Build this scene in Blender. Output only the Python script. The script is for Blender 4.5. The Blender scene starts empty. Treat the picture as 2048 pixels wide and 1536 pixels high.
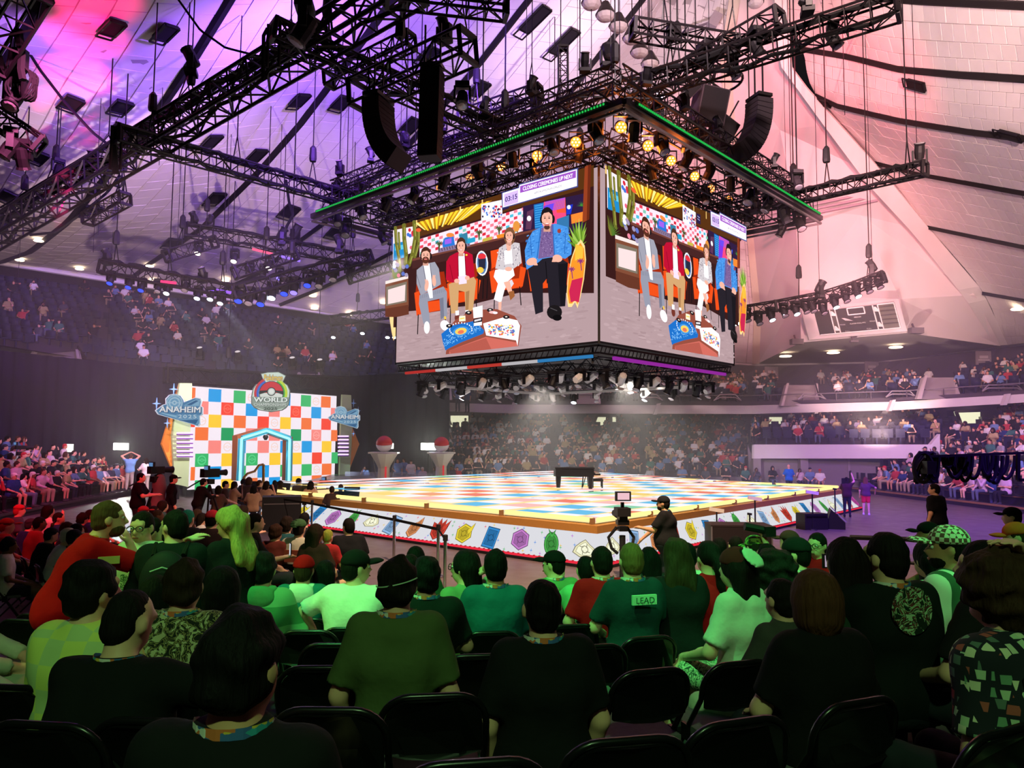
import bpy, math, random
import numpy as np
from mathutils import Vector, Matrix
random.seed(7); rng=np.random.default_rng(7)
SC=bpy.context.scene; COL=SC.collection
PI=math.pi
def lin(c):
    c=np.asarray(c,float)/255.0
    return tuple(np.where(c<=.04045,c/12.92,((c+.055)/1.055)**2.4))
# ------------------------------------------------------------------ camera
F_PX,PITCH,ROLL,H=1480.0,math.radians(4.38),math.radians(.45),2.7
_R=Vector((1,0,0)); _F=Vector((0,math.cos(PITCH),math.sin(PITCH))); _U=Vector((0,-math.sin(PITCH),math.cos(PITCH)))
CR=_R*math.cos(ROLL)+_U*math.sin(ROLL); CU=-_R*math.sin(ROLL)+_U*math.cos(ROLL); CF=_F
cd=bpy.data.cameras.new('camera'); cd.sensor_width=36; cd.lens=36*F_PX/2048; cd.clip_start=.05; cd.clip_end=400
cam=bpy.data.objects.new('camera',cd); COL.objects.link(cam)
cam.matrix_world=Matrix(((CR.x,CU.x,-CF.x,0),(CR.y,CU.y,-CF.y,0),(CR.z,CU.z,-CF.z,H),(0,0,0,1)))
SC.camera=cam
def ray(px,py):
    d=CF+CR*((px-1024)/F_PX)-CU*((py-768)/F_PX)
    return d/d.y
def at(px,py,Y): return ray(px,py)*Y+Vector((0,0,H))
def on(px,py,z):
    d=ray(px,py); return d*((z-H)/d.z)+Vector((0,0,H))
# ------------------------------------------------------------------ world, exposure, lights
w=bpy.data.worlds.new('world'); SC.world=w; w.use_nodes=True
w.node_tree.nodes['Background'].inputs[0].default_value=(.62,.5,.6,1); w.node_tree.nodes['Background'].inputs[1].default_value=.012
SC.view_settings.view_transform='Standard'; SC.view_settings.look='None'; SC.view_settings.gamma=1
SC.view_settings.exposure=.22; SC.view_settings.use_curve_mapping=False
def spot(name,loc,tgt,col,watt,deg=50,blend=.6,r=.15):
    l=bpy.data.lights.new(name,'SPOT'); l.energy=watt; l.color=lin(col); l.spot_size=math.radians(deg); l.spot_blend=blend; l.shadow_soft_size=r
    o=bpy.data.objects.new(name,l); COL.objects.link(o); o.location=loc
    o.rotation_euler=(Vector(tgt)-Vector(loc)).to_track_quat('-Z','Y').to_euler(); return o
def point(name,loc,col,watt,r=.3):
    l=bpy.data.lights.new(name,'POINT'); l.energy=watt; l.color=lin(col); l.shadow_soft_size=r
    o=bpy.data.objects.new(name,l); COL.objects.link(o); o.location=loc; return o
# audience and floor lights, then fills added for soffit and scenery
GRN_C=(92,255,128)
spot('green_wash_light',(-2.5,1.5,10.5),(0.2,8.0,1.2),GRN_C,3400,40,.55)
spot('green_side_light',(6.5,1.5,10.5),(3.6,7.4,1.0),GRN_C,2300,38,.6)
spot('green_edge_light',(-8,2.5,9),(-3.2,6.4,1.2),(130,255,110),1500,40,.7)
spot('green_back_light',(0,-4,9),(.5,3.2,1.2),(165,235,150),1150,70,.9)
spot('red_wash_light',(-6,7,12.5),(-12.5,17.5,.5),(255,60,80),9000,42,.8)
spot('red_tee_light',(-7,1,9),(-3,5.4,1.5),(255,90,80),300,26,.7)
spot('pink_wash_light',(-9,14,12.5),(-20,31,1.5),(255,120,190),8000,44,.8)
spot('violet_wash_light',(16,14,13),(19,30,.5),(120,80,255),11000,62,.8)
spot('bleacher_front_light',(9,14,12),(19,33,1.5),(180,120,255),8000,46,.8)
spot('floor_warm_light',(1,9,12.5),(1,17.5,0.2),(255,214,180),15000,74,.9)
spot('violet_floor_light',(13,15,12),(13,23,0),(120,62,255),16000,64,.8)
spot('soffit_bounce_fill',(19,38,3),at(1730,700,50),(255,215,205),4200,70,.8)  # added upward spot standing in for bounced light on the soffit
spot('kite_fill',(-11,21,9),(-15,34,2.6),(235,245,255),2200,34,.8)  # added spot to brighten the left scenic panel and orange kite
spot('wall_front_fill',(-4,27,9.5),(-13,37,2.6),(255,240,225),8000,56,.8)  # added front wash so the scenic panels do not stay dark
spot('pedestal_fill',(1,24,10),(-4,34,1.8),(255,240,230),4600,30,.8)  # added spot to whiten the globe pedestals
# roof wash spots added without fixtures, most set clear of truss shadows
spot('roof_violet_light',(-4.5,22.5,14.6),(-14,34,15.5),(150,92,255),11000,105,.9)
spot('roof_violet_left_light',(-13,20,12.6),(-24,32,13),(170,105,255),3200,110,.9)
spot('roof_violet_high_light',(-1,20,14.6),(-8,34,17.5),(135,76,255),9000,110,.9)
spot('roof_lilac_light',(5,27,15.0),(4,38,19),(240,205,235),5500,120,.9)
spot('roof_white_light',(4,14,14.8),(5,30,20),(255,222,230),4200,120,.9)
spot('roof_right_light',(11,10,9),(24,30,15),(255,205,198),26000,92,.9)
spot('roof_right_top_light',(7,13,15),(13,26,19),(255,214,205),6000,110,.9)
spot('gable_pink_light',(9,20,15),at(1590,330,43),(255,84,105),22000,50,.9)
spot('gable_warm_light',(10,22,9),at(1700,560,46),(255,175,182),14000,46,.9)
spot('roof_low_left_light',(-9,17,5),at(330,500,46),(255,212,214),15000,70,.9)
spot('bowl_centre_light',(4,22,14.5),at(1180,860,47),(255,226,212),21000,52,.9)
spot('bowl_right_light',(8,20,13),at(1700,830,46),(255,190,205),6500,46,.9)
spot('bowl_left_light',(-10,22,12.5),at(250,650,46),(200,165,220),250,50,.9)
# ------------------------------------------------------------------ materials
_m={}
def mat(col,rough=.8,metal=0.0,noise=.1,scale=18,spec=.3,bump=0,emit=0,key=''):
    k=(tuple(col),rough,metal,noise,scale,spec,bump,emit,key)
    if k in _m: return _m[k]
    m=bpy.data.materials.new('mat_%d_%d_%d'%tuple(int(x) for x in col)); m.use_nodes=True
    nt=m.node_tree; b=nt.nodes['Principled BSDF']
    c=lin(col); b.inputs['Base Color'].default_value=(*c,1)
    b.inputs['Roughness'].default_value=rough; b.inputs['Metallic'].default_value=metal; b.inputs['Specular IOR Level'].default_value=spec
    if noise or bump:
        tc=nt.nodes.new('ShaderNodeTexCoord'); n=nt.nodes.new('ShaderNodeTexNoise'); n.inputs['Scale'].default_value=scale; n.inputs['Detail'].default_value=3
        if key=='hair':
            mp=nt.nodes.new('ShaderNodeMapping'); mp.inputs['Scale'].default_value=(1,1,.12); nt.links.new(tc.outputs['Object'],mp.inputs[0]); nt.links.new(mp.outputs[0],n.inputs['Vector'])
        else: nt.links.new(tc.outputs['Object'],n.inputs['Vector'])
        if noise:
            r=nt.nodes.new('ShaderNodeMix'); r.data_type='RGBA'
            r.inputs[6].default_value=(*[x*(1-noise) for x in c],1); r.inputs[7].default_value=(*[min(1,x*(1+noise)) for x in c],1)
            nt.links.new(n.outputs['Fac'],r.inputs[0]); nt.links.new(r.outputs[2],b.inputs['Base Color'])
        if bump:
            bp=nt.nodes.new('ShaderNodeBump'); bp.inputs['Strength'].default_value=bump; bp.inputs['Distance'].default_value=.02
            nt.links.new(n.outputs['Fac'],bp.inputs['Height']); nt.links.new(bp.outputs[0],b.inputs['Normal'])
    if emit:
        b.inputs['Emission Color'].default_value=(*c,1); b.inputs['Emission Strength'].default_value=emit
    _m[k]=m; return m
def glow(col,s=1.0):
    k=('g',tuple(col),s)
    if k in _m: return _m[k]
    m=bpy.data.materials.new('light_%d_%d_%d'%tuple(int(x) for x in col)); m.use_nodes=True; nt=m.node_tree; nt.nodes.clear()
    e=nt.nodes.new('ShaderNodeEmission'); e.inputs[0].default_value=(*lin(col),1); e.inputs[1].default_value=s
    o=nt.nodes.new('ShaderNodeOutputMaterial'); nt.links.new(e.outputs[0],o.inputs[0]); _m[k]=m; return m
def screen_mat(s):
    k=('scr',s)
    if k in _m: return _m[k]
    m=bpy.data.materials.new('led_screen'); m.use_nodes=True; nt=m.node_tree; nt.nodes.clear()  # also worn by the printed skirt and signs, which glow too
    a=nt.nodes.new('ShaderNodeAttribute'); a.attribute_name='Col'
    e=nt.nodes.new('ShaderNodeEmission'); e.inputs[1].default_value=s; nt.links.new(a.outputs['Color'],e.inputs[0])
    o=nt.nodes.new('ShaderNodeOutputMaterial'); nt.links.new(e.outputs[0],o.inputs[0]); _m[k]=m; return m
def pattern_mat(cols,scale=30,rough=.85,kind='voronoi',key=''):
    """printed fabric: random cells or bands of several colours"""
    k=('pat',tuple(map(tuple,cols)),scale,kind,key)
    if k in _m: return _m[k]
    m=bpy.data.materials.new('printed_fabric'); m.use_nodes=True; nt=m.node_tree; b=nt.nodes['Principled BSDF']; b.inputs['Roughness'].default_value=rough
    tc=nt.nodes.new('ShaderNodeTexCoord'); cr=nt.nodes.new('ShaderNodeValToRGB'); cr.color_ramp.interpolation='CONSTANT'
    if kind=='voronoi':
        n=nt.nodes.new('ShaderNodeTexVoronoi'); n.inputs['Scale'].default_value=scale; n.distance='CHEBYCHEV'
        s=nt.nodes.new('ShaderNodeSeparateColor'); nt.links.new(n.outputs['Color'],s.inputs[0]); src=s.outputs[0]
    elif kind=='cards':
        n=nt.nodes.new('ShaderNodeTexVoronoi'); n.inputs['Scale'].default_value=scale; n.distance='CHEBYCHEV'; n.inputs['Randomness'].default_value=.75
        s=nt.nodes.new('ShaderNodeSeparateColor'); nt.links.new(n.outputs['Color'],s.inputs[0]); src=s.outputs[0]
    elif kind=='leaf':
        n=nt.nodes.new('ShaderNodeTexNoise'); n.inputs['Scale'].default_value=scale; n.inputs['Detail'].default_value=4; n.inputs['Distortion'].default_value=2.5; src=n.outputs['Fac']
    elif kind=='check':
        n=nt.nodes.new('ShaderNodeTexChecker'); n.inputs['Scale'].default_value=scale; src=n.outputs['Fac']
    else:
        n=nt.nodes.new('ShaderNodeTexWave'); n.bands_direction='Z' if kind=='hstripe' else 'X'; n.inputs['Scale'].default_value=scale; src=n.outputs['Fac']
    nt.links.new(tc.outputs['Object'],n.inputs['Vector'])
    el=cr.color_ramp.elements
    while len(el)<len(cols): el.new(.5)
    for i,c in enumerate(cols):
        p=i/len(cols) if kind!='leaf' else (0 if i==0 else .38+.24*i/len(cols))
        el[i].position=p; el[i].color=(*lin(c),1)
    nt.links.new(src,cr.inputs[0]); nt.links.new(cr.outputs[0],b.inputs['Base Color'])
    if kind=='cards':
        lt=nt.nodes.new('ShaderNodeMath'); lt.operation='LESS_THAN'; lt.inputs[1].default_value=.34; nt.links.new(n.outputs['Distance'],lt.inputs[0]); mx=nt.nodes.new('ShaderNodeMix'); mx.data_type='RGBA'; mx.inputs[6].default_value=(*lin((20,20,34)),1)
        nt.links.new(lt.outputs[0],mx.inputs[0]); nt.links.new(cr.outputs[0],mx.inputs[7]); nt.links.new(mx.outputs[2],b.inputs['Base Color'])
    _m[k]=m; return m
BLACK=mat((26,23,26),.55,0,.15); TRUSS=mat((24,19,22),.5,.1,.2); DARKM=mat((20,18,20),.4,.2,.1); RUBBER=mat((15,15,16),.9)
CHROME=mat((190,190,195),.2,1,.0); GREYM=mat((120,115,120),.4,.5,.1); WHITEM=mat((235,233,230),.5,0,.03)
# ------------------------------------------------------------------ mesh builder
class MB:
    def __init__(s): s.v=[];s.f=[];s.mi=[]
    def add(s,v,f,mi=0):
        n=len(s.v); s.v.extend([tuple(p) for p in v]); s.f.extend([tuple(i+n for i in q) for q in f]); s.mi.extend([mi]*len(f)); return s
    def box(s,c,d,mi=0,M=None):
        c=Vector(c); v=[Vector((x*d[0]/2,y*d[1]/2,z*d[2]/2)) for x in (-1,1) for y in (-1,1) for z in (-1,1)]
        if M: v=[M@p for p in v]
        return s.add([p+c for p in v],[(0,1,3,2),(4,6,7,5),(0,4,5,1),(2,3,7,6),(0,2,6,4),(1,5,7,3)],mi)
    def bar(s,a,b,wd,n=4,mi=0,wb=None,up=None):
        a=Vector(a);b=Vector(b);d=(b-a)
        if d.length<1e-6: return s
        d.normalize(); u=Vector(up) if up else (Vector((0,0,1)) if abs(d.z)<.95 else Vector((1,0,0)))
        x=d.cross(u).normalized(); y=x.cross(d); wb=wd if wb is None else wb
        off=PI/4 if n==4 else 0
        v=[]
        for p,r in ((a,wd),(b,wb)):
            r=r/2*(1.414 if n==4 else 1)
            for i in range(n):
                t=2*PI*i/n+off; v.append(p+x*math.cos(t)*r+y*math.sin(t)*r)
        f=[(i,(i+1)%n,n+(i+1)%n,n+i) for i in range(n)]+[tuple(range(n-1,-1,-1)),tuple(range(n,2*n))]
        return s.add(v,f,mi)
    def tube(s,pts,r,n=6,mi=0):
        pts=[Vector(p) for p in pts]; rows=[]; px=None
        for i,p in enumerate(pts):
            d=(pts[min(i+1,len(pts)-1)]-pts[max(i-1,0)]).normalized()
            if px is None: px=d.orthogonal().normalized()
            px=(px-d*px.dot(d)).normalized(); y=d.cross(px)
            rr=r[i] if hasattr(r,'__len__') else r
            rows.append([p+px*math.cos(2*PI*k/n)*rr+y*math.sin(2*PI*k/n)*rr for k in range(n)])
        v=[q for row in rows for q in row]; f=[]
        for i in range(len(pts)-1):
            for k in range(n): f.append((i*n+k,i*n+(k+1)%n,(i+1)*n+(k+1)%n,(i+1)*n+k))
        f.append(tuple(range(n-1,-1,-1))); f.append(tuple(range((len(pts)-1)*n,len(pts)*n)))
        return s.add(v,f,mi)
    def lathe(s,prof,n=12,c=(0,0,0),M=None,mi=0):
        v=[];f=[];c=Vector(c)
        for r,z in prof:
            for k in range(n):
                p=Vector((r*math.cos(2*PI*k/n),r*math.sin(2*PI*k/n),z)); v.append((M@p if M else p)+c)
        for i in range(len(prof)-1):
            for k in range(n): f.append((i*n+k,i*n+(k+1)%n,(i+1)*n+(k+1)%n,(i+1)*n+k))
        f.append(tuple(range(n-1,-1,-1))); f.append(tuple(range((len(prof)-1)*n,len(prof)*n)))
        return s.add(v,f,mi)
    def ball(s,c,r,n=10,mi=0):
        r=(r,r,r) if not hasattr(r,'__len__') else r
        m=max(4,n//2+1); v=[];f=[]; c=Vector(c)
        for i in range(m+1):
            a=PI*i/m
            for k in range(n): v.append(c+Vector((r[0]*math.sin(a)*math.cos(2*PI*k/n),r[1]*math.sin(a)*math.sin(2*PI*k/n),r[2]*math.cos(a))))
        for i in range(m):
            for k in range(n): f.append((i*n+k,(i+1)*n+k,(i+1)*n+(k+1)%n,i*n+(k+1)%n))
        return s.add(v,f,mi)
    def prism(s,poly,a,b,mi=0):
        """poly: list of 3D points, extruded by vector (b-a applied as offset a..b)"""
        n=len(poly); a=Vector(a);b=Vector(b); v=[Vector(p)+a for p in poly]+[Vector(p)+b for p in poly]
        f=[tuple(range(n-1,-1,-1)),tuple(range(n,2*n))]+[(i,(i+1)%n,n+(i+1)%n,n+i) for i in range(n)]
        return s.add(v,f,mi)
    def quad(s,*p,mi=0): return s.add(p,[tuple(range(len(p)))],mi)
    def mesh(s,name,mats,smooth=False):
        me=bpy.data.meshes.new(name); me.from_pydata(s.v,[],s.f)
        for m in (mats if isinstance(mats,(list,tuple)) else [mats]): me.materials.append(m)
        if any(s.mi): me.polygons.foreach_set('material_index',s.mi)
        if smooth: me.polygons.foreach_set('use_smooth',[True]*len(s.f))
        return me
    def obj(s,name,mats,parent=None,smooth=False,kind=None):
        return link(name,s.mesh(name,mats,smooth),parent,kind)
def link(name,me,parent=None,kind=None,loc=None,rz=0):
    o=bpy.data.objects.new(name,me); COL.objects.link(o)
    if parent: o.parent=parent
    if kind: o['kind']=kind
    if loc is not None: o.location=loc
    if rz: o.rotation_euler=(0,0,rz)
    return o
def tag(o,label,cat,group=None,kind=None):
    o['label']=label; o['category']=cat
    if group: o['group']=group
    if kind: o['kind']=kind
    return o
def thing(name,label,cat,loc=(0,0,0),rz=0,group=None,rot=None):
    o=bpy.data.objects.new(name,None); COL.objects.link(o); o.location=loc; o.rotation_euler=rot if rot else (0,0,rz); o.empty_display_size=.1
    return tag(o,label,cat,group)
_kids={}
def children(o): return [c for c in bpy.data.objects if c.parent==o]
def dup(root,kids,loc,rz=0,label=None,rot=None):
    r=root.copy(); COL.objects.link(r); r.location=loc; r.rotation_euler=rot if rot else (0,0,rz)
    if label: r['label']=label
    for ch,subs in kids:
        c=ch.copy(); COL.objects.link(c); c.parent=r
        for g in subs: d=g.copy(); COL.objects.link(d); d.parent=c
    return r
ORD=['first','second','third','fourth','fifth','sixth','seventh','eighth','ninth','tenth','eleventh','twelfth','thirteenth','fourteenth','fifteenth','sixteenth','seventeenth','eighteenth','nineteenth','twentieth']+['%dth'%i for i in range(21,60)]
ORD[20]='21st';ORD[21]='22nd';ORD[22]='23rd'
def text_mesh(txt,size=1.0,bold=0.0,extr=0.0,shear=0,space=1.0):
    cu=bpy.data.curves.new('lettering','FONT'); cu.body=txt; cu.size=size; cu.align_x='CENTER'; cu.align_y='CENTER'; cu.offset=bold; cu.extrude=extr; cu.shear=shear; cu.space_character=space; cu.resolution_u=3
    o=bpy.data.objects.new('lettering',cu); COL.objects.link(o)
    bpy.context.view_layer.update()
    me=bpy.data.meshes.new_from_object(o.evaluated_get(bpy.context.evaluated_depsgraph_get()))
    bpy.data.objects.remove(o); bpy.data.curves.remove(cu); return me
def text_on(name,txt,M,mt,parent,width=None,height=None,bold=0.0,extr=.003,shear=0):
    """lettering placed by matrix M (local x right, y up, z out); fitted to width/height"""
    me=text_mesh(txt,1.0,bold,0,shear); vs=np.array([v.co for v in me.vertices]); lo,hi=vs.min(0),vs.max(0)
    sx=width/(hi[0]-lo[0]) if width else height/(hi[1]-lo[1]); sy=height/(hi[1]-lo[1]) if height else sx
    c=(lo+hi)/2
    for v in me.vertices: v.co=M@Vector(((v.co.x-c[0])*sx,(v.co.y-c[1])*sy,extr))
    me.materials.clear(); me.materials.append(mt); return link(name,me,parent)
def frame(o,x,y):
    x=Vector(x).normalized(); y=Vector(y); z=x.cross(y).normalized(); y=z.cross(x)
    return Matrix(((x.x,y.x,z.x,o[0]),(x.y,y.y,z.y,o[1]),(x.z,y.z,z.z,o[2]),(0,0,0,1)))
# flat pictures: coloured polygons on a screen, one mesh
class Pic:
    def __init__(s): s.p=[]
    def poly(s,pts,col): s.p.append((np.asarray(pts,float),lin(col))); return s
    def ell(s,cx,cy,rx,ry,col,rot=0,n=18,a0=0,a1=2*PI):
        t=np.linspace(a0,a1,n,endpoint=(a1-a0)<6.28); c,sn=math.cos(rot),math.sin(rot); x=rx*np.cos(t);y=ry*np.sin(t)
        return s.poly(np.c_[cx+x*c-y*sn,cy+x*sn+y*c],col)
    def line(s,pts,wd,col):
        pts=np.asarray(pts,float)
        for a,b in zip(pts[:-1],pts[1:]):
            d=b-a; L=np.hypot(*d); n=np.array([-d[1],d[0]])/max(L,1e-9)*wd/2; s.poly([a+n,b+n,b-n,a-n],col)
        return s
    def rect(s,x0,y0,x1,y1,col): return s.poly([(x0,y0),(x1,y0),(x1,y1),(x0,y1)],col)
    def ring(s,cx,cy,r0,r1,col,a0=0,a1=2*PI,n=24):
        t=np.linspace(a0,a1,n+1)
        for i in range(n):
            c0,s0,c1,s1=math.cos(t[i]),math.sin(t[i]),math.cos(t[i+1]),math.sin(t[i+1])
            s.poly([(cx+r0*c0,cy+r0*s0),(cx+r1*c0,cy+r1*s0),(cx+r1*c1,cy+r1*s1),(cx+r0*c1,cy+r0*s1)],col)
        return s
    def star(s,cx,cy,r,col):
        k=.22; return s.poly([(cx+(r if i%2==0 else r*k)*math.sin(PI*i/4),cy+(r if i%2==0 else r*k)*math.cos(PI*i/4)*1.3) for i in range(8)],col)
    def text(s,txt,cx,cy,wd,ht,col,tr=None,bold=0.0,shear=0):
        me=text_mesh(txt,1,0,0,shear); vs=np.array([v.co[:2] for v in me.vertices]); lo,hi=vs.min(0),vs.max(0); me.calc_loop_triangles(); fs=[tuple(t.vertices) for t in me.loop_triangles]
        q0=(vs-(lo+hi)/2)/(hi-lo)*np.array([wd,ht])+np.array([cx,cy]); k=len(txt)*.6; col=lin(col)
        sh=[(0,0)]+([(bold*wd/k*math.cos(a)*1.6,bold*ht*math.sin(a)*1.6) for a in np.linspace(0,2*PI,9)[:-1]] if bold else [])
        for dx,dy in sh:
            q=q0+np.array([dx,dy])
            if tr: q=np.array([tr(*a) for a in q])
            s.p.append(('m',q,fs,col))
        bpy.data.meshes.remove(me); return s
    def mesh(s,name,mp,strength=1.0,dz=.0004):
        v=[];f=[];cc=[]
        for L,it in enumerate(s.p):
            if isinstance(it[0],str): pts,fs,c=it[1],it[2],it[3]
            else: pts,c=it; fs=[tuple(range(len(pts)))]
            n=len(v); v.extend(tuple(mp(a,b,L*dz)) for a,b in pts)
            for q in fs: f.append(tuple(i+n for i in q)); cc.extend([(*c,1)]*len(q))
        me=bpy.data.meshes.new(name); me.from_pydata(v,[],f)
        at_=me.color_attributes.new('Col','FLOAT_COLOR','CORNER'); at_.data.foreach_set('color',np.array(cc,np.float32).ravel())
        me.materials.append(screen_mat(strength)); return me
def homography(src,dst):
    A=[];b=[]
    for (x,y),(u,v) in zip(src,dst):
        A.append([x,y,1,0,0,0,-u*x,-u*y]);b.append(u);A.append([0,0,0,x,y,1,-v*x,-v*y]);b.append(v)
    h=np.append(np.linalg.solve(np.array(A,float),np.array(b,float)),1).reshape(3,3)
    def f(x,y):
        q=h@np.array([x,y,1.0]); return q[0]/q[2],q[1]/q[2]
    return f
# ------------------------------------------------------------------ smooth bodies from distance fields
class Field:
    def __init__(s): s.pr=[];s.cuts=[];s.noise=None;s.zf=1.0
    def cap(s,a,b,ra,rb=None,k=.03,cut=None): s.pr.append(('c',np.array(a,float),np.array(b,float),ra,ra if rb is None else rb,k,cut)); return s
    def ell(s,c,r,k=.02,sub=False,R=None): s.pr.append(('s' if sub else 'e',np.array(c,float),np.array(r,float),0,0,k,R)); return s
    def mesh(s,h):
        lo=np.full(3,1e9);hi=-lo
        for p in s.pr:
            if p[0]=='s': continue
            if p[0]=='c': m=max(p[3],p[4])+.01; lo=np.minimum(lo,np.minimum(p[1],p[2])-m); hi=np.maximum(hi,np.maximum(p[1],p[2])+m)
            else: m=p[2].max()+.01; lo=np.minimum(lo,p[1]-m); hi=np.maximum(hi,p[1]+m)
        pad=.012 if s.noise else 0
        lo=lo-2*h-pad; n=np.ceil((hi+2*h+pad-lo)/h).astype(int)+1
        vol=np.full(n,.08,np.float32); ax=[lo[i]+h*np.arange(n[i]) for i in range(3)]
        for p in s.pr:
            k=p[5]; mg=k+2.5*h+pad
            if p[0]=='c': m=max(p[3],p[4])+mg; b0=np.minimum(p[1],p[2])-m; b1=np.maximum(p[1],p[2])+m
            else: m=p[2].max()+mg; b0=p[1]-m;b1=p[1]+m
            i0=np.clip(np.floor((b0-lo)/h).astype(int),0,n-1); i1=np.clip(np.ceil((b1-lo)/h).astype(int)+1,1,n)
            X=ax[0][i0[0]:i1[0]][:,None,None];Y=ax[1][i0[1]:i1[1]][None,:,None];Z=ax[2][i0[2]:i1[2]][None,None,:]
            if p[0]=='c':
                a,b=p[1],p[2]; d=b-a; L=max(d@d,1e-9)
                t=np.clip(((X-a[0])*d[0]+(Y-a[1])*d[1]+(Z-a[2])*d[2])/L,0,1)
                D=np.sqrt((X-a[0]-t*d[0])**2+(Y-a[1]-t*d[1])**2+(Z-a[2]-t*d[2])**2)-(p[3]+t*(p[4]-p[3]))
                if p[6]:
                    u=d/math.sqrt(L); D=np.maximum(D,(X-b[0])*u[0]+(Y-b[1])*u[1]+(Z-b[2])*u[2])
            else:
                q=np.stack(np.broadcast_arrays(X-p[1][0],Y-p[1][1],Z-p[1][2]),-1)
                if p[6] is not None: q=q@p[6]
                r=p[2]; k0=np.sqrt(((q/r)**2).sum(-1)); k1=np.sqrt(((q/r**2)**2).sum(-1))+1e-9; D=k0*(k0-1)/k1
            sl=tuple(slice(i0[i],i1[i]) for i in range(3)); V=vol[sl]
            if p[0]=='s': vol[sl]=np.maximum(V,-D)
            else:
                hh=np.maximum(k-np.abs(V-D),0)/k; vol[sl]=np.minimum(V,D)-hh*hh*k*.25
        if s.noise:
            amp,fq,ph=s.noise; X=ax[0][:,None,None];Y=ax[1][None,:,None];Z=ax[2][None,None,:]
            zf=s.zf; vol+=amp*(np.sin(fq*X+ph+1.3*np.sin(fq*.6*zf*Z))*np.sin(fq*.9*Y+2*ph+fq*.5*zf*Z)+np.sin(fq*1.1*zf*Z+ph*3+np.sin(fq*.7*X)))*.6
        for c,nv in s.cuts:
            nv=np.array(nv,float);nv/=np.linalg.norm(nv)
            vol=np.maximum(vol,(ax[0][:,None,None]-c[0])*nv[0]+(ax[1][None,:,None]-c[1])*nv[1]+(ax[2][None,None,:]-c[2])*nv[2])
        vol[0]=vol[-1]=.05;vol[:,0]=vol[:,-1]=.05;vol[:,:,0]=vol[:,:,-1]=.05
        return nets(vol.astype(np.float32),lo,h)
def nets(v,o,h):
    n=np.array(v.shape); sg=v<0
    c=np.zeros(n-1,np.int8)
    for i in (0,1):
        for j in (0,1):
            for k in (0,1): c+=sg[i:n[0]-1+i,j:n[1]-1+j,k:n[2]-1+k]
    act=np.argwhere((c>0)&(c<8))
    if len(act)==0: return np.zeros((0,3)),np.zeros((0,4),int)
    idx=-np.ones(n-1,np.int64); idx[tuple(act.T)]=np.arange(len(act))
    co=np.array([(i,j,k) for i in (0,1) for j in (0,1) for k in (0,1)])
    val=np.stack([v[tuple((act+q).T)] for q in co],1)
    acc=np.zeros((len(act),3));cnt=np.zeros(len(act))
    for a in range(8):
        for b in range(a+1,8):
            if np.abs(co[a]-co[b]).sum()!=1: continue
            m=(val[:,a]<0)!=(val[:,b]<0); t=val[:,a]/(val[:,a]-val[:,b]+1e-12)
            p=co[a]+t[:,None]*(co[b]-co[a]); acc[m]+=p[m]; cnt[m]+=1
    P=(act+acc/cnt[:,None])*h+o; Fs=[]
    for ax in range(3):
        s0=[slice(None)]*3;s1=[slice(None)]*3;s0[ax]=slice(0,-1);s1[ax]=slice(1,None)
        a=sg[tuple(s0)];b=sg[tuple(s1)]
        E=np.argwhere(a!=b); flip=a[tuple(E.T)]
        o1,o2=(ax+1)%3,(ax+2)%3
        d1=np.zeros(3,int);d1[o1]=1;d2=np.zeros(3,int);d2[o2]=1
        q=np.stack([idx[tuple((E-d1-d2).T)],idx[tuple((E-d2).T)],idx[tuple(E.T)],idx[tuple((E-d1).T)]],1)
        q[~flip]=q[~flip][:,::-1]; Fs.append(q)
    return P,np.concatenate(Fs)
def np_mesh(name,P,Q,mats,midx=None,smooth=True):
    me=bpy.data.meshes.new(name); nf=len(Q); me.vertices.add(len(P)); me.vertices.foreach_set('co',np.asarray(P,np.float32).ravel())
    me.loops.add(nf*4); me.loops.foreach_set('vertex_index',np.asarray(Q,np.int32).ravel())
    me.polygons.add(nf); me.polygons.foreach_set('loop_start',np.arange(0,nf*4,4,dtype=np.int32)); 
    if midx is not None: me.polygons.foreach_set('material_index',np.asarray(midx,np.int32))
    if smooth: me.polygons.foreach_set('use_smooth',np.ones(nf,bool))
    for m in (mats if isinstance(mats,(list,tuple)) else [mats]): me.materials.append(m)
    me.update(calc_edges=True); return me
# ------------------------------------------------------------------ structure
from mathutils.bvhtree import BVHTree
def P3(seq): return [at(*q) for q in seq]
def resample(pts,n):
    pts=np.array([tuple(p) for p in pts]); d=np.r_[0,np.cumsum(np.linalg.norm(np.diff(pts,axis=0),axis=1))]; t=np.linspace(0,d[-1],n)
    return np.stack([np.interp(t,d,pts[:,i]) for i in range(3)],1)
CONC=mat((96,84,82),.42,0,.22,.9,.45,key='floor')
def make_floor():
    m=CONC; nt=m.node_tree; b=nt.nodes['Principled BSDF']; tc=nt.nodes.new('ShaderNodeTexCoord'); n=nt.nodes.new('ShaderNodeTexNoise'); n.inputs['Scale'].default_value=2.2; n.inputs['Detail'].default_value=6
    mr=nt.nodes.new('ShaderNodeMapRange'); mr.inputs[3].default_value=.28; mr.inputs[4].default_value=.55
    nt.links.new(tc.outputs['Object'],n.inputs[0]); nt.links.new(n.outputs['Fac'],mr.inputs[0]); nt.links.new(mr.outputs[0],b.inputs['Roughness'])
    MB().box((4,34,-.15),(110,100,.3)).obj('floor',m,kind='structure')
make_floor()
RAMP0,RAMPS=9.1,.15
def ramp(Y): return max(0,RAMPS*(RAMP0-Y))
rb=MB(); zz=RAMPS*(RAMP0+6)
rb.add([(-5.2,RAMP0,0),(7.5,RAMP0,0),(7.5,-6,zz),(-5.2,-6,zz),(-5.2,-6,0),(7.5,-6,0)],[(0,1,2,3),(0,3,4),(1,5,2),(4,3,2,5),(0,4,5,1)])
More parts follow.
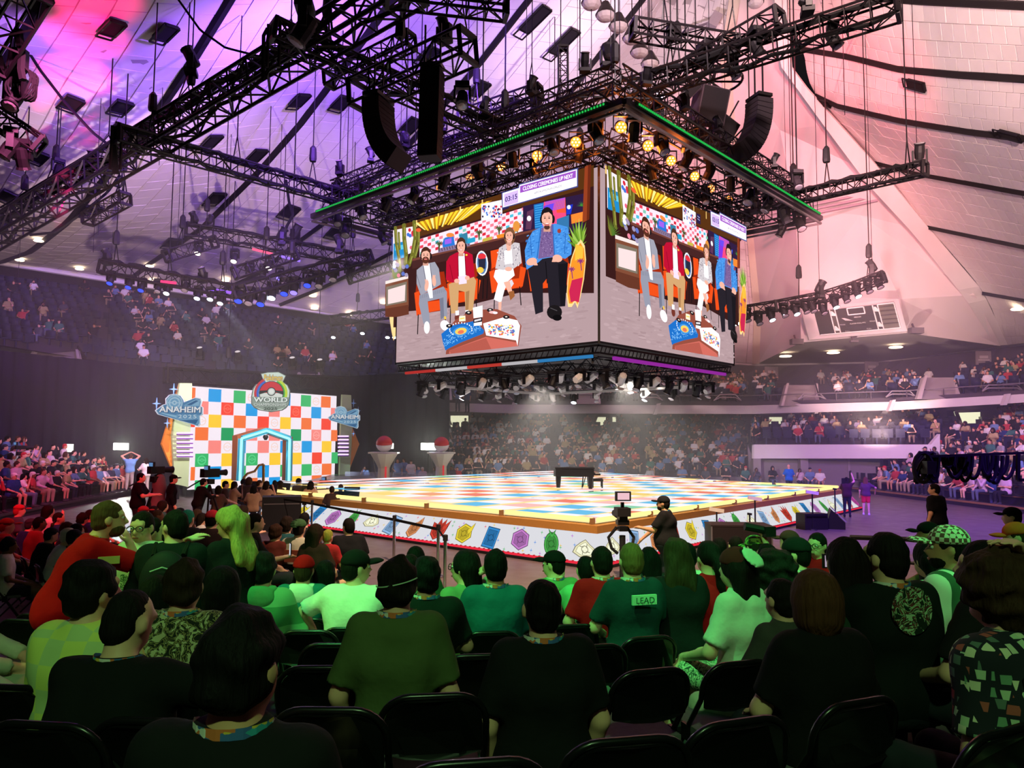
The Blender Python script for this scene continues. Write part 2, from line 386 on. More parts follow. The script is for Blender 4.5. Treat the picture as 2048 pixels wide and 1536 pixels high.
rb.obj('floor_seating_ramp',mat((34,30,32),.8,0,.25,3),kind='structure')

SHELL_L=[[(-420,470,40),(-330,300,30),(-250,100,24),(-200,-60,20),(-120,-300,16)],
 [(-170,498,42),(-120,400,36),(-40,230,28),(0,135,25),(55,50,22),(85,0,21),(150,-150,18.5),(230,-350,16)],
 [(0,524,45),(61,502,42),(137,441,37),(191,376,34),(273,284,30.5),(376,130,26),(455,0,23.5),(560,-180,20.5),(640,-330,18.5)],
 [(255,562,49),(294,530,47),(403,455,42.5),(523,335,37.5),(600,246,34.5),(682,137,31),(767,20,28),(900,-160,24.5),(1000,-320,22)],
 [(420,590,51.5),(520,545,49),(588,489,46),(655,440,43.5),(703,393,41.5),(791,318,38.5),(890,205,35),(952,133,33),(1055,0,30),(1180,-170,26.5),(1260,-320,24)],
 [(560,609,53.3),(640,577,52),(722,537,50),(797,497,48),(900,418,45),(1000,325,41.5),(1137,188,37),(1181,130,35.5),(1270,17,32.5),(1400,-150,29),(1480,-300,27)],
 [(1100,690,60),(1180,600,56.5),(1220,500,53),(1250,380,48),(1270,250,43.5),(1290,120,39),(1340,0,35.5),(1440,-150,31),(1510,-300,28)],
 [(1516,728,62),(1520,636,57.5),(1500,430,50),(1480,330,46),(1462,250,43),(1455,120,39),(1470,0,36),(1500,-150,32),(1540,-300,29)]]
SHELL_R=[[(1540,-250,31),(1800,-260,26),(2048,-270,21),(2250,-280,17.5)],
 [(1560,-20,34),(1838,0,28),(2048,8,23),(2250,15,19)],
 [(1605,97,36),(1697,112,34),(1800,137,31.5),(1912,147,28.5),(2048,155,25.5),(2250,165,21)],
 [(1633,190,38),(1676,211,37),(1800,240,34),(1945,263,30.5),(2048,275,28),(2250,290,23.5)],
 [(1752,325,41),(1842,348,38.5),(2048,385,32.5),(2250,410,27)],
 [(1858,454,43.5),(1950,473,40.5),(2048,493,37.5),(2250,525,31)],
 [(1968,586,46.5),(2048,600,43.5),(2250,625,36)],
 [(2010,690,51.5),(2048,686,49),(2250,664,40)]]
ROOFM=mat((226,221,218),.85,0,.05,1.5,.2); JOINT=mat((165,158,156),.9)
def catmull(G,s):
    i=int(min(max(s,0),len(G)-1.0001)); t=s-i; p=[G[min(max(i+k,0),len(G)-1)] for k in (-1,0,1,2)]
    return .5*((2*p[1])+(-p[0]+p[2])*t+(2*p[0]-5*p[1]+4*p[2]-p[3])*t*t+(-p[0]+3*p[1]-3*p[2]+p[3])*t**3)
def shell(name,curves,nper,nt,inner,seams,key):
    N=200; G=[resample(P3(c),N) for c in curves]
    S=np.array([catmull(G,s) for s in np.linspace(0,len(G)-1,(len(G)-1)*8+1)])   # (ns,N,3)
    ns=len(S); T=np.arange(0,N,5); S2=S[:,np.r_[T,N-1]]
    b=MB(); m=S2.shape[1]; V=[tuple(p) for r in S2 for p in r]; Fc=[(i*m+j,i*m+j+1,(i+1)*m+j+1,(i+1)*m+j) for i in range(ns-1) for j in range(m-1)]
    b.add(V,Fc); root=b.obj(name,JOINT,kind='structure',smooth=True); bv=BVHTree.FromPolygons(V,Fc)
    def pt(s,t):
        a=catmull(G,s); x=t*(N-1); i=int(min(x,N-1.001)); return Vector(a[i]+(a[i+1]-a[i])*(x-i))
    pan=[]
    for a in range(len(G)-1):
        k=nper[a]
        for i in range(k):
            s0,s1=a+i/k,a+(i+1)/k; nn=nt
            for j in range(-1,nn):
                of=(.5 if (i+a)%2 else 0); t0,t1=max(0,(j+of)/nn),min(1,(j+1+of)/nn)
                if t1-t0<.2/nn: continue
                q=[pt(s0,t0),pt(s0,t1),pt(s1,t1),pt(s1,t0)]
                c=sum(q,Vector())/4; nrm=(q[2]-q[0]).cross(q[3]-q[1]).normalized()
                if nrm.dot(Vector(inner)-c)<0: nrm=-nrm
                g=[]
                for p in q:
                    d=c-p; g.append(p+d.normalized()*min(.03,d.length*.2))
                jt=rng.normal(0,.004); up=nrm*(.025+jt)
                pan.append(((c-Vector((0,0,H))).length,[tuple(p) for p in g],tuple(up),c))
    def view(c):
        d=c-Vector((0,0,H)); z=d.dot(CF); return 1024+F_PX*d.dot(CR)/z, 768-F_PX*d.dot(CU)/z
    def big(p):
        x,y=view(p[3]); inside=-20<x<2068 and -20<y<1000
        a=(Vector(p[1][2])-Vector(p[1][0])).length/p[0]; return (0 if inside else 1,-a)
    pan.sort(key=big)
    rest=MB(); FB=[(0,1,2,3),(4,7,6,5),(0,4,5,1),(1,5,6,2),(2,6,7,3),(3,7,4,0)]
    for k,(d,q,up,c) in enumerate(pan):
        v=[Vector(p) for p in q]+[Vector(p)+Vector(up) for p in q]
        if k<290: MB().add(v,FB).obj('panel',ROOFM,root)
        else: rest.add(v,FB)
    if rest.v: rest.obj('far_panels',ROOFM,root,kind='stuff')
    for si in seams:
        p=[Vector(q) for q in G[si][::6]]; b=MB()
        off=[(Vector(inner)-q).normalized()*.06 for q in p]; b.tube([a+o for a,o in zip(p,off)],.17,5); b.obj('seam_slot',mat((22,18,20),.8),root)
    return root,bv,G
roofL,bvL,GL=shell('ceiling_left',SHELL_L,[4,5,7,7,6,6,10],38,(2,20,6),[1,2,3,4,5],'l')
roofR,bvR,GR=shell('ceiling_right',SHELL_R,[5,4,4,5,5,5,4],26,(8,20,4),[1,2,3,4,5,6],'r')
def hit(px,py,bv=None):
    d=ray(px,py).normalized()
    for b in ([bv] if bv else [bvL,bvR]):
        r=b.ray_cast(Vector((0,0,H)),d)
        if r[0] is not None: return r[0],(r[1] if r[1].dot(d)<0 else -r[1])
    return None,None
def roof_z(x,y):
    for b in (bvL,bvR):
        r=b.ray_cast(Vector((x,y,0)),Vector((0,0,1)))
        if r[0] is not None: return r[0].z
    return 24.0
for x,y,w_ in ((190,-6,1300),(170,70,1300),(152,145,1400),(138,210,1500),(128,255,1300)):
    p,_n=hit(x,y,bvL)
    if p is not None: spot('roof_pink_light',p+Vector((2.0,-3.2,-5.2)),p,(255,48,138),w_*2.2,25,.6)
# gable wall at the far corner of the roof, smooth plaster, with soffit and recessed scoreboard
GAB=mat((228,216,214),.9,0,.03,1,.15)
gp=dict(a=(1516,727,62),l1=(1520,636,57.4),l2=(1500,430,49.9),l3=(1480,330,45.9),l4=(1462,250,42.9),l5=(1455,120,38.9),l6=(1470,0,35.9),l7=(1520,-200,31),
 b=(1602,685,49.8),c=(1813,666,45.5),m1=(1600,590,49.2),m2=(1800,598,45.0),n1=(1590,420,45),n2=(1720,430,43.6),o1=(1560,260,41.5),
 d=(2001,692,50.5),r1=(1950,590,46.3),r2=(1845,460,43.6),r3=(1760,355,41),r4=(1655,250,39),r5=(1575,120,36.5),r6=(1545,-20,34.3),r7=(1540,-200,31))
gk=list(gp); gv=[at(*gp[k]) for k in gk]; I={k:i for i,k in enumerate(gk)}
gf=['a l1 m1 b','l1 l2 n1 m1','b m1 m2 c','m1 n1 n2 m2','l2 l3 o1 n1','l3 l4 o1','n1 o1 r3 n2','l4 l5 r5 r4 o1','o1 r4 r3','l5 l6 r6 r5','l6 l7 r7 r6','n2 r3 r2','n2 r2 r1 m2','m2 r1 d c']
gm=MB().add(gv,[tuple(I[k] for k in q.split()) for q in gf]); gable=gm.obj('wall_gable',GAB,kind='structure')
bvG=BVHTree.FromPolygons([tuple(p) for p in gv],[tuple(I[k] for k in q.split()) for q in gf])
def strip(name,A,B,m,th=.35):
    A=resample(P3(A),24);B=resample(P3(B),24); b=MB(); inn=Vector((6,18,4))
    for i in range(23):
        q=[Vector(A[i]),Vector(A[i+1]),Vector(B[i+1]),Vector(B[i])]; c=sum(q,Vector())/4; o=(inn-c).normalized()*th
        v=q+[p+o for p in q]; b.add(v,[(0,1,2,3),(4,7,6,5),(0,4,5,1),(1,5,6,2),(2,6,7,3),(3,7,4,0)])
    return b.obj(name,m,kind='structure')
strip('trim_1',[(1540,-200,31),(1556,120,36.2),(1655,257,38.8),(1738,368,41),(1830,468,43.4),(1935,600,46.4),(1990,690,50.6)],[(1560,-210,31),(1585,137,36.6),(1618,178,37.5),(1771,348,41.2),(1858,454,43.6),(1966,580,46.5),(2018,690,51.4)],ROOFM)
strip('trim_2',[(1480,-160,32),(1440,120,39),(1452,250,43),(1470,330,46),(1490,430,50),(1508,636,57.6),(1504,728,62)],[(1500,-160,32),(1462,120,39),(1470,250,43),(1490,330,46),(1510,430,50),(1526,636,57.4),(1526,728,62)],mat((214,206,186),.9),.25)
RING=[(-250,490,43),(-150,505,44),(10,527,45),(255,566,49),(420,592,51.5),(730,637,56),(1100,690,60.5),(1300,715,62),(1516,729,62.3),(1750,724,60.5),(2001,693,53),(2200,668,47)]
r3=resample(P3(RING),80)
lip=MB(); lip.tube([Vector(p) for p in r3],.16,6); lip.obj('trim_3',WHITEM,kind='structure')
SOF=mat((176,168,166),.9,0,.05,1)
sof=[(1516,728,62),(1602,685.5,49.9),(1813,666.5,45.6),(2001,692.5,50.6),(2001,693,53),(1750,724,60.5)]
MB().add(P3(sof),[(0,1,2,3,4,5)]).obj('ceiling_soffit',SOF,kind='structure')
# back wall of the bowl, between top row and roof lip
UF=[(-250,650,39),(-150,668,40),(0,690,40),(200,722,41),(420,748,43),(640,772,46),(800,790,48),(1000,801,49),(1500,803,48),(1800,795,44),(2048,780,40),(2200,768,38)]
UB=[(-250,515,46),(-150,530,46.5),(0,553,47),(400,603,53),(730,662,58),(1100,738,62),(1470,768,62.5),(1800,764,58),(2048,733,51.5),(2200,712,48)]
LF=[(870,962,43),(1200,958,46),(1500,953,46)]; LB=[(870,850,53),(1200,848,55),(1500,848,54.5)]
QF=[(1500,889,45),(1870,889,40.5),(1960,905,38),(2048,912,36),(2250,918,34)]; QB=[(1500,848,54),(1800,846,50),(2048,834,44.5),(2250,822,42)]
def wallstrip(name,A,B,m,n=60,kind='structure'):
    A=resample(P3(A),n) if len(A[0])==3 and not isinstance(A,np.ndarray) else A
    B=resample(P3(B),n) if not isinstance(B,np.ndarray) else B
    v=[tuple(p) for p in A]+[tuple(p) for p in B]; f=[(i,i+1,n+i+1,n+i) for i in range(n-1)]
    return MB().add(v,f).obj(name,m,kind=kind)
DW=mat((70,58,74),.9,0,.12,1.2)
UBp=resample(P3(UB),80)
wallstrip('wall_back_upper',UBp,r3,DW,80)
def bowl(name,Fr,Bk,rows,m,n=70):
    A=resample(P3(Fr),n);B=resample(P3(Bk),n); v=[];f=[]; L=[]
    for r in range(rows+1):
        c=A+(B-A)*(r/rows); L.append(c)
    for r in range(rows):
        lo=L[r]; hi=L[r+1].copy(); tread=hi.copy(); tread[:,2]=lo[:,2]
        k=len(v); v+= [tuple(p) for p in lo]+[tuple(p) for p in tread]+[tuple(p) for p in hi]
        for i in range(n-1): f+= [(k+i,k+i+1,k+n+i+1,k+n+i),(k+n+i,k+n+i+1,k+2*n+i+1,k+2*n+i)]
    MB().add(v,f).obj(name,m,kind='structure'); return L
STEP=mat((58,50,64),.9,0,.15,2)
ULv=bowl('floor_upper_bowl',UF,UB,11,STEP,110)
LLv=bowl('floor_lower_bowl',LF,LB,14,STEP,40)
QLv=bowl('floor_side_bowl',QF,QB,7,STEP,50)
# balcony front
def band(name,curve,dy0,dy1,dY,m,th=.5,n=90):
    A=resample(P3([(x,y+dy0,Y+dY) for x,y,Y in curve]),n);B=resample(P3([(x,y+dy1,Y+dY) for x,y,Y in curve]),n)
    b=MB(); back=np.array([0,th,0]); v=[tuple(p) for p in A]+[tuple(p) for p in B]+[tuple(p) for p in B+back]+[tuple(p) for p in A+back]
    f=[]
    for i in range(n-1):
        for a in range(4): f.append((a*n+i,a*n+i+1,((a+1)%4)*n+i+1,((a+1)%4)*n+i))
    return b.add(v,f).obj(name,m,kind='structure')
UFr=[q for q in UF if q[0]>=800]; UFr=[(890,797,48.6)]+UFr[1:]
FASC=mat((206,196,196),.8,0,.06,2)
band('wall_balcony_front',UFr,8,25,-.3,FASC,.6)
band('trim_4',UFr,0,8,-.1,mat((60,50,58),.7),.3)
# underside and back wall of the lower bowl
LBa=[(870,850,53.2),(1200,848,55.2),(1500,847.5,54.6),(1800,845.5,50.2),(2048,833,44.7),(2250,821,42.2)]
n=60; A=resample(P3(LBa),n); Bt=resample(P3([(870,802,53.2),(1200,806,55.2),(1500,806,54.6),(1800,798,50.2),(2048,782,44.7),(2250,770,42.2)]),n)
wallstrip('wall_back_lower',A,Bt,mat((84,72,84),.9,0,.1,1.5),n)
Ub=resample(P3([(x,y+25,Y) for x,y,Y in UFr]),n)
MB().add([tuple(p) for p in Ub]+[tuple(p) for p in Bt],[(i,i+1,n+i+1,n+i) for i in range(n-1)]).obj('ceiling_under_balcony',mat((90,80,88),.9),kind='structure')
# lit openings in that wall
for k,q in enumerate([[(899,829),(939,829),(939,856),(899,856)],[(1194,832),(1234,832),(1234,860),(1188,858),(1188,848)],[(1520,832),(1566,832),(1574,860),(1523,861)],[(1912,823),(1976,821),(1977,872),(1932,874)]]):
    Y=[52.6,54.6,53.6,46.5][k]; pts=[at(x,y,Y) for x,y in q]; bk=Vector((0,.25,0))
    o=MB().prism(pts,(0,0,0),bk).obj('window_%d'%(k+1),glow((250,248,205),.95),kind='structure')
    b=MB()
    for i in range(len(pts)): b.bar(pts[i],pts[(i+1)%len(pts)],.16)
    b.obj('opening_frame',mat((150,140,140)),o)
    if k in (1,2,3):
        x=[1218,1530,1966][k-1]; a=at(x,833,Y-.1); c=at(x+(4 if k==3 else 0),859 if k<3 else 868,Y-.1); MB().bar(a,c,.45).obj('opening_post',mat((150,150,135)),o)
# parapets and floor walls on the right
PW=mat((214,206,210),.8,0,.05,2)
MB().add(P3([(1507,889,44.9),(1862,889,40.4),(1880,868,40),(1880,917,40),(1507,917,44.7)])+[p+Vector((0,.3,0)) for p in P3([(1507,889,44.9),(1862,889,40.4),(1880,868,40),(1880,917,40),(1507,917,44.7)])],[(0,1,2,3,4),(9,8,7,6,5),(0,5,6,1),(1,6,7,2),(3,8,9,4)]).obj('wall_parapet',PW,kind='structure')
GW=mat((128,118,118),.8,0,.1,2)
MB().add(P3([(1495,890,45.2),(1507,917,45.2),(1700,917,43),(1760,917,42.4),(1760,1000,42.4),(1500,990,45.2)]),[(0,1,2,3,4,5)]).obj('wall_floor_right',GW,kind='structure')
for k,x in enumerate((1512,1606,1700)):
    a=at(x,917,44.4-k*.6); MB().box((a.x,a.y,a.z/2),(.45,.4,a.z)).obj('trim_%d'%(5+k),mat((150,140,140)),kind='structure')
MB().add(P3([(1870,912,38.9),(2048,918,35.6),(2250,924,33),(2250,985,33),(2048,965,35.6),(1870,950,38.9)]),[(0,1,2,5),(1,2,3,4)]).obj('wall_side_front',mat((180,168,190),.8),kind='structure')
wallstrip('wall_stage_back',P3N:=np.array([tuple(p) for p in resample(P3([(860,962,42.9),(1200,958,45.9),(1500,953,45.9)]),30)]),np.array([[p[0],p[1],-.05] for p in P3N]),GW,30)
# black masking drape under the upper bowl
DRAPE=mat((30,24,40),.95,0,.2,1.2,.1)
dp=resample(P3([(-250,655,36),(-100,690,36.5),(100,712,37.5),(400,742,40),(700,752,42),(899,742,44)]),160)
v=[];f=[]
for i,p in enumerate(dp):
    wv=.12*math.sin(i*1.7)+.06*math.sin(i*4.1); v+=[(p[0]-wv*.7,p[1]+wv*.7,p[2]),(p[0]-wv,p[1]+wv,0)]
for i in range(len(dp)-1): f.append((2*i,2*i+2,2*i+3,2*i+1))
MB().add(v,f).obj('wall_drape',DRAPE,kind='structure',smooth=True)
# back and side enclosure so that light does not escape
encl=MB(); R0=46; c0=(3,18)
pts=[(c0[0]+R0*math.cos(t),c0[1]+R0*math.sin(t)) for t in np.linspace(PI*1.0,PI*2.0,20)]
for i in range(19): encl.quad((*pts[i],0),(*pts[i+1],0),(*pts[i+1],20),(*pts[i],20))
encl.obj('wall_behind',mat((60,54,62),.9),kind='structure')
# ------------------------------------------------------------------ stage
NC,LC,RC,FC=[Vector((*p,0)) for p in ((1.93,16.99),(-8.37,25.92),(13.24,30.39),(2.92,38.73))]
ZS=.84; mid=(NC+LC+RC+FC)/4
def off(p,d): return p+(p-mid).normalized()*d
STC=[NC,RC,FC,LC]
stage=thing('stage','large raised square stage with chequered glowing floor and white printed skirt','stage',(0,0,0))
core=MB(); core.prism([off(p,-.25) for p in STC],(0,0,0),(0,0,ZS-.03)); core.obj('stage_core',BLACK,stage)
SQ=dict(W=(244,243,250),B=(110,190,232),G=(140,208,172),Y=(248,216,130),O=(240,166,128),R=(240,132,114),P=(246,190,184))
def bil(u,v): return NC.lerp(RC,v).lerp(LC.lerp(FC,v),u)
fl=Pic(); NU,NV=14,17; seqs='BOGYRPGBOYPR'
rr=random.Random(5)
inset=.013
fl.rect(0,0,1,1,(250,226,160))
for i in range(NU):
    for j in range(NV):
        c=SQ['W'] if (i+j)%2 else SQ[rr.choice('BBBGYORPRP')]
        a,b,c_,d=[inset+(1-2*inset)*q for q in (i/NU,(i+1)/NU,j/NV,(j+1)/NV)]
        fl.rect(a,c_,b,d,c)
        if rr.random()<.12:
            cc=tuple(int(x*.9) for x in c)
            fl.ring((a+b)/2,(c_+d)/2,.020,.026,cc); fl.line([((a+b)/2-.026,(c_+d)/2),((a+b)/2+.026,(c_+d)/2)],.004,cc)
link('led_floor',fl.mesh('led_floor',lambda u,v,z:tuple(bil(u,v)+Vector((0,0,ZS+z))),.92),stage)
LIP=mat((168,118,56),.5,.0,.1)
edges=[('left',LC,NC),('right',NC,RC),('back',RC,FC),('side',FC,LC)]
TUBEL=glow((255,226,140),1.25)
for nm,a,b in edges:
    L=(b-a).length; n=max(1,int(L/2.4)); A=off(a,.42);B=off(b,.42)
    MB().prism([a+Vector((0,0,ZS-.01)),b+Vector((0,0,ZS-.01)),B+Vector((0,0,ZS-.01)),A+Vector((0,0,ZS-.01))],(0,0,-.17),(0,0,0)).obj('edge_beam',LIP,stage)
    for k in range(n):
        if nm=='side' and 3.2<k<n*.62: continue
        p=off(a,.12).lerp(off(b,.12),(k+.02)/n)+Vector((0,0,ZS+.09)); q=off(a,.12).lerp(off(b,.12),(k+.96)/n)+Vector((0,0,ZS+.09))
        t=MB().bar(p,q,.11,6).obj('light_tube',TUBEL,stage)
        MB().box(q+Vector((0,0,-.03)),(.12,.12,.13)).obj('end_cap',mat((120,90,60),.5),t)
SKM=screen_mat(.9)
BAD=dict(lb=(150,190,235),or_=(232,150,95),rd=(215,70,55),ye=(240,215,60),bl=(55,140,210),pu=(205,130,210),gr=(80,180,80),cr=(240,235,190),ma=(205,80,170),pk=(225,130,130))
def badge(pic,k,cx,cy,s):
    c=BAD[k]; dk=tuple(int(x*.55) for x in c); md=tuple(int(x*.8) for x in c); lt=tuple(min(255,int(x*1.12+12)) for x in c)
    def pg(pts,sc,col,r=0): pic.poly([(cx+s*sc*(x*math.cos(r)-y*math.sin(r)),cy+s*sc*(x*math.sin(r)+y*math.cos(r))) for x,y in pts],col)
    hexa=[(math.cos(PI/6+PI/3*i),math.sin(PI/6+PI/3*i)) for i in range(6)]; card=[(-.7,-1),(.7,-1),(.7,1),(-.7,1)]; ov=[(.72*math.cos(t),1.05*math.sin(t)) for t in np.linspace(0,2*PI,20)[:-1]]
    flame=[(-.9,-.5),(-.3,-1.1),(.75,-.6),(.95,.1),(1.1,.7),(.6,.45),(.6,1.1),(.15,.6),(-.1,1.2),(-.4,.55),(-.95,.8)]
    cone=[(-.8,-.6),(-.2,-1.05),(.5,-.5),(.75,.3),(.6,1.25),(.05,.65),(-.7,.35)]
    flat=[(-1.15,-.35),(-.5,-.7),(.6,-.62),(1.15,-.25),(.9,.15),(.5,.45),(.1,.85),(-.4,.55),(-.9,.15)]
    shp={'lb':card,'or_':cone,'rd':flame,'ye':hexa,'bl':card,'pu':hexa,'gr':ov,'cr':flat,'ma':flame,'pk':flame}[k]
    rot={'lb':-.2,'bl':-.12,'ye':.2,'rd':.1}.get(k,0)
    pg(shp,1.0,dk,rot); pg(shp,.92,c,rot); pg(shp,.74,dk,rot); pg(shp,.70,md if k!='cr' else lt,rot)
    if k in('ye','rd','ma'): pg([(.35,.3),(1.25,1.0),(.95,.2),(.5,-.2)],.95,dk,rot); pg([(.4,.3),(1.15,.9),(.9,.2),(.5,-.15)],.95,c,rot)
    if k=='gr': pg([(-.2,.7),(-.45,1.5),(0,1.0),(.45,1.5),(.2,.7)],.9,dk); pg([(-.15,.7),(-.38,1.35),(0,.9),(.38,1.35),(.15,.7)],.9,c)
    for t in range(4):
        a=t*PI/2+.6; pic.line([(cx+s*.2*math.cos(a),cy+s*.2*math.sin(a)),(cx+s*.5*math.cos(a+.5),cy+s*.5*math.sin(a+.5))],s*.06,dk)
    pic.ring(cx,cy,s*.26,s*.32,dk,n=12)
def skirt(nm,a,b,seq,dense):
    A=off(a,.4);B=off(b,.4);A2=off(a,1.05);B2=off(b,1.05); L=(b-a).length; hh=.68
    def mp(u,v,z):
        top=A.lerp(B,u/L)+Vector((0,0,ZS-.18)); bot=A2.lerp(B2,u/L)+Vector((0,0,.1)); p=bot.lerp(top,v/hh); o=(p-mid); o.z=0
        return tuple(p+o.normalized()*z)
    pc=Pic(); pc.rect(0,0,L,hh,(226,226,232)); r_=random.Random(3); cols=[(240,90,110),(90,150,230),(245,205,70),(200,120,220),(90,190,110)]
    for i in range(int(L*9)):
        pc.star(r_.uniform(.1,L-.1),r_.uniform(.05,hh-.05),.045,r_.choice(cols))
    n=len(seq)
    for i,k in enumerate(seq): badge(pc,k,L*(i+.6)/n,hh*(.5+.04*math.sin(i*2)),.27)
    link('skirt_panel',pc.mesh('skirt_panel',mp,.82),stage)  # printed skirt given its own glow, as if backlit
    bk=MB(); bk.prism([A+Vector((0,0,ZS-.19)),B+Vector((0,0,ZS-.19)),B2+Vector((0,0,.09)),A2+Vector((0,0,.09))],((A-mid).normalized()+(B-mid).normalized())*-.05,((A-mid).normalized()+(B-mid).normalized())*-.02); bk.obj('skirt_backing',WHITEM,stage)
    A3=off(a,1.15)+Vector((0,0,.07));B3=off(b,1.15)+Vector((0,0,.07)); MB().bar(A3,B3,.09,6).obj('red_light_strip',glow((235,45,65),.9),stage)
    m=int(L/.14); kb=MB()
    for i in range(m): kb.box(A3.lerp(B3,(i+.5)/m)+Vector((0,0,.045)),(.05,.05,.02))
    kb.obj('strip_lamps',mat((150,25,40),.5),stage,kind='stuff')
    f=MB(); f.bar(off(a,1.2)+Vector((0,0,.03)),off(b,1.2)+Vector((0,0,.03)),.07); f.obj('base_rail',BLACK,stage)
skirt('left',LC,NC,['lb','or_','rd','ye','bl','pu','gr','cr']*2,1)
skirt('right',NC,RC,['cr','lb','or_','rd','ye','bl','pu','gr','cr','lb','or_','rd','ye','bl','pu','gr','cr','lb','pk','ma'],1)
skirt('back',RC,FC,['cr','gr','bl','ye'],1); skirt('side',FC,LC,['pu','bl','ye','rd'],1)
# bridge and side deck towards the LED wall
DK=mat((40,34,52),.25,0,.1)
br=MB(); bp=[on(560,975,ZS-.05),on(838,972,ZS-.05),on(938,962,ZS-.05),on(905,952,ZS-.05),on(700,948,ZS-.05),on(660,950,ZS-.05)]
br.prism(bp,(0,0,-.5),(0,0,0)); bo=br.obj('stage_bridge',DK); tag(bo,'dark glossy bridge deck between the square stage and chequered wall','stage deck')
for k,(xa,ya,xb,yb) in enumerate([(560,974,838,968),(640,962,900,964),(690,952,900,955)]):
    a=on(xa,ya,ZS);b=on(xb,yb,ZS); pl=MB().prism([a,b,b+Vector((0,0,.22)),a+Vector((0,0,.22))],(0,0,0),(0,.02,0))
    gm_=bpy.data.materials.get('deck_glass')
    if not gm_:
        gm_=bpy.data.materials.new('deck_glass'); gm_.use_nodes=True; q=gm_.node_tree.nodes['Principled BSDF']; q.inputs['Base Color'].default_value=(.8,.85,.95,1); q.inputs['Roughness'].default_value=.1; q.inputs['Alpha'].default_value=.25
    pl.obj('glass_panel',gm_,bo)
# ------------------------------------------------------------------ trusses
def truss(name,label,a,b,sec=.5,step=None,wires=(),loc_up=Vector((0,0,1)),group=None,wd=.05,cat='truss',ends=True):
    a=Vector(a);b=Vector(b); d=b-a; L=d.length; d.normalize(); x=d.cross(loc_up).normalized(); y=x.cross(d)
    t=thing(name,label,cat,a,group=group); s=sec/2; wd*=1.45; cs=[(x*i+y*j)*s for i,j in ((-1,-1),(1,-1),(1,1),(-1,1))]
    for c in cs: MB().bar(c,c+d*L,wd,5).obj('chord',TRUSS,t)
    n=max(2,int(L/(step or sec))); lc=MB()
    for f in range(4):
        p,q=cs[f],cs[(f+1)%4]
        for k in range(n):
            u0,u1=d*(L*k/n),d*(L*(k+1)/n)
            if k%2==f%2: lc.bar(p+u0,q+u1,wd*.62,3)
            else: lc.bar(q+u0,p+u1,wd*.62,3)
            if f in(0,1,2,3) and k%1==0: lc.bar(p+u0,q+u0,wd*.6,3)
    lc.obj('lacing',TRUSS,t)
    if L>5 and cat=='truss':
        rq=random.Random(int(L*100)); MB().tube([d*(L*k/24)+x*rq.uniform(-.5,.5)*s+y*(s*.9+rq.uniform(0,.12)) for k in range(25)],.085,5).obj('cable_run',RUBBER,t)
        MB().tube([d*(L*k/24)+x*rq.uniform(-.5,.5)*s-y*(s*rq.uniform(.6,1.0)) for k in range(25)],.06,5).obj('cable_run',RUBBER,t)
    if ends:
        for u in (0,L):
            e=MB()
            for f in range(4): e.bar(cs[f]+d*u,cs[(f+1)%4]+d*u,wd*1.3)
            e.obj('end_frame',TRUSS,t)
    for w_ in wires:
        p=d*(L*w_); top=roof_z(a.x+p.x,a.y+p.y)-a.z-.1
        b_=MB(); b_.bar(p+x*s+y*s,p+Vector((0,0,1.1)),.03,4); b_.bar(p-x*s+y*s,p+Vector((0,0,1.1)),.03,4); b_.bar(p+Vector((0,0,1.1)),Vector((p.x,p.y,top)),.03,4)
        b_.obj('hanging_wire',DARKM,t)
        if w_ in wires[::2]: MB().lathe([(.12,0),(.14,.1),(.12,.5),(.05,.6)],7,p+Vector((0,0,1.05))).obj('chain_motor',BLACK,t)
    return t
def at2(px,py,z): return on(px,py,z)
TR={}
def T(key,label,p,q,Ya,Yb,sec,wires=(),**k):
    TR[key]=truss('truss',label,at(*p,Ya),at(*q,Yb),sec,wires=wires,**k); return TR[key]
T('main','very long black box truss running from far left up to frame top',(-40,486),(830,-36),29,17.5,.8,(.15,.4,.6,.8),wd=.08)
T('main2','second long truss beside the very long left truss, full of cables',(-40,462),(640,62),30.5,19.5,.5,(.3,.7),wd=.05)
T('cross','level black truss from drop leg to left corner of green-edged rig',(232,268),(700,400),21.5,28,.5,(.12,.45,.8))
T('front','black truss slanting down right behind the hanging speakers',(545,62),(1005,268),18.4,22.6,.55,(.2,.6))
T('right','long black truss from right speaker cluster to top right of frame',(868,308),(1795,12),24.5,16.8,.55,(.1,.35,.6,.85))
T('right2','cable-laden truss just behind the long right truss',(1280,196),(1560,36),21.5,18.2,.5,(.3,.7))
T('stub','short truss tied into the long right truss at the top',(1266,58),(1470,92),19.5,20,.45,(.3,))
T('top','short black truss cut by the top edge of frame',(775,-12),(1012,16),15.5,16,.42,(.8,))
T('leftarm','thin truss passing above the curved left speaker column',(658,160),(822,80),21,19.5,.42,(.9,))
T('arrayarm','heavy short truss carrying the two left speaker columns',(716,192),(936,92),19.2,17.3,.7,(.4,.95),wd=.06)
T('back','thin truss behind the straight speaker column',(922,236),(1080,182),25,23.6,.4,(.2,.9))
T('small','short loose truss hanging alone under the left ceiling',(176,438),(250,397),26.5,25.4,.42,(.92,))
T('rightspan','thin truss at right with two moving lights standing on it',(1552,405),(1850,337),27.5,23.5,.42,(.38,.9))
for w_,nm in ((.0,'a'),):
    pass
# vertical ladder truss
a=at(1126,96,21.6); b=at(1127,236,21.6); truss('ladder_truss','upright ladder-like truss above near corner of green-edged rig',b,a,.28,loc_up=Vector((0,1,0)),wires=(),wd=.035)
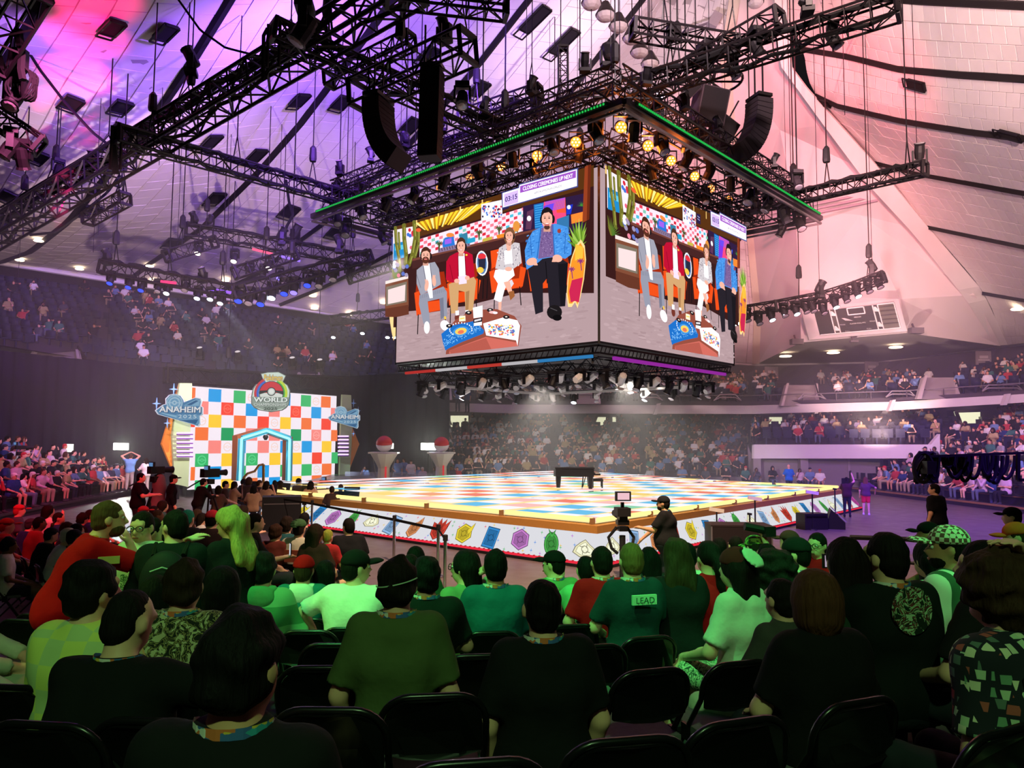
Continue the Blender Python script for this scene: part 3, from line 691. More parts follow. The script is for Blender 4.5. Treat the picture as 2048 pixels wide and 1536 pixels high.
# left front-of-house group over the chequered wall
T('fohback','upper back truss of lighting group over the chequered wall',(372,460),(738,522),33,37,.55,(.1,.5,.9))
T('fohleft','left arm truss of lighting group over the chequered wall',(334,512),(428,484),31.5,33.2,.5,(.3,))
T('fohfront','long front truss of lighting group, blue and white lamps under it',(203,534),(470,584),30,30.5,.5,(.1,.5,.9))
T('fohright','right front truss of lighting group with large moving lights under it',(466,586),(740,512),30.5,33.5,.5,(.4,.8))
T('fohmid','short middle truss of lighting group with red glow',(470,546),(590,508),31,32.5,.5,(.5,))
T('fohend','loose short truss right of the lighting group',(699,558),(783,533),33,34,.4,(.95,))
T('far','dim far truss behind left edge of the hanging screens',(660,642),(840,620),48,49,.6,(.3,.7))
T('wallhead','wide dark truss behind top of the chequered wall',(332,750),(700,770),36,42.5,.7,(.3,.8))
# curved lamp truss low right
cp=[(1466,626),(1552,612),(1647,594),(1712,574),(1768,553)]
for i in range(4): T('arc%d'%i,'%s segment from the screen of curved lamp truss at right'%ORD[i],cp[i],cp[i+1],33.5-i*.7,32.8-i*.7,.42,(.5,) if i in(1,3) else ())
# top left cluster
T('corner1','thick truss end in the top left corner of frame',(-30,120),(62,-30),16.5,15.5,.7,wd=.06)
T('corner2','truss with coiled cables at left edge under the top corner',(-40,215),(78,292),17.5,18,.45,wires=(.5,))
# drop leg of the cross truss
lg=thing('drop_truss','black drop leg with cables where level truss meets long left truss','truss',at(232,300,21.5)); o=Vector(lg.location)
for dx in (-.15,.15): MB().bar(Vector((dx,0,-.6)),Vector((dx,0,.75)),.09,5).obj('chord',TRUSS,lg)
c=MB(); 
for k in range(4): c.tube([(-.1+.05*k,.1,.8),(-.2+.04*k,.12,.2),(-.1+.05*k,.1,-.7)],.03,4)
c.obj('cables',RUBBER,lg)
lg=thing('drop_truss','black curved drop leg near the top where slanting truss starts','truss',at(547,90,18.4)); 
for dx in (-.15,.15): MB().bar(Vector((dx,0,-.6)),Vector((dx,0,.55)),.09,5).obj('chord',TRUSS,lg)
MB().tube([(-.2,.1,.5),(-.3,.1,.3),(-.28,.1,-.9),(-.1,.1,-.5)],.05,5).obj('cables',RUBBER,lg)
# ------------------------------------------------------------------ square lighting rig above the screens
AR=.752; ur=Vector((-math.cos(AR),math.sin(AR),0)); vr=Vector((math.sin(AR),math.cos(AR),0))
RK=Vector((2.75,18.8,0)); RL,RV=13.7,12.5; RCn=RK+ur*RL/2+vr*RV/2
def rp(a,b,z): return RCn+ur*(a*RL/2)+vr*(b*RV/2)+Vector((0,0,z))   # a,b in -1..1, (-1,-1)=near corner
rig=thing('lighting_rig','large square black truss rig with green light tape above the screens','lighting rig',rp(0,0,11.4)); RO=Vector(rig.location)
def ringtruss(fr,z,sec,wd,names='ring_chord',lacename='ring_lacing'):
    cs=[(-fr,-fr),(fr,-fr),(fr,fr),(-fr,fr)]; lc=MB()
    for i in range(4):
        a=rp(*cs[i],z)-RO;b=rp(*cs[(i+1)%4],z)-RO; d=(b-a).normalized(); L=(b-a).length; x=d.cross(Vector((0,0,1))); s=sec/2; wd_=wd*1.25
        cc=[x*i_*s+Vector((0,0,j_*s)) for i_,j_ in ((-1,-1),(1,-1),(1,1),(-1,1))]
        for c in cc: MB().bar(a+c,b+c,wd_,5).obj(names,TRUSS,rig)
        n=int(L/sec/1.1)
        for f in range(4):
            p,q=cc[f],cc[(f+1)%4]
            for k in range(n):
                u0,u1=a+d*(L*k/n),a+d*(L*(k+1)/n)
                lc.bar((p if k%2 else q)+u0,(q if k%2 else p)+u1,wd_*.6,3); lc.bar(p+u0,q+u0,wd_*.6,3)
    lc.obj(lacename,TRUSS,rig)
ringtruss(1.0,11.75,.55,.06); ringtruss(.97,12.5,.4,.05); ringtruss(.80,11.35,.5,.055); ringtruss(.70,11.2,.45,.05); ringtruss(.36,11.6,.4,.05)
for s_ in (-.6,-.2,.2,.6):
    lc=MB()
    for (A,B) in (((s_,-1),(s_,1)),((-1,s_),(1,s_))):
        a=rp(*A,11.5)-RO;b=rp(*B,11.5)-RO
        for dz in (-.2,.2):
            lc.bar(a+Vector((0,0,dz)),b+Vector((0,0,dz)),.05,4)
        n=24
        for k in range(n): lc.bar(a.lerp(b,k/n)+Vector((0,0,-.2 if k%2 else .2)),a.lerp(b,(k+1)/n)+Vector((0,0,.2 if k%2 else -.2)),.032,3)
    lc.obj('cross_truss',TRUSS,rig)
ALU=mat((120,112,112),.4,.6,.1); GRN=glow((40,190,80),.8); GDK=mat((20,60,30),.6)
cs=[(-1.06,-1.06),(1.06,-1.06),(1.06,1.06),(-1.06,1.06)]
for i in range(4):
    a=rp(*cs[i],11.33)-RO;b=rp(*cs[(i+1)%4],11.33)-RO
    MB().bar(a,b,.16,4).obj('edge_rail',mat((60,50,56),.5),rig); MB().bar(a+Vector((0,0,-.2)),b+Vector((0,0,-.2)),.07,4).obj('lower_rail',ALU,rig)
    o_=((a+b)/2); o_.z=0; o_.normalize(); n=150; g=MB(); MB().bar(a.lerp(b,.03)+o_*.09+Vector((0,0,.06)),a.lerp(b,.97)+o_*.09+Vector((0,0,.06)),.1).obj('tape_channel',GDK,rig)
    for k in range(n):
        if k<5 or k>n-6: continue
        g.box(a.lerp(b,(k+.5)/n)+o_*.15+Vector((0,0,.05)),(.045,.045,.05))
    g.obj('green_light_tape',GRN,rig,kind='stuff')
for a_ in (-.95,-.35,.35,.95):
    for b_ in (-.95,-.35,.35,.95):
        p=rp(a_,b_,12)-RO; top=roof_z((p+RO).x,(p+RO).y)-RO.z-.1; dx=random.uniform(-.25,.25)
        MB().bar(p,Vector((p.x,p.y,top)),.035,4).obj('hanging_wire',DARKM,rig)
        MB().lathe([(.1,0),(.13,.1),(.12,.5),(.05,.6)],7,p+Vector((0,0,.9))).obj('chain_motor',BLACK,rig)
        MB().bar(p+Vector((dx,.2,0)),Vector((p.x+dx,p.y+.2,top)),.02,3).obj('hanging_wire',DARKM,rig)
# ------------------------------------------------------------------ the screens
AS=.759; us=Vector((-math.cos(AS),math.sin(AS),0)); vs_=Vector((math.sin(AS),math.cos(AS),0))
SK=Vector((2.553,21.677,0)); SL,SR_=9.657,8.406; ZB,ZT=5.656,10.918
Hm=homography([(65,475),(1555,25),(1555,1300),(52,1475)],[(0,1),(1.78,1),(1.78,0),(0,0)])
art=Pic()
def Z(pts): return [(min(1.78,max(0,u)),min(1,max(0,v))) for u,v in (Hm(*p) for p in pts)]
def ap(pts,c): art.poly(Z(pts),c)
def ae(cx,cy,rx,ry,c,rot=0,n=16): ap([(cx+rx*math.cos(t)*math.cos(rot)-ry*math.sin(t)*math.sin(rot),cy+rx*math.cos(t)*math.sin(rot)+ry*math.sin(t)*math.cos(rot)) for t in np.linspace(0,2*PI,n+1)[:-1]],c)
def al(pts,wd,c):
    for a,b in zip(pts[:-1],pts[1:]):
        d=np.subtract(b,a); L=max(1e-6,np.hypot(*d)); q=np.array([-d[1],d[0]])/L*wd/2; ap([np.add(a,q),np.add(b,q),np.subtract(b,q),np.subtract(a,q)],c)
def build_art():
    R=random.Random(11)
    art.rect(0,0,1.78,1,(168,142,146))
    for i in range(520):   # mottled carpet
        u,v=R.uniform(.07,1.71),R.uniform(.015,.42); k=R.uniform(-11,12)
        art.ell(u,v,R.uniform(.01,.06),R.uniform(.003,.009),(168+k,142+k,146+k),n=8)
    ap([(65,475),(1555,25),(1555,960),(1000,960),(600,1060),(60,1110)],(52,24,24))
    ap([(65,475),(1555,25),(1555,180),(65,600)],(82,46,18))
    for i in range(9): ap([(65+165*i,470-50*i),(75+165*i,467-50*i),(75+165*i,520-48*i),(65+165*i,522-48*i)],(230,190,110))
    for i in range(15):
        t=i/14; xt=232+t*540; xb=300+t*300; yt=445-(xt-232)*.29; yb=505-(xb-300)*.28+R.uniform(-14,10)
        ap([(xt-9,yt),(xt+14,yt-4),(xb+5,yb),(xb-3,yb)],(255,205,50) if i%3 else (255,236,140)); 
        ap([(xt+14,yt-4),(xt+34,yt-9),(xb+12,yb),(xb+5,yb)],(190,130,20))
    # tiled wall
    q0,q1,q2,q3=(262,565),(1060,330),(1060,500),(262,735)
    ap([q0,q1,q2,q3],(248,214,226))
    nc,nr=27,7
    for i in range(nc):
        for j in range(nr):
            if (i+j)%2: continue
            def g(s,t): return (q0[0]+(q1[0]-q0[0])*s,(q0[1]+(q1[1]-q0[1])*s)*(1-t)+(q3[1]+(q2[1]-q3[1])*s)*t)
            c=R.choice([(205,40,60),(70,180,205),(236,120,140),(205,40,60),(120,190,170),(236,120,140),(250,214,226),(215,60,80)])
            ap([g((i+.06)/nc,(j+.06)/nr),g((i+.94)/nc,(j+.06)/nr),g((i+.94)/nc,(j+.94)/nr),g((i+.06)/nc,(j+.94)/nr)],c)
    # left: window, cacti, poster
    ap([(66,500),(230,470),(228,660),(66,720)],(236,220,232)); ap([(70,600),(160,580),(155,700),(70,725)],(30,130,190)); ap([(80,620),(150,606),(148,640),(80,652)],(90,190,220))
    for k in range(8): ae(R.uniform(180,225),R.uniform(480,650),11,14,R.choice([(200,40,60),(60,110,200),(240,240,245),(220,90,120)]))
    for pts,wd in [([(84,480),(92,600),(112,700),(122,800)],24),([(150,462),(152,560),(168,680),(165,760)],30),([(228,440),(236,560),(215,680),(190,760)],28),([(262,500),(262,600),(235,700)],22),([(112,520),(120,640)],16)]:
        al(pts,wd,(104,104,36)); al([(x+4,y) for x,y in pts],wd*.3,(150,146,70)); 
        for x,y in pts: ae(x,y,wd/2,wd/2,(104,104,36))
    ae(262,500,20,14,(225,90,50))
    for k in range(16):   # low leafy plant
        a=PI*.15+k*.16; ap([(80,868),(80+90*math.cos(a),868-110*math.sin(a)),(92,868)],(70+k*3,110,40))
    # small photo board and display
    ap([(735,312),(892,280),(892,402),(735,436)],(238,230,240))
    for k in range(60): ae(R.uniform(745,885),R.uniform(325,405),7,9,R.choice([(200,40,60),(60,110,200),(40,30,60),(240,170,180),(250,250,250)]),n=6)
    ap([(895,285),(945,270),(945,345),(895,360)],(40,30,70)); 
    for k in range(6): ae(910+10*(k%3),300+20*(k//3),4,4,(200,200,255),n=6)
    ap([(1050,330),(1500,240),(1500,520),(1050,560)],(44,26,60))
    ap([(1080,370),(1130,350),(1110,500),(1070,500)],(90,50,80)); ae(1095,420,16,20,(225,225,230))
    ap([(1130,320),(1205,304),(1195,500),(1140,510)],(30,110,180)); ap([(1205,300),(1362,268),(1372,470),(1190,500)],(226,70,120)); ap([(1205,330),(1280,310),(1240,500),(1190,505)],(120,50,210)); ap([(1290,300),(1362,285),(1368,380),(1300,380)],(236,80,50))
    for k in range(10): al([(1140,330+k*17),(1195,320+k*17)],4,(80,170,230)); al([(1215,300+k*8),(1360,270+k*8)],3,(50,90,240))
    ap([(1372,330),(1420,318),(1405,390),(1372,395)],(30,50,190)); ae(1390,340,14,16,(220,220,235))
    ap([(1405,395),(1500,372),(1500,440),(1410,462)],(236,110,40)); 
    for k in range(7): al([(1410,400+9*k),(1500,378+9*k)],3,(255,160,60))
    for k in range(10): a=-.4+k*.4; ap([(1478,330),(1478+32*math.cos(a),330-34*math.sin(a)),(1484,334)],(60,130,50))
    ap([(1508,45),(1555,28),(1540,430),(1490,455)],(140,58,30)); ap([(1532,36),(1555,28),(1540,430),(1522,440)],(100,38,20))
    # counter with shelf objects
    ap([(225,715),(1180,490),(1190,560),(225,790)],(66,34,34)); ap([(225,715),(1180,490),(1180,506),(225,732)],(110,60,50))
    for k in range(90): ae(R.uniform(240,1130),0,0,0,(0,0,0),n=3) if False else None
    ap([(450,600),(470,560),(535,545),(548,620),(455,632)],(40,110,200)); ae(510,540,30,16,(225,130,60)); ap([(470,575),(520,562),(520,600),(470,610)],(150,90,220))
    ap([(420,640),(660,590),(660,620),(420,672)],(130,110,140)); 
    for k in range(12): al([(425+20*k,640-4*k),(432+20*k,662-4*k)],4,(30,20,40))
    ap([(580,540),(640,520),(646,600),(585,612)],(50,120,150)); ap([(640,570),(700,555),(700,590),(640,606)],(40,150,190))
    for cx,cy in ((728,520),(430,600),(880,490),(1018,470)):
        for k in range(9): a=k*.7; al([(cx,cy+55),(cx+6*math.cos(a),cy),(cx+28*math.cos(a),cy+18*math.sin(a))],6,(60,80,40))
    ap([(860,545),(1000,510),(1000,540),(870,570)],(230,130,40)); ae(1010,480,26,40,(215,140,60)); ap([(760,570),(830,552),(830,575),(760,594)],(190,170,70))
    # chairs
    OR=(222,74,24); OD=(150,40,14)
    def chair(x,y,s,w=1.0):
        ap([(x-112*s*w,y-40*s),(x-95*s*w,y-190*s),(x+95*s*w,y-210*s),(x+122*s*w,y-60*s),(x+105*s*w,y+60*s),(x-90*s*w,y+90*s)],OD)
        ap([(x-118*s*w,y-60*s),(x-82*s*w,y-74*s),(x-70*s*w,y+90*s),(x-100*s*w,y+100*s)],OR); ap([(x+96*s*w,y-100*s),(x+136*s*w,y-86*s),(x+112*s*w,y+50*s),(x+80*s*w,y+60*s)],OR)
        ap([(x-85*s*w,y+10*s),(x+95*s*w,y-12*s),(x+100*s*w,y+54*s),(x-80*s*w,y+88*s)],OR); al([(x-88*s,y+90*s),(x-92*s,y+230*s)],7,(25,18,20)); al([(x+100*s,y+50*s),(x+112*s,y+190*s)],7,(25,18,20))
    chair(372,1030,1.05); chair(612,960,1.0); chair(938,870,.98,1.1); chair(1248,850,1.05,1.25)
    ap([(820,660),(885,645),(885,760),(830,790)],OR); ap([(490,735),(520,725),(520,880),(495,890)],OR); ap([(1310,430),(1400,400),(1400,520),(1310,520)],(50,110,160))
    # side table, skateboard
    for x in (732,770,800): al([(x,860),(x-6,1010)],8,(28,20,22))
    ae(762,852,48,12,(40,26,26)); ae(757,750,46,92,(226,226,232),-.05); ae(757,750,36,80,(80,120,170),-.05); ae(757,700,30,22,(215,50,60)); ap([(730,720),(785,715),(782,790),(735,795)],(40,40,60)); ae(745,800,26,22,(236,190,70))
    SKIN=(232,170,150)
    def head(cx,cy,rx,ry,hair,beard=None,lng=False):
        if lng: ae(cx+2,cy+4,rx*1.35,ry*1.35,hair)
        ae(cx-rx*.9,cy+ry*.1,rx*.3,ry*.4,(25,20,25)); ae(cx+rx*1.0,cy+ry*.1,rx*.3,ry*.42,(25,20,25))
        ap([(cx-rx*.5,cy+ry*.5),(cx+rx*.5,cy+ry*.5),(cx+rx*.6,cy+ry*1.35),(cx-rx*.6,cy+ry*1.35)],tuple(int(x*.86) for x in SKIN))
        ae(cx,cy-ry*.22,rx*1.04,ry*.92,hair); ae(cx,cy+ry*.1,rx*.9,ry*.93,SKIN); ap([(cx-rx*.92,cy-ry*.2),(cx-rx*.5,cy-ry*.52),(cx+rx*.3,cy-ry*.62),(cx+rx*.95,cy-ry*.25),(cx+rx*.9,cy-ry*.8),(cx,cy-ry*1.12),(cx-rx*.85,cy-ry*.8)],hair)
        if beard: ae(cx,cy+ry*.62,rx*.72,ry*.46,beard); ae(cx,cy+ry*.5,rx*.36,ry*.1,(200,110,105))
        else: ae(cx,cy+ry*.55,rx*.42,ry*.1,(190,90,90)); ae(cx,cy+ry*.53,rx*.32,ry*.05,(245,235,230))
        for s in(-1,1): ae(cx+s*rx*.36,cy-ry*.02,rx*.16,ry*.06,(40,30,30)); al([(cx+s*rx*.2,cy-ry*.18),(cx+s*rx*.55,cy-ry*.2)],3,hair)
        al([(cx,cy),(cx-rx*.1,cy+ry*.26),(cx+rx*.12,cy+ry*.28)],2.5,(190,125,110)); al([(cx-rx*.95,cy+ry*.3),(cx-rx*.4,cy+ry*.62)],3,(20,18,22))
    # seated presenter, grey suit
    GJ=(150,150,164); 
    ap([(290,985),(470,920),(496,960),(500,1140),(452,1165),(440,1010),(352,1030),(372,1190),(322,1196),(286,1050)],(140,142,158)); ap([(440,1010),(470,1000),(476,1140),(452,1165)],(112,114,132))
    for k in range(14): al([(300+k*14,985-k*4),(300+k*14,1010-k*4)],2,(95,95,112))
    ap([(268,800),(325,756),(405,740),(436,790),(452,905),(400,935),(300,985),(268,900)],GJ); ap([(318,768),(368,752),(388,940),(392,1005),(368,1008),(345,930)],(240,236,242)); al([(318,768),(348,930)],5,(90,90,105)); al([(368,752),(392,930)],5,(90,90,105)); al([(268,830),(300,930)],4,(105,105,120))
    ae(345,915,15,40,SKIN,.15); ae(400,880,15,40,SKIN,-.1)
    for k in range(4): al([(336+5*k,890),(332+6*k,868)],4,SKIN); al([(392+5*k,856),(392+6*k,836)],4,SKIN)
    head(337,692,36,56,(70,38,24),(84,44,30)); ae(350,1222,22,46,(240,238,240)); ae(486,1206,34,40,(240,238,240),-.5); al([(484,1140),(490,1160)],14,(240,190,60))
    # red blazer
    ap([(512,905),(590,870),(700,848),(718,880),(694,1104),(640,1116),(632,960),(588,950),(582,1112),(532,1120)],(196,152,104)); ap([(640,960),(668,950),(660,1112),(640,1116)],(160,118,78))
    ap([(494,740),(520,698),(570,672),(640,662),(690,688),(708,848),(640,872),(540,894),(492,870)],(178,16,48)); ap([(582,690),(632,676),(640,850),(588,862)],(242,238,242)); al([(582,690),(586,850)],5,(120,8,30)); al([(632,676),(642,850)],5,(120,8,30)); al([(520,760),(545,870)],4,(120,8,30)); ae(645,690,8,7,(240,190,60))
    ap([(584,848),(646,838),(648,898),(590,906)],(226,210,240)); ae(574,880,20,16,SKIN); ae(652,858,18,16,SKIN)
    head(605,624,33,56,(74,44,30)); ae(580,1150,20,30,(110,50,40)); ae(652,1128,16,26,(110,50,40)); ap([(565,1100),(592,1096),(592,1130),(568,1134)],(240,236,240)); ap([(640,1096),(664,1092),(664,1112),(642,1116)],(240,236,240))
    # woman in patterned jacket
    ap([(862,800),(992,775),(1006,840),(960,880),(930,950),(906,1040),(852,1016),(882,900),(850,850)],(240,234,238)); ap([(925,900),(985,870),(1000,900),(960,960)],(214,204,212)); ap([(925,890),(968,880),(990,960),(962,972)],SKIN); ap([(960,960),(1000,950),(1008,990),(975,1022)],(150,90,50)); ap([(886,1036),(910,1030),(906,1098),(888,1096)],SKIN)
    ap([(890,640),(935,612),(1010,600),(1042,606),(1058,750),(1000,790),(920,800),(862,790)],(196,188,192))
    for k in range(70): ae(R.uniform(880,1045),R.uniform(625,775),4,6,R.choice([(150,140,150),(225,215,220),(120,110,125)]),n=6)
    ap([(930,662),(988,648),(996,752),(938,762)],(246,242,246)); ap([(945,610),(985,602),(980,660),(955,664)],SKIN); ae(965,795,26,16,SKIN); head(970,552,31,50,(120,80,54),None,True)
    # large man in blue jacket
    ap([(1105,782),(1210,718),(1335,708),(1404,752),(1384,1064),(1268,1074),(1252,860),(1220,900),(1222,1104),(1166,1124),(1128,900)],(34,30,38)); ap([(1330,760),(1404,752),(1384,1064),(1350,1066)],(22,20,26)); al([(1240,740),(1252,900)],6,(16,14,18))
    BJ=(68,138,214); ap([(1086,660),(1110,580),(1145,520),(1222,484),(1310,466),(1400,490),(1432,640),(1428,690),(1384,722),(1318,704),(1215,722),(1190,745),(1100,800),(1092,740)],BJ)
    for k in range(60): ae(R.uniform(1100,1215),R.uniform(520,760),9,4,R.choice([(90,160,230),(48,112,190)]),-.5,6); ae(R.uniform(1315,1420),R.uniform(500,690),9,4,R.choice([(90,160,230),(48,112,190)]),-.5,6)
    ap([(1218,500),(1304,474),(1314,704),(1192,724)],(116,90,140)); 
    for k in range(80): ae(R.uniform(1212,1300),R.uniform(510,700),4,4,R.choice([(150,125,170),(84,60,110)]),n=5)
    al([(1218,500),(1190,720)],7,(40,96,170)); al([(1304,474),(1318,704)],7,(40,96,170)); ae(1352,524,14,16,(150,60,50)); al([(1140,560),(1150,700)],5,(40,96,170)); al([(1400,540),(1390,690)],5,(40,96,170))
    ae(1150,745,40,27,SKIN,-.3); ae(1340,722,36,27,SKIN,.2)
    for k in range(4): al([(1165+6*k,748),(1172+7*k,772)],7,SKIN); al([(1308+8*k,726),(1302+7*k,748)],7,SKIN)
    head(1264,432,44,72,(30,22,24)); ae(1264,497,22,17,(70,44,40)); ae(1264,482,20,6,(190,100,95)); ae(1320,1110,56,52,(26,22,24)); ae(1340,1150,34,22,(14,12,14)); al([(1290,1080),(1340,1100)],5,(80,76,80))
    # agave, surfboard
    for k in range(11): a=PI*.05+k*PI*.09; ap([(1478,650),(1490+95*math.cos(a)+10,620-190*abs(math.sin(a))),(1518,640)],[(120,160,50),(90,130,36),(150,186,80)][k%3])
    sb=[(0,-245),(34,-200),(56,-100),(60,40),(52,160),(40,250),(16,205),(-4,240),(-30,240),(-52,160),(-60,40),(-54,-100),(-32,-200)]
    def sbp(s,c,dy0=-999,dy1=999): ap([(1482+x*s+(-y*s)*.13,832+y*s) for x,y in sb if True],c)
    sbp(1.0,(246,206,140)); sbp(.9,(240,140,40)); ap([(1448,880),(1528,860),(1500,1040),(1470,1030),(1440,1040),(1428,960)],(190,36,76)); ap([(1474,620),(1530,640),(1528,720),(1470,740)],(248,180,60)) 
    for cx,cy in ((1446,800),(1512,742)):
        for k in range(7): a=k*.9; al([(cx,cy),(cx+26*math.cos(a),cy+18*math.sin(a))],7,(130,50,110))
        al([(cx,cy),(cx+8,cy+70)],7,(130,50,110))
    # crate with screen at left
    ap([(58,892),(232,850),(238,1075),(58,1090)],(120,70,50)); ap([(58,888),(232,846),(232,868),(58,910)],(232,214,210)); ap([(66,930),(222,890),(222,1040),(66,1070)],(120,110,96)); ap([(80,950),(212,912),(208,1030),(80,1056)],(230,206,206)); ap([(60,1090),(236,1060),(240,1130),(150,1150),(60,1150)],(96,50,36))
    for k in range(14): ae(R.uniform(120,228),R.uniform(750,850),14,16,R.choice([(236,232,240),(90,110,190),(226,130,150),(150,140,170)]),n=8)
    # coffee table with two cloths
    ap([(520,1420),(548,1220),(590,1170),(720,1096),(900,1090),(1030,1140),(1082,1210),(1060,1356)],(140,72,58)); ap([(545,1416),(548,1390),(820,1290),(1046,1330),(1060,1356),(800,1386)],(196,100,88)); ap([(545,1390),(820,1300),(860,1380),(560,1415)],(170,84,72))
    ap([(486,1272),(560,1212),(735,1176),(806,1244),(800,1268),(640,1330),(540,1378),(518,1392),(500,1340)],(28,104,186))
    for k in range(110):
        u,v=R.random(),R.random(); ae(510+270*u,1285-80*u+80*v-40*u*v,4,4,(120,180,230),n=6)
    ae(640,1252,62,34,(60,140,210),-.2); ae(640,1252,44,24,(236,196,90),-.2); ae(640,1258,24,14,(220,110,80),-.2)
    for k in range(16): a=PI*.75+k*.27; ae(640+84*math.cos(a),1250+48*math.sin(a)-10,5,6,(226,236,250),n=6)
    ap([(806,1196),(960,1150),(1060,1172),(1080,1210),(1062,1356),(1050,1316),(830,1282)],(240,234,238))
    ap([(822,1240),(880,1186),(1062,1200),(1046,1290),(900,1276)],(246,240,236))
    for k in range(120):
        u,v=R.random(),R.random(); ae(850+190*u,1200+70*v+12*u,R.uniform(4,12),R.uniform(3,9),R.choice([(236,120,60),(230,190,60),(120,90,160),(60,130,190),(220,80,110),(250,246,240)]),n=6)
    for cx,cy in ((706,1120),(866,1100),(986,1150),(562,1216)): ae(cx,cy,24,14,(30,26,30)); ae(cx,cy-2,9,5,(220,210,200))
    ap([(636,1146),(682,1140),(684,1180),(636,1184)],(240,230,200)); al([(642,1164),(676,1158)],8,(236,196,80))
    ap([(738,1084),(810,1066),(812,1150),(744,1160)],(244,238,236)); ap([(742,1166),(808,1152),(808,1184),(742,1194)],(30,26,34)); ap([(746,1194),(806,1184),(806,1210),(746,1216)],(236,230,230)); ap([(750,1172),(800,1160),(800,1174),(750,1186)],(210,205,210)); ae(884,1116,26,10,(236,180,180)); ae(905,1120,18,9,(236,226,236))
    # countdown banner
    ap([(948,250),(1072,214),(1076,190),(1512,76),(1512,216),(952,366)],(66,70,132)); ap([(956,254),(1078,218),(1082,196),(1504,86),(1504,208),(958,358)],(246,240,250))
    ap([(968,262),(1072,232),(1072,322),(968,350)],(206,178,246)); ap([(1086,204),(1496,96),(1496,148),(1086,254)],(150,78,186)); ap([(1080,258),(1496,152),(1492,198),(1080,318)],(255,252,255))
    def tr(x,y): return Hm(x,y)
    def btext(t,x0,y0,x1,y1,hh,c,b): # baseline mid-line from (x0,y0) to (x1,y1) in picture space
        art.text(t,0,0,1,1,c,lambda a,d:Hm(x0+(x1-x0)*(a+.5),y0+(y1-y0)*(a+.5)-d*hh),b)
    btext('03:15',976,302,1064,276,36,(70,50,110),.02); btext('CLOSING CEREMONIES UP NEXT',1108,224,1474,132,28,(250,240,255),.02); btext('#POKEMONWORLDS',1192,258,1394,206,18,(110,100,130),.0)
build_art()
scr=thing('hanging_screens','hanging cube of video screens showing seated presenters over the stage','screen',(SK+us*SL/2+vs_*SR_/2)+Vector((0,0,(ZB+ZT)/2))); SO=Vector(scr.location)
def face(name,o,x,wd,flip):
    nrm=Vector((0,0,1)).cross(x) ; nrm=x.cross(Vector((0,0,1)))
    if nrm.dot(o+x*wd/2-SO)<0: nrm=-nrm
    # picture goes left to right as seen from outside
    right=Vector((0,0,1)).cross(nrm); a=o if right.dot(x)>0 else o+x*wd
    def mp(u,v,z): return tuple(a+right*(u/1.78*wd)+Vector((0,0,ZB+v*(ZT-ZB)))+nrm*(.03+z)-SO)
    return link(name,art.mesh(name,mp,1.12),scr)
c4=[SK,SK+us*SL,SK+us*SL+vs_*SR_,SK+vs_*SR_]
MB().prism([p-SO for p in c4],(0,0,ZB-.05),(0,0,ZT+.05)).obj('screen_body',BLACK,scr)
face('video_screen',SK,us,SL,0); face('video_screen',SK,vs_,SR_,0); face('video_screen',SK+us*SL+vs_*SR_,-us,SL,0); face('video_screen',SK+us*SL,vs_,SR_,0)
for p in c4: MB().bar(p-SO+(p-SO).normalized()*.02+Vector((0,0,ZB-.06)),p-SO+(p-SO).normalized()*.02+Vector((0,0,ZT+.06)),.07).obj('corner_post',DARKM,scr)
# under-frame with light tape
def lp(p,k,z): return Vector(((p.x-SO.x)*k,(p.y-SO.y)*k,z-SO.z))
fb=MB()
for i in range(4):
    a=c4[i];b=c4[(i+1)%4]
    for dz in (-.12,-.34): fb.bar(lp(a,.985,ZB+dz),lp(b,.985,ZB+dz),.06)
    for k in range(40): fb.bar(lp(a.lerp(b,k/40),.985,ZB-.12),lp(a.lerp(b,(k+.5)/40),.985,ZB-.34),.035,3)
fb.obj('lower_frame',DARKM,scr)
for i in range(4):
    pass
segs=[(.02,.25,(60,150,220)),(.25,.42,(225,220,225)),(.42,.6,(225,70,60)),(.6,.78,(225,220,225)),(.78,.97,(215,60,55))]
for a,b,c in segs: MB().bar(lp(SK.lerp(SK+us*SL,a),.97,ZB-.42),lp(SK.lerp(SK+us*SL,b),.97,ZB-.42),.09).obj('light_tape',glow(c,.55),scr)
MB().bar(lp(SK.lerp(SK+vs_*SR_,.1),.97,ZB-.42),lp(SK.lerp(SK+vs_*SR_,.97),.97,ZB-.42),.1).obj('light_tape',glow((170,50,180),.6),scr)
cables=MB()
for i in range(4):
    for k in (.1,.5,.9):
        a=c4[i].lerp(c4[(i+1)%4],k); cables.bar(lp(a,.98,ZT),lp(a,.98,11.3),.04)
cables.obj('hanging_strap',DARKM,scr)
# square lamp frame hung low under the screens
lf=thing('lower_lamp_frame','low square truss full of moving lights just beneath the screens','truss',(SO.x,SO.y,ZB-.58)); LFZ=ZB-.58
def lq(i,t,k=.86): 
    p=c4[i].lerp(c4[(i+1)%4],t); return Vector(((p.x-SO.x)*k,(p.y-SO.y)*k,0))
def lring(k,z,sec,nm):
    lc=MB()
    for i in range(4):
        a=lq(i,0,k)+Vector((0,0,z));b=lq(i,1,k)+Vector((0,0,z)); d=(b-a).normalized(); x=d.cross(Vector((0,0,1)))*sec/2; y=Vector((0,0,sec/2))
        for e in (x+y,x-y,-x+y,-x-y): MB().bar(a+e,b+e,.045,5).obj(nm,TRUSS,lf)
        n=int((b-a).length/sec)
        for q in range(n):
            u0=a.lerp(b,q/n);u1=a.lerp(b,(q+1)/n)
            for p,r_ in ((x+y,x-y),(x-y,-x-y),(-x-y,-x+y),(-x+y,x+y)): lc.bar(u0+(p if q%2 else r_),u1+(r_ if q%2 else p),.03,3)
    lc.obj('lacing',TRUSS,lf)
lring(.86,0,.4,'chord'); lring(.45,.1,.35,'inner_chord')
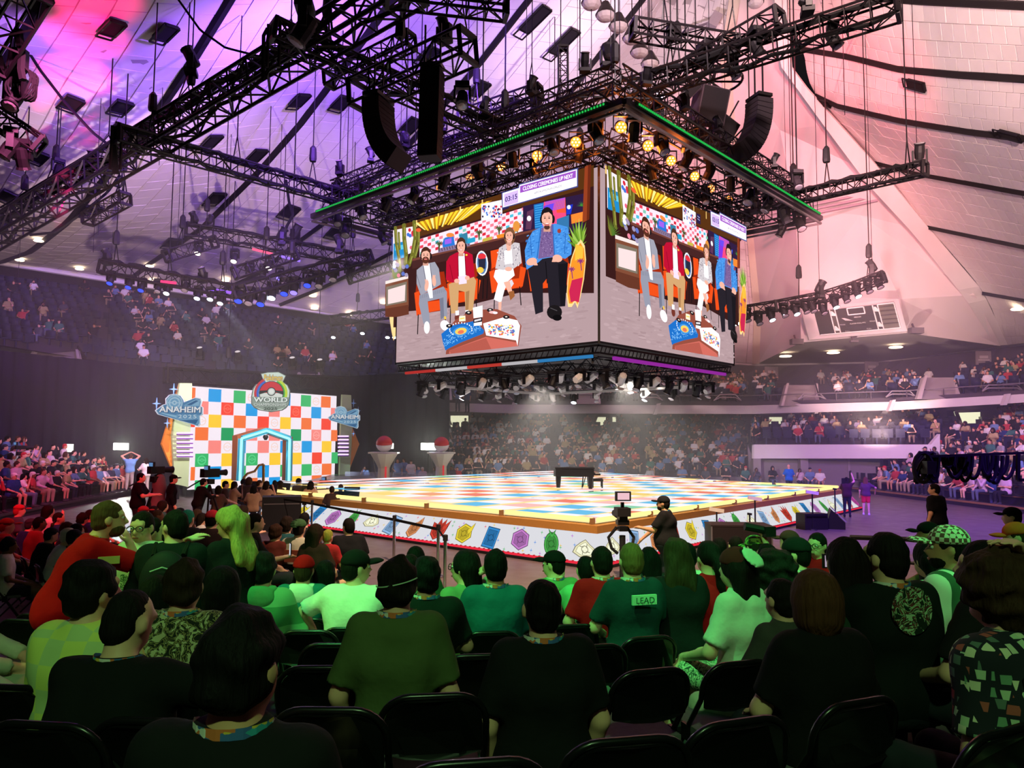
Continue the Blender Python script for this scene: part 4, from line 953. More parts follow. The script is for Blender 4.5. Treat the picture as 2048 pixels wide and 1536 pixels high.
for i in range(4):
    for t in (.25,.5,.75): MB().bar(lq(i,t,.86),lq(i,t,.86)*.5,.06).obj('cross_bar',TRUSS,lf)
    for t in (0,.5): MB().bar(lq(i,t,.86),lq(i,t,.86)+Vector((0,0,.75)),.06).obj('hanger',TRUSS,lf)
for i in (1,2): MB().bar(lq(i,.05,.84)+Vector((0,0,-.24)),lq(i,.95,.84)+Vector((0,0,-.24)),.14).obj('pale_cable_tray',mat((190,185,180),.6),lf)
# ------------------------------------------------------------------ lamps
def mover(scale=1.0,style='head'):
    """moving head lamp, hanging: base at origin, head below"""
    b=MB().box((0,0,-.06),(.36,.28,.12)); base=b.mesh('base',BLACK)
    y=MB(); y.box((-.19,0,-.28),(.05,.14,.36)); y.box((.19,0,-.28),(.05,.14,.36)); y.box((0,0,-.12),(.4,.14,.05)); yoke=y.mesh('yoke',DARKM)
    h=MB(); M=Matrix.Rotation(.5,3,'X'); h.lathe([(.05,.24),(.13,.2),(.15,.0),(.14,-.2),(.17,-.26)],10,(0,0,-.42),M); head=h.mesh('head',BLACK)
    l=MB(); l.lathe([(.14,-.262),(.1,-.285),(.03,-.29)],10,(0,0,-.42),M); lens=l
    return base,yoke,head,lens
MVB,MVY,MVH,MVL=mover()
LENS_OFF=MVL.mesh('lens',mat((150,145,150),.15,.3,0)); 
_ln={}
def lensmesh(col,s):
    k=(col,s)
    if k not in _ln: _ln[k]=MVL.mesh('lens',glow(col,s))
    return _ln[k]
def fixture(p,label,group,rz=0,s=1.0,lens=None,up=False,name='moving_light'):
    t=thing(name,label,'stage light',p,group=group,rot=(PI if up else 0,0,rz)); t.scale=(s,s,s)
    link('base',MVB,t); y=link('yoke',MVY,t); h=link('head',MVH,t); link('lens',lens or LENS_OFF,h)
    return t
# par can with a lattice of amber diodes
pcb=MB().lathe([(.05,.2),(.15,.16),(.17,-.12)],12); PAR_B=pcb.mesh('can',BLACK)
pl=MB().lathe([(.165,-.121),(.05,-.125)],12)
PAR_L=pl.mesh('lens',glow((255,120,36),3)); PAR_L2=pl.mesh('lens',glow((255,150,70),1.0))
dd=MB()
for i in range(7): dd.ball((.1*math.cos(i*PI/3),.1*math.sin(i*PI/3),-.13) if i<6 else (0,0,-.13),.03,6)
PAR_D=dd.mesh('diodes',glow((255,196,110),9)); PAR_D2=dd.mesh('diodes',glow((255,200,130),2.2))
PAR_Y=MB().box((-.2,0,.12),(.03,.06,.36)).box((.2,0,.12),(.03,.06,.36)).box((0,0,.3),(.43,.06,.03)).mesh('bracket',DARKM)
def par(p,label,tilt,rz,bright,s=1.0):
    t=thing('par_lamp',label,'stage light',p,rz,'amber lamps on the square rig'); t.scale=(s,s,s); link('bracket',PAR_Y,t)
    c=link('can',PAR_B,t); c.rotation_euler=(tilt,0,0); link('lens',PAR_L if bright else PAR_L2,c); link('diodes',PAR_D if bright else PAR_D2,c); return t
for k,(x,y,br) in enumerate([(1241,255,1),(1151,285,1),(1074,312,1),(1003,333,1),(940,354,0),(881,376,0)]):
    Y=18.8+.5+k*1.5; par(at(x,y-2,Y),'%s amber lamp under left edge of square rig, counting from near corner'%ORD[k],1.0,PI,br,.95)
for k,(x,y,br) in enumerate([(1295,292,1),(1341,322,1),(1388,353,1),(1421,377,0),(1455,400,0)]):
    Y=20.2+k*1.7; par(at(x,y-2,Y),'%s amber lamp under right edge of square rig, counting from near corner'%ORD[k],1.0,PI,br,.92)
for x,y,Y in ((1241,262,19.6),(1151,292,21),(1295,300,20.6),(1074,320,22.4),(1360,338,22)): point('amber_glow_light',at(x,y,Y),(255,120,40),130,.15)  # added points boosting the amber lamps' glow on nearby trusses
def railn(label,grp,n,f,s=1.0,lens=None,names='moving_light',z=0):
    for k in range(n):
        t=(k+.5)/n; p=f(t); fixture(p,label%ORD[k],grp,rz=random.uniform(0,6.28),s=s*random.uniform(.9,1.1),lens=lens(k) if lens else None)
def ringp(i,fr,z):
    cs=[(-fr,-fr),(fr,-fr),(fr,fr),(-fr,fr)]
    return lambda t: rp(*cs[i],z).lerp(rp(*cs[(i+1)%4],z),t)
sd=['left','far left','far right','right']
for i in range(4):
    railn('%s dark moving light on '+sd[i]+' outer truss of square rig','lights on the square rig',9 if i in(0,3) else 7,ringp(i,1.0,11.45),1.05)
    railn('%s moving light on '+sd[i]+' inner truss above the screens','lights on the inner rig truss',6 if i in(0,3) else 4,ringp(i,.80,11.42),.8)
for k in range(7):
    p=ringp(0,1.02,12.7)((k+.6)/7.2); fixture(p,'%s moving light standing on top of left edge of square rig'%ORD[k],'lights standing on the rig',up=True,s=.8,rz=k)
for k in range(6):
    p=ringp(3,1.02,12.4)((k+.6)/6.2); fixture(p,'%s moving light standing on top of right edge of square rig'%ORD[k],'lights standing on the rig',up=True,s=.75,rz=k*1.3)
# under the screens: pale bodied wash lights
WASH_H=MB().lathe([(.06,.3),(.14,.26),(.16,-.1),(.13,-.3)],8,(0,0,-.3),Matrix.Rotation(1.1,3,'X')).mesh('head',mat((205,200,196),.5,0,.1))
WHT=lensmesh((240,245,255),5)
for i,n in ((0,8),(3,8),(1,7),(2,7)):
    for k in range(n):
        p=lq(i,(k+.5)/n,.9)+Vector((SO.x,SO.y,LFZ-.15)); 
        t=fixture(p,'%s lamp hanging along the %s side of low frame beneath screens'%(ORD[k],sd[i]),'lamps beneath the screens',rz=random.uniform(0,6),s=.85,lens=WHT if (k+i)%3==0 and i in (1,2) else None)
        if k%2==0:
            for c in list(children(t)):
                if c.name.startswith('head'): c.data=WASH_H
for i in range(4):
    for k in range(3):
        p=lq(i,(k+.5)/3,.5)+Vector((SO.x,SO.y,LFZ+.1)); t=fixture(p,'%s pale lamp on the %s inner bar beneath screens'%(ORD[k],sd[i]),'lamps beneath the screens',rz=k*2+i,s=.9)
        for c in list(children(t)):
            if c.name.startswith('head'): c.data=WASH_H
# lights standing on trusses, each seen alone
for x,y,Y,s,up,lab in [(382,142,22,1.9,1,'dark moving light upright on the long left truss below a roof slot'),(117,322,27,1.6,0,'dark moving light hanging in front of the pink glow'),(184,330,27.5,1.6,1,'dark moving light on the long left truss right of the pink glow'),
 (888,78,18,1.5,1,'moving light on end of the truss above straight speaker column'),(925,170,19,1.6,0,'moving light hanging right of the straight speaker column'),(1072,190,23.5,1.7,0,'moving light hanging from end of thin truss behind straight speaker column'),
 (1216,128,21.5,1.7,1,'moving light upright on long right truss over the near rig corner'),(1313,232,20.5,1.4,1,'round moving light lying on rig corner under long right truss'),(1594,345,25,1.5,0,'moving light hanging above the thin right truss on a wire'),
 (1840,322,23.6,1.6,1,'moving light standing on far end of thin right truss'),(1512,418,26,1.4,1,'moving light on right corner of green-edged rig'),(1745,545,31,1.6,1,'moving light standing on end of curved lamp truss'),(1640,588,31.5,1.7,1,'moving light standing at middle of curved lamp truss'),
 (672,382,28,1.4,1,'moving light at the join of level truss and rig'),(718,380,27.5,1.4,1,'moving light on the left corner of green-edged rig'),(388,445,33,1.5,1,'moving light on the left end of upper back truss over chequered wall'),(420,447,33.3,1.3,1,'second moving light at left end of upper back truss'),
 (214,522,30,1.5,1,'moving light on left end of the front lighting truss'),(562,482,35,1.9,1,'moving light on upper back truss where cable drops'),(590,480,35.2,2.2,1,'larger moving light beside the cable drop on upper back truss'),(678,498,34,1.9,1,'tall moving light on right end of lighting group'),(405,558,31,1.5,1,'moving light on middle of front lighting truss'),
 (1410,90,20,1.7,0,'moving light hanging from cable-laden truss'),(1465,110,19.6,1.6,0,'second moving light hanging from cable-laden truss'),(1510,62,18.6,1.6,0,'moving light near the top of cable-laden truss'),(1665,50,18,1.5,0,'moving light near the end of long right truss'),(1615,20,17.6,1.6,1,'moving light at top edge above long right truss'),
 (32,160,17,1.8,0,'lamp in the coiled cables at left edge'),(22,262,17.6,1.7,0,'lamp hanging at left edge under the coils'),(46,285,17.8,1.6,0,'second lamp hanging at left edge under the coils'),(8,435,29,1.6,0,'white-faced lamp at left end of long truss'),(610,12,16.5,2.2,0,'large black lamp box at top edge left of centre')]:
    t=fixture(at(x,y+(8 if up else -4),Y),lab,None,rz=random.uniform(0,6),s=s*.66,up=bool(up))
    if x in (117,1594): q1=t.location; MB().bar((0,0,0),(0,0,(roof_z(q1.x,q1.y)-q1.z)/(s*.66)),.03).obj('hanging_wire',DARKM,t)
BL=lensmesh((40,60,255),2.5); VI=lensmesh((130,110,255),2.0); CW=lensmesh((225,238,255),9); WW=lensmesh((255,235,215),6)
for k,(x,y,Y,c) in enumerate([(223,552,30,BL),(260,560,30.1,BL),(285,566,30.2,BL),(318,568,30.2,None),(336,586,30.2,CW),(372,580,30.3,None),(397,596,30.3,CW),(423,598,30.4,CW),(443,606,30.4,CW)]):
    fixture(at(x,y-(10 if k<4 else 24),Y),'%s lamp from left under the front truss of lighting group'%ORD[k],'lamps under the front lighting truss',s=.85,lens=c,rz=PI)
for k,(x,y,Y,c) in enumerate([(480,585,30.8,BL),(500,590,31,None),(524,592,31.3,BL),(546,580,31.7,CW),(571,572,32,BL),(590,570,32.3,VI),(617,556,32.7,BL),(640,558,33,None),(668,545,33.2,None),(700,540,33.5,None)]):
    fixture(at(x,y-16,Y),'%s lamp from left under right front truss of lighting group'%ORD[k],'lamps under the right lighting truss',s=1.15,lens=c,rz=PI)
for k,(x,y,c) in enumerate([(398,494,WW),(470,510,WW),(540,524,WW),(500,535,None),(528,540,None),(560,545,VI)]):
    fixture(at(x,y-12,33+k*.4),'%s lamp from left under upper back truss of lighting group'%ORD[k],'lamps under the upper back truss',s=.95,lens=c,rz=PI)
for k,(x,y,c) in enumerate([(1470,640,CW),(1493,634,None),(1516,640,None),(1541,632,CW),(1567,624,None),(1590,620,CW),(1610,616,None),(1624,614,None),(1645,618,None),(1668,606,CW),(1690,594,None),(1712,584,CW),(1735,575,None),(1756,566,None)]):
    fixture(at(x,y-18,33.2-k*.16),'%s lamp from the screen along curved lamp truss'%ORD[k],'lamps along the curved truss',s=.95,lens=c,rz=PI+.4)
for k,(x,y) in enumerate([(668,664),(726,656),(776,664),(790,664)]):
    fixture(at(x,y-8,48),'%s white lamp from left on the dim far truss'%ORD[k],'lamps on the far truss',s=1.0,lens=CW,rz=PI)
for k,(x,y) in enumerate([(400,720),(476,728),(585,740),(640,744)]):
    fixture(at(x,y,39),'%s small lamp from left above the chequered wall'%ORD[k],'lamps above the chequered wall',s=1.0,lens=lensmesh((235,220,225),.8),up=True)
# red glow bars in the lighting group
for k,(x0,y0,x1,y1,Y,c) in enumerate([(322,563,352,566,30,(255,60,120)),(505,498,545,508,33.5,(255,90,130)),(420,578,466,586,30.6,(150,90,255)),(560,512,600,522,34,(150,110,255))]):
    o=MB().bar(at(x0,y0,Y),at(x1,y1,Y),.1).obj('light_bar',glow(c,1.2)); tag(o,'%s thin coloured light bar from left in lighting group'%ORD[k],'light bar')
# house lamps under the roof
dl=MB().lathe([(.26,.05),(.3,0),(.26,-.03),(.05,-.04)],12).mesh('downlight',[glow((255,225,185),6)])
for k,(x,y) in enumerate([(81,478),(43,517),(162,535),(302,529),(309,560),(453,558),(627,589),(630,614),(700,626),(768,603)]):
    p,nm=hit(x,y,bvL)
    if p is None: p=at(x,y,48)
    o=link('downlight',dl,None,loc=p+Vector((0,-.15,-.15))); o.scale=(.85,.85,.85); tag(o,'%s small round downlight from left along low edge of left ceiling'%ORD[k],'ceiling light','ceiling downlights')
for k,(x,y) in enumerate([(1568,711),(1663,704),(1787,693)]):
    p=on(x,y,at(1602,685,49.8).z-.12+ (0)); o=link('downlight',dl,None,loc=at(x,y,[55,54,50.5][k])+Vector((0,-.3,-.1))); o.scale=(1.5,1.5,1.2); tag(o,'%s round downlight from left in soffit beneath scoreboard'%ORD[k],'ceiling light','soffit downlights')
p,_=hit(2035,617,bvR); o=link('downlight',dl,None,loc=(p if p else at(2035,617,44))+Vector((-.15,-.3,-.1))); o.scale=(1.4,1.4,1.4); tag(o,'bright lamp on right ceiling near the frame edge','ceiling light')
hb=MB().lathe([(.04,.5),(.12,.46),(.2,.3),(.34,.05),(.36,0)],12).mesh('shade',mat((70,62,66),.3,.6)); hg=MB().ball((0,0,-.02),(.33,.33,.2),12).mesh('lens',mat((205,198,205),.2,0,.05))
for k,(x,y) in enumerate([(1183,6),(1211,30),(1237,52),(1264,76),(1279,104),(1300,127),(1329,183)]):
    p=at(x,y,24+k*.6); t=thing('bay_lamp','%s unlit dome lamp from the top in slanting row below roof'%ORD[k],'hanging lamp',p,group='dome lamps under the roof'); link('shade',hb,t); link('lens',hg,t)
    MB().bar((0,0,.5),(0,0,roof_z(p.x,p.y)-p.z-.25),.03).obj('stem',DARKM,t)
p=at(1511,5,30); t=thing('bay_lamp','single pale dome lamp at top edge near cable-laden truss','hanging lamp',p); link('shade',hb,t); link('lens',hg,t); MB().bar((0,0,.5),(0,0,roof_z(p.x,p.y)-p.z),.03).obj('stem',DARKM,t)
# roof hatches with open flap frames
hatch=[(222,45,'upper one over the pink glow'),(328,55,'right of the topmost hatch by the pink glow'),(144,197,'in the lower pink glow, half covered by its flap'),(241,205,'just right of lower pink glow'),(596,193,'left of the leaning truss arm under the slanting truss'),(682,198,'left of curved speaker column'),(420,275,'above the left end of level truss'),(511,304,'above the level truss near its middle'),(429,390,'under the level truss, left one'),(579,417,'under the level truss, with a drooping cable'),(75,305,'beside the lamps at left edge'),(22,388,'at left edge below the lamps'),(672,458,'below left corner of green-edged rig'),(822,244,'between the two left speaker columns'),(957,171,'right of straight speaker column'),(1068,32,'long one at top centre'),(1126,77,'long one where the ladder truss hangs'),(1020,205,'behind the thin truss right of speakers'),(856,102,'behind the arm that carries the speaker columns'),(180,415,'beside the short loose truss'),(345,480,'thin one above lighting group'),(1583,114,'beside the cable-laden truss at right'),(1840,166,'on the right ceiling between two dark slots'),(1649,199,'at the left end of a dark slot on right ceiling'),(2028,265,'at the right edge of frame')]
HM=mat((18,14,18),.9); HR=mat((120,112,112),.6)
for x,y,d in hatch:
    p,nrm=hit(x,y)
    if p is None: continue
    right=x>1540; q,_=hit(x+ (14 if not right else 12),y-(14 if not right else -3))
    xd=(q-p).normalized(); yd=nrm.cross(xd); L=(p-Vector((0,0,H))).length/F_PX
    a,b=(19*L,13*L) if not right else (20*L,8*L)
    if 'long one' in d: a=30*L; b=12*L
    t=thing('roof_hatch','black square roof hatch '+d,'hatch',p+nrm*.12,group='black roof hatches'); cq=[xd*i*a+yd*j*b for i,j in ((-1,-1),(1,-1),(1,1),(-1,1))]
    MB().prism(cq,(0,0,0),nrm*.1).obj('opening',HM,t)
    r_=MB()
    for i in range(4): r_.bar(cq[i]+nrm*.1,cq[(i+1)%4]+nrm*.1,.07)
    r_.obj('rim',DARKM,t)
    f_=MB(); s_=-1; e=[cq[0]+nrm*.1,cq[0]+nrm*.1-xd*.55*a,cq[0]+nrm*.1-xd*.55*a+(cq[3]-cq[0]),cq[3]+nrm*.1]
    for i in range(3): f_.bar(e[i],e[i+1],.05)
    f_.obj('flap_frame',DARKM,t)
# thin suspension lines from the roof down to lamps and rigs
for k,(x,y0,y1,Y) in enumerate([(186,120,505,27),(318,40,330,27),(196,290,470,30),(588,20,395,28),(1183,0,330,24),(1640,200,620,31),(1582,140,345,25),(1745,350,545,31),(1835,175,325,24),(452,330,545,33),(355,130,480,30),(1052,40,230,24),(1240,60,225,21),(1305,40,260,23),(1690,100,230,22),(556,200,490,34),(700,380,500,33),(1420,30,215,26),(1450,10,190,26),(30,380,660,40),(214,520,700,40),(755,600,690,50)]):
    q1=at(x,y1,Y); o=MB().bar(Vector((q1.x,q1.y,roof_z(q1.x,q1.y))),q1,.028,3).obj('suspension_cable',DARKM); tag(o,'thin vertical suspension line, %s of those listed across the hall'%ORD[k],'cable','thin suspension lines')
# slack cables
for lab,pts,Y,r_ in [('long black slack cable crossing the pink glow on left ceiling',[(42,80),(80,140),(130,205),(185,265),(230,300)],24,.05),('thin slack cable across the upper left ceiling',[(357,0),(400,60),(450,95),(520,113)],21,.035),('curling cable dropping onto upper back truss',[(572,360),(578,405),(586,430),(572,455),(570,475),(590,480)],35,.07),('cable sagging under the long left truss',[(60,470),(110,465),(160,430),(215,385),(240,350)],27,.05),('cable loop under the small loose truss',[(225,370),(240,375),(248,360),(245,395)],25.5,.04),('thick dark cable bundle below top left corner',[(38,60),(44,110),(42,140),(46,160)],16.5,.08)]:
    P=resample([at(x,y,Y) for x,y in pts],24); o=MB().tube([Vector(p) for p in P],r_,5).obj('slack_cable',RUBBER); tag(o,lab,'cable')
cl=thing('cable_coil','big hanging coil of black cable at left edge','cable coil',at(36,165,16.8)); 
for k in range(6):
    b=MB(); b.tube([Vector((.28*math.cos(t)*(1-.06*k)+.03*k,.05*math.sin(t*3+k)+.04*k,.42*math.sin(t)*(1-.03*k))) for t in np.linspace(0,2*PI,18)],.028,5); b.obj('loop',RUBBER,cl)
MB().box((0,0,.55),(.3,.25,.5)).obj('hoist',BLACK,cl)
# ------------------------------------------------------------------ loudspeakers
SPK=mat((34,28,34),.75,0,.1); GRL=mat((24,20,24),.9,0,.3,60)
def line_array(name,label,top,n,w_,hh,dep,curve,rz,s0=0.0):
    t=thing(name,label,'loudspeaker',top,rz); M=Matrix.Rotation(s0,4,'X'); p=Vector((0,0,0)); ang=s0
    fr=MB().box((0,0,.1),(w_*1.05,dep*.9,.1)).bar((-.2,0,.1),(-.2,0,1.2),.04).bar((.2,0,.1),(.2,0,1.2),.04); fr.obj('flying_frame',DARKM,t)
    for k in range(n):
        R_=Matrix.Rotation(ang,3,'X'); c=p+R_@Vector((0,0,-hh/2)); b=MB(); tp=.78
        v=[R_@Vector((x*w_/2,y*dep/2,z*hh/2*(1 if y>0 else tp))) for x in (-1,1) for y in (-1,1) for z in (-1,1)]
        b.add([q+c for q in v],[(0,1,3,2),(4,6,7,5),(0,4,5,1),(2,3,7,6),(0,2,6,4),(1,5,7,3)]); cb=b.obj('cabinet',SPK,t)
        g=MB().box(c+R_@Vector((0,dep/2+.01,0)),(w_*.94,.02,hh*.9),M=R_); g.obj('grille',GRL,cb)
        p=p+R_@Vector((0,0,-hh*.985)); ang+=curve*(1+k*.12)
    return t
line_array('speaker_column','curved column of black loudspeakers hung left of the straight one',at(757,205,18.6),12,.8,.155,.5,-.05,1.2,.0)
line_array('speaker_column','straight tall column of black loudspeakers, pale at its foot',at(865,142,17.6),14,.5,.165,.42,.003,PI*.93,.02)
line_array('speaker_column','curved column of black loudspeakers right of the green-edged rig',at(1518,202,23),13,.66,.17,.58,-.05,-1.25,.0)
def cab(x,y,Y,w_,h_,d_,rot,label):
    t=thing('loudspeaker',label,'loudspeaker',at(x,y,Y),rot=rot,group='centre cluster loudspeakers'); MB().box((0,0,0),(w_,d_,h_)).obj('cabinet',mat((62,50,58),.8),t); MB().box((0,-d_/2-.01,0),(w_*.9,.03,h_*.94)).obj('grille',GRL,t); MB().bar((0,0,h_/2),(0,0,h_/2+.7),.04).obj('hanging_wire',DARKM,t)
cab(1418,213,24,1.0,1.15,.7,(.25,.1,.25),'largest hanging loudspeaker under the round truss')
cab(1376,187,23.5,.35,.75,.5,(.1,.75,.2),'narrow tilted loudspeaker at left of the round truss cluster')
cab(1393,282,25,.75,.95,.6,(.4,-.25,-.3),'hanging loudspeaker low left in the centre cluster')
cab(1444,262,24.6,.7,.85,.6,(.4,.35,.5),'hanging loudspeaker right of centre cluster, above the lowest')
cab(1440,305,24.4,.75,.75,.6,(.7,.55,.5),'lowest tilted loudspeaker in the centre cluster')
rt=thing('round_truss','round spoked black ring truss above the centre speaker cluster','truss',at(1420,163,24)); b=MB(); b.tube([Vector((1.05*math.cos(t),1.05*math.sin(t),0)) for t in np.linspace(0,2*PI,30)],.045,5); b.obj('ring',TRUSS,rt)
for k in range(8): a_=k*PI/4; MB().bar((.08*math.cos(a_),.08*math.sin(a_),0),(1.05*math.cos(a_),1.05*math.sin(a_),0),.05).obj('spoke',TRUSS,rt)
MB().bar((0,0,0),(0,0,1.6),.06).bar((0,0,0),(0,0,-1.1),.06).obj('stem',DARKM,rt)
for k,(x,y,Y,h_) in enumerate([(1580,205,42,0),(1548,229,43,1),(1429,41,36,0),(1540,258,44,1)]):
    t=thing('wall_speaker',['grey speaker on a long arm on smooth gable wall','round shallow bowl lamp on gable wall','grey speaker on a long arm at top near cable-laden truss','second shallow round bowl on gable wall'][k],'speaker' if not h_ else 'lamp',at(x,y,Y))
    if h_: MB().lathe([(.05,.1),(.4,.06),(.42,0)],12).obj('bowl',mat((160,150,160),.6),t)
    else: MB().box((0,0,0),(.5,.4,.75),M=Matrix.Rotation(.5,3,'Y')).obj('cabinet',mat((150,142,148),.6),t); MB().bar((0,0,0),(-2.2,.4,-.7),.09).obj('arm',mat((110,100,110)),t)
for k,(x,y,Y) in enumerate([(1592,684,48.5),(1830,662,45.2),(1706,683,47.0)]):
    t=thing('wall_speaker',['small grey speaker under left corner of scoreboard wall','small grey speaker under right corner of scoreboard wall','small camera hanging under the scoreboard'][k],'speaker' if k<2 else 'camera',at(x,y,Y)); MB().box((0,-.1,0),(.75,.5,.35) if k<2 else (.5,.3,.12)).obj('cabinet',mat((112,104,108)),t); MB().bar((0,0,0),(0,.3,.5),.08).obj('arm',mat((110,100,110)),t)
# vent louvres on the gable wall
vt=thing('wall_vent','grey slatted vent on pink gable wall behind thin right truss','vent',at(1650,400,43.6))
for k in range(4):
    a=at(1538,420+9*k,44.3);b=at(1752,376+9*k,42.6); MB().bar(a-vt.location+Vector((0,-.2,0)),b-vt.location+Vector((0,-.2,0)),.14).obj('slat',mat((150,140,150),.7),vt)
# scoreboard set in the gable
sp=[at(1600,620,47.9),at(1793,599,44.6),at(1811,664,45.1),at(1616,681,49.0)]
sb_=thing('scoreboard','dark wall scoreboard with white outlines set in pink gable wall','scoreboard',sum(sp,Vector())/4+Vector((0,-.25,0))); so=sb_.location
def sbq(u,v,o=0): return sp[0].lerp(sp[1],u).lerp(sp[3].lerp(sp[2],u),v)-so+Vector((-.05,-.3-o,0))
MB().prism([sbq(0,0),sbq(1,0),sbq(1,1),sbq(0,1)],(0,0,0),(0,.15,0)).obj('surround',mat((206,196,198),.8),sb_)
SBD=[mat((62,58,60),.6),mat((84,80,76),.6),mat((112,106,98),.7)]
for u0,u1,m_ in ((.13,.29,0),(.29,.345,1),(.345,.73,0),(.73,.78,0),(.78,.94,2)):
    MB().prism([sbq(u0,.12,.05),sbq(u1,.12,.05),sbq(u1,.88,.05),sbq(u0,.88,.05)],(0,0,0),(0,.05,0)).obj('score_panel',SBD[m_],sb_)
ln=MB()
for a,b in [((.29,.12),(.29,.88)),((.345,.12),(.345,.88)),((.73,.12),(.73,.88)),((.78,.12),(.78,.88)),((.13,.88),(.94,.88)),((.94,.12),(.94,.88)),((.78,.12),(.94,.12)),((.47,.14),(.64,.14)),((.47,.34),(.64,.34)),((.47,.14),(.47,.34)),((.64,.14),(.64,.34))]:
    ln.bar(sbq(*a,.09),sbq(*b,.09),.06)
for u in (.317,.755):
    for v in (.25,.72): ln.box(sbq(u,v,.1),(.28,.04,.3))
ln.obj('white_outline',WHITEM,sb_)
for k in range(5): MB().bar(sbq(.785,.2+.13*k,.1),sbq(.935,.2+.13*k,.1),.05).obj('slat',SBD[1],sb_)
ex=(sbq(.6,.5)-sbq(.5,.5)); ey=(sbq(.5,.4)-sbq(.5,.5))
for tx,u,v,wd in (('PERIOD',.555,.43,.4),('FOULS',.385,.62,.3),('PLAYER FOUL PTS',.54,.62,.9),('FOULS',.69,.6,.3),('T.O.L.',.64,.82,.3),('T.O.L.',.42,.84,.3)):
    text_on('lettering',tx,frame(sbq(u,v,.1),ex,ey),WHITEM,sb_,width=wd)
for k,(x,y,Y) in enumerate([(1541,747,61.5),(1741,737,60),(1963,718,53),(1762,842,50.2),(1611,844,53.6),(1849,842,48.6)]):
    g=['245','246','247','224','225','226'][k]
    t=thing('section_sign','pale square section sign, %s'%['leftmost above upper right bowl','middle one above upper right bowl','rightmost above upper right bowl','middle one on the lower back wall','left one on the lower back wall','right one on the lower back wall'][k],'sign',at(x,y,Y)); MB().box((0,-.2,0),(1.1,.1,1.1)).obj('board',mat((150,138,140)),t)
    MB().box((0,-.27,-.1),(.8,.03,.08)).box((0,-.27,.12),(.6,.03,.2)).obj('mark',mat((205,195,195)),t)
for k,(x,y,Y) in enumerate([(1607,904,44.4),(1753,904,42),(1597,794,50),(1887,781,46)]):
    t=thing('exit_sign','small lit green exit sign, %s'%['left one on the white parapet','right one on the white parapet','in the left stair opening of upper bowl','in the right stair opening of upper bowl'][k],'sign',at(x,y,Y)); MB().box((0,-.1,0),(.42,.08,.28)).obj('case',glow((120,235,215),.9),t)
    text_on('lettering','EXIT',frame((0,-.16,0),(1,0,0),(0,0,1)),glow((250,255,250),1),t,width=.3)
# ------------------------------------------------------------------ chequered LED wall
WA=at(381.5,773,34.0); WB=at(672,792,41.0); wd_=Vector((WB.x-WA.x,WB.y-WA.y,0)); WL=wd_.length; wd_.normalize(); wn=wd_.cross(Vector((0,0,1)))
if wn.y>0: wn=-wn
def z6(x,y,o=0.0):
    """point of the wall plane (moved o metres towards the hall) seen at close-up coordinates x,y"""
    d=ray(x/4.876+320,y/4.876+740); p0=WA+wn*o; t=(p0-Vector((0,0,H))).dot(wn)/d.dot(wn); return Vector((0,0,H))+d*t
tl,tr_,br_,bl_=z6(300,160),z6(1718,252),z6(1705,1085),z6(265,1150)
zt_=(tl.z+tr_.z)/2; zb_=.35; WHt=zt_-zb_
def wuv(x,y): p=z6(x,y); return (p-WA).dot(wd_),p.z-zb_
wall=thing('led_wall','large chequered video wall with emblems at left of the stage','video wall',(WA.x+wd_.x*WL/2,WA.y+wd_.y*WL/2,0)); wo=wall.location.copy()
pc=Pic(); pc.rect(0,0,WL,WHt,(238,226,236))
uL=wuv(457,500)[0];uR=wuv(1648,530)[0]; cw=(uR-uL)/11; v3=wuv(515,436)[1]; v6=wuv(625,812)[1]; rh=(v3-v6)/3
LC_=dict(o=(238,112,52),b=(10,150,220),g=(48,176,100),G=(8,150,88),y=(246,196,46),r=(240,66,44),p=(242,132,124),w=(238,226,236),e=(238,226,236))
rows={1:{0:'o',2:'b',4:'g',5:'E',8:'b',10:'g',11:'E',12:'o'},2:{1:'p',3:'rE',5:'b',7:'p',9:'rE',11:'b',13:'p'},3:{0:'r',1:'E',2:'y',4:'o',6:'r',7:'E',8:'y',10:'o',12:'r',13:'E'},4:{1:'o',3:'G',5:'pE',7:'p',9:'G',11:'pE',13:'o'},
 5:{2:'p',3:'E',4:'b',6:'p',7:'E',8:'b',9:'E',10:'b',12:'y'},6:{1:'gE',3:'y',5:'gE',7:'y',9:'y',11:'r',13:'gE'},7:{0:'o',2:'b',4:'g',6:'b',8:'g',10:'g',11:'E',12:'o'},8:{1:'g',3:'y',5:'o',7:'b',9:'y',11:'o',13:'g'},0:{}}
for r_,cc in rows.items():
    for c_,k in cc.items():
        u0=max(0,uL+(c_-2)*cw);u1=min(WL,uL+(c_-1)*cw); v1=min(WHt,v3+(3-r_)*rh);v0=max(0,v1-rh if r_>0 else v1)
        v0=max(0,v3+(2-r_)*rh)
        if u1-u0<.02 or v1-v0<.02: continue
        base=LC_[k[0]] if k[0]!='E' else LC_['w']
        pc.rect(u0,v0,u1,v1,base)
        if 'E' in k and u1-u0>cw*.7:
            cx,cy=(u0+u1)/2,(v0+v1)/2; ec=tuple(int(x*.9+18) if k[0]!='E' else 0 for x in base) if k[0]!='E' else (238,206,196)
            ec=tuple(min(255,int(x+(28 if k[0]!='E' else 0))) for x in ec)
            R_=cw*.33; pc.ring(cx,cy,R_*.78,R_,ec); pc.ring(cx,cy,R_*.2,R_*.34,ec,n=14); pc.line([(cx-R_,cy),(cx-R_*.34,cy)],R_*.2,ec); pc.line([(cx+R_*.34,cy),(cx+R_,cy)],R_*.2,ec)
link('led_screen',pc.mesh('led_screen',lambda u,v,z:tuple(Vector((WA.x,WA.y,0))+wd_*u+Vector((0,0,zb_+v))+wn*(.05+z)-wo),1.0),wall)
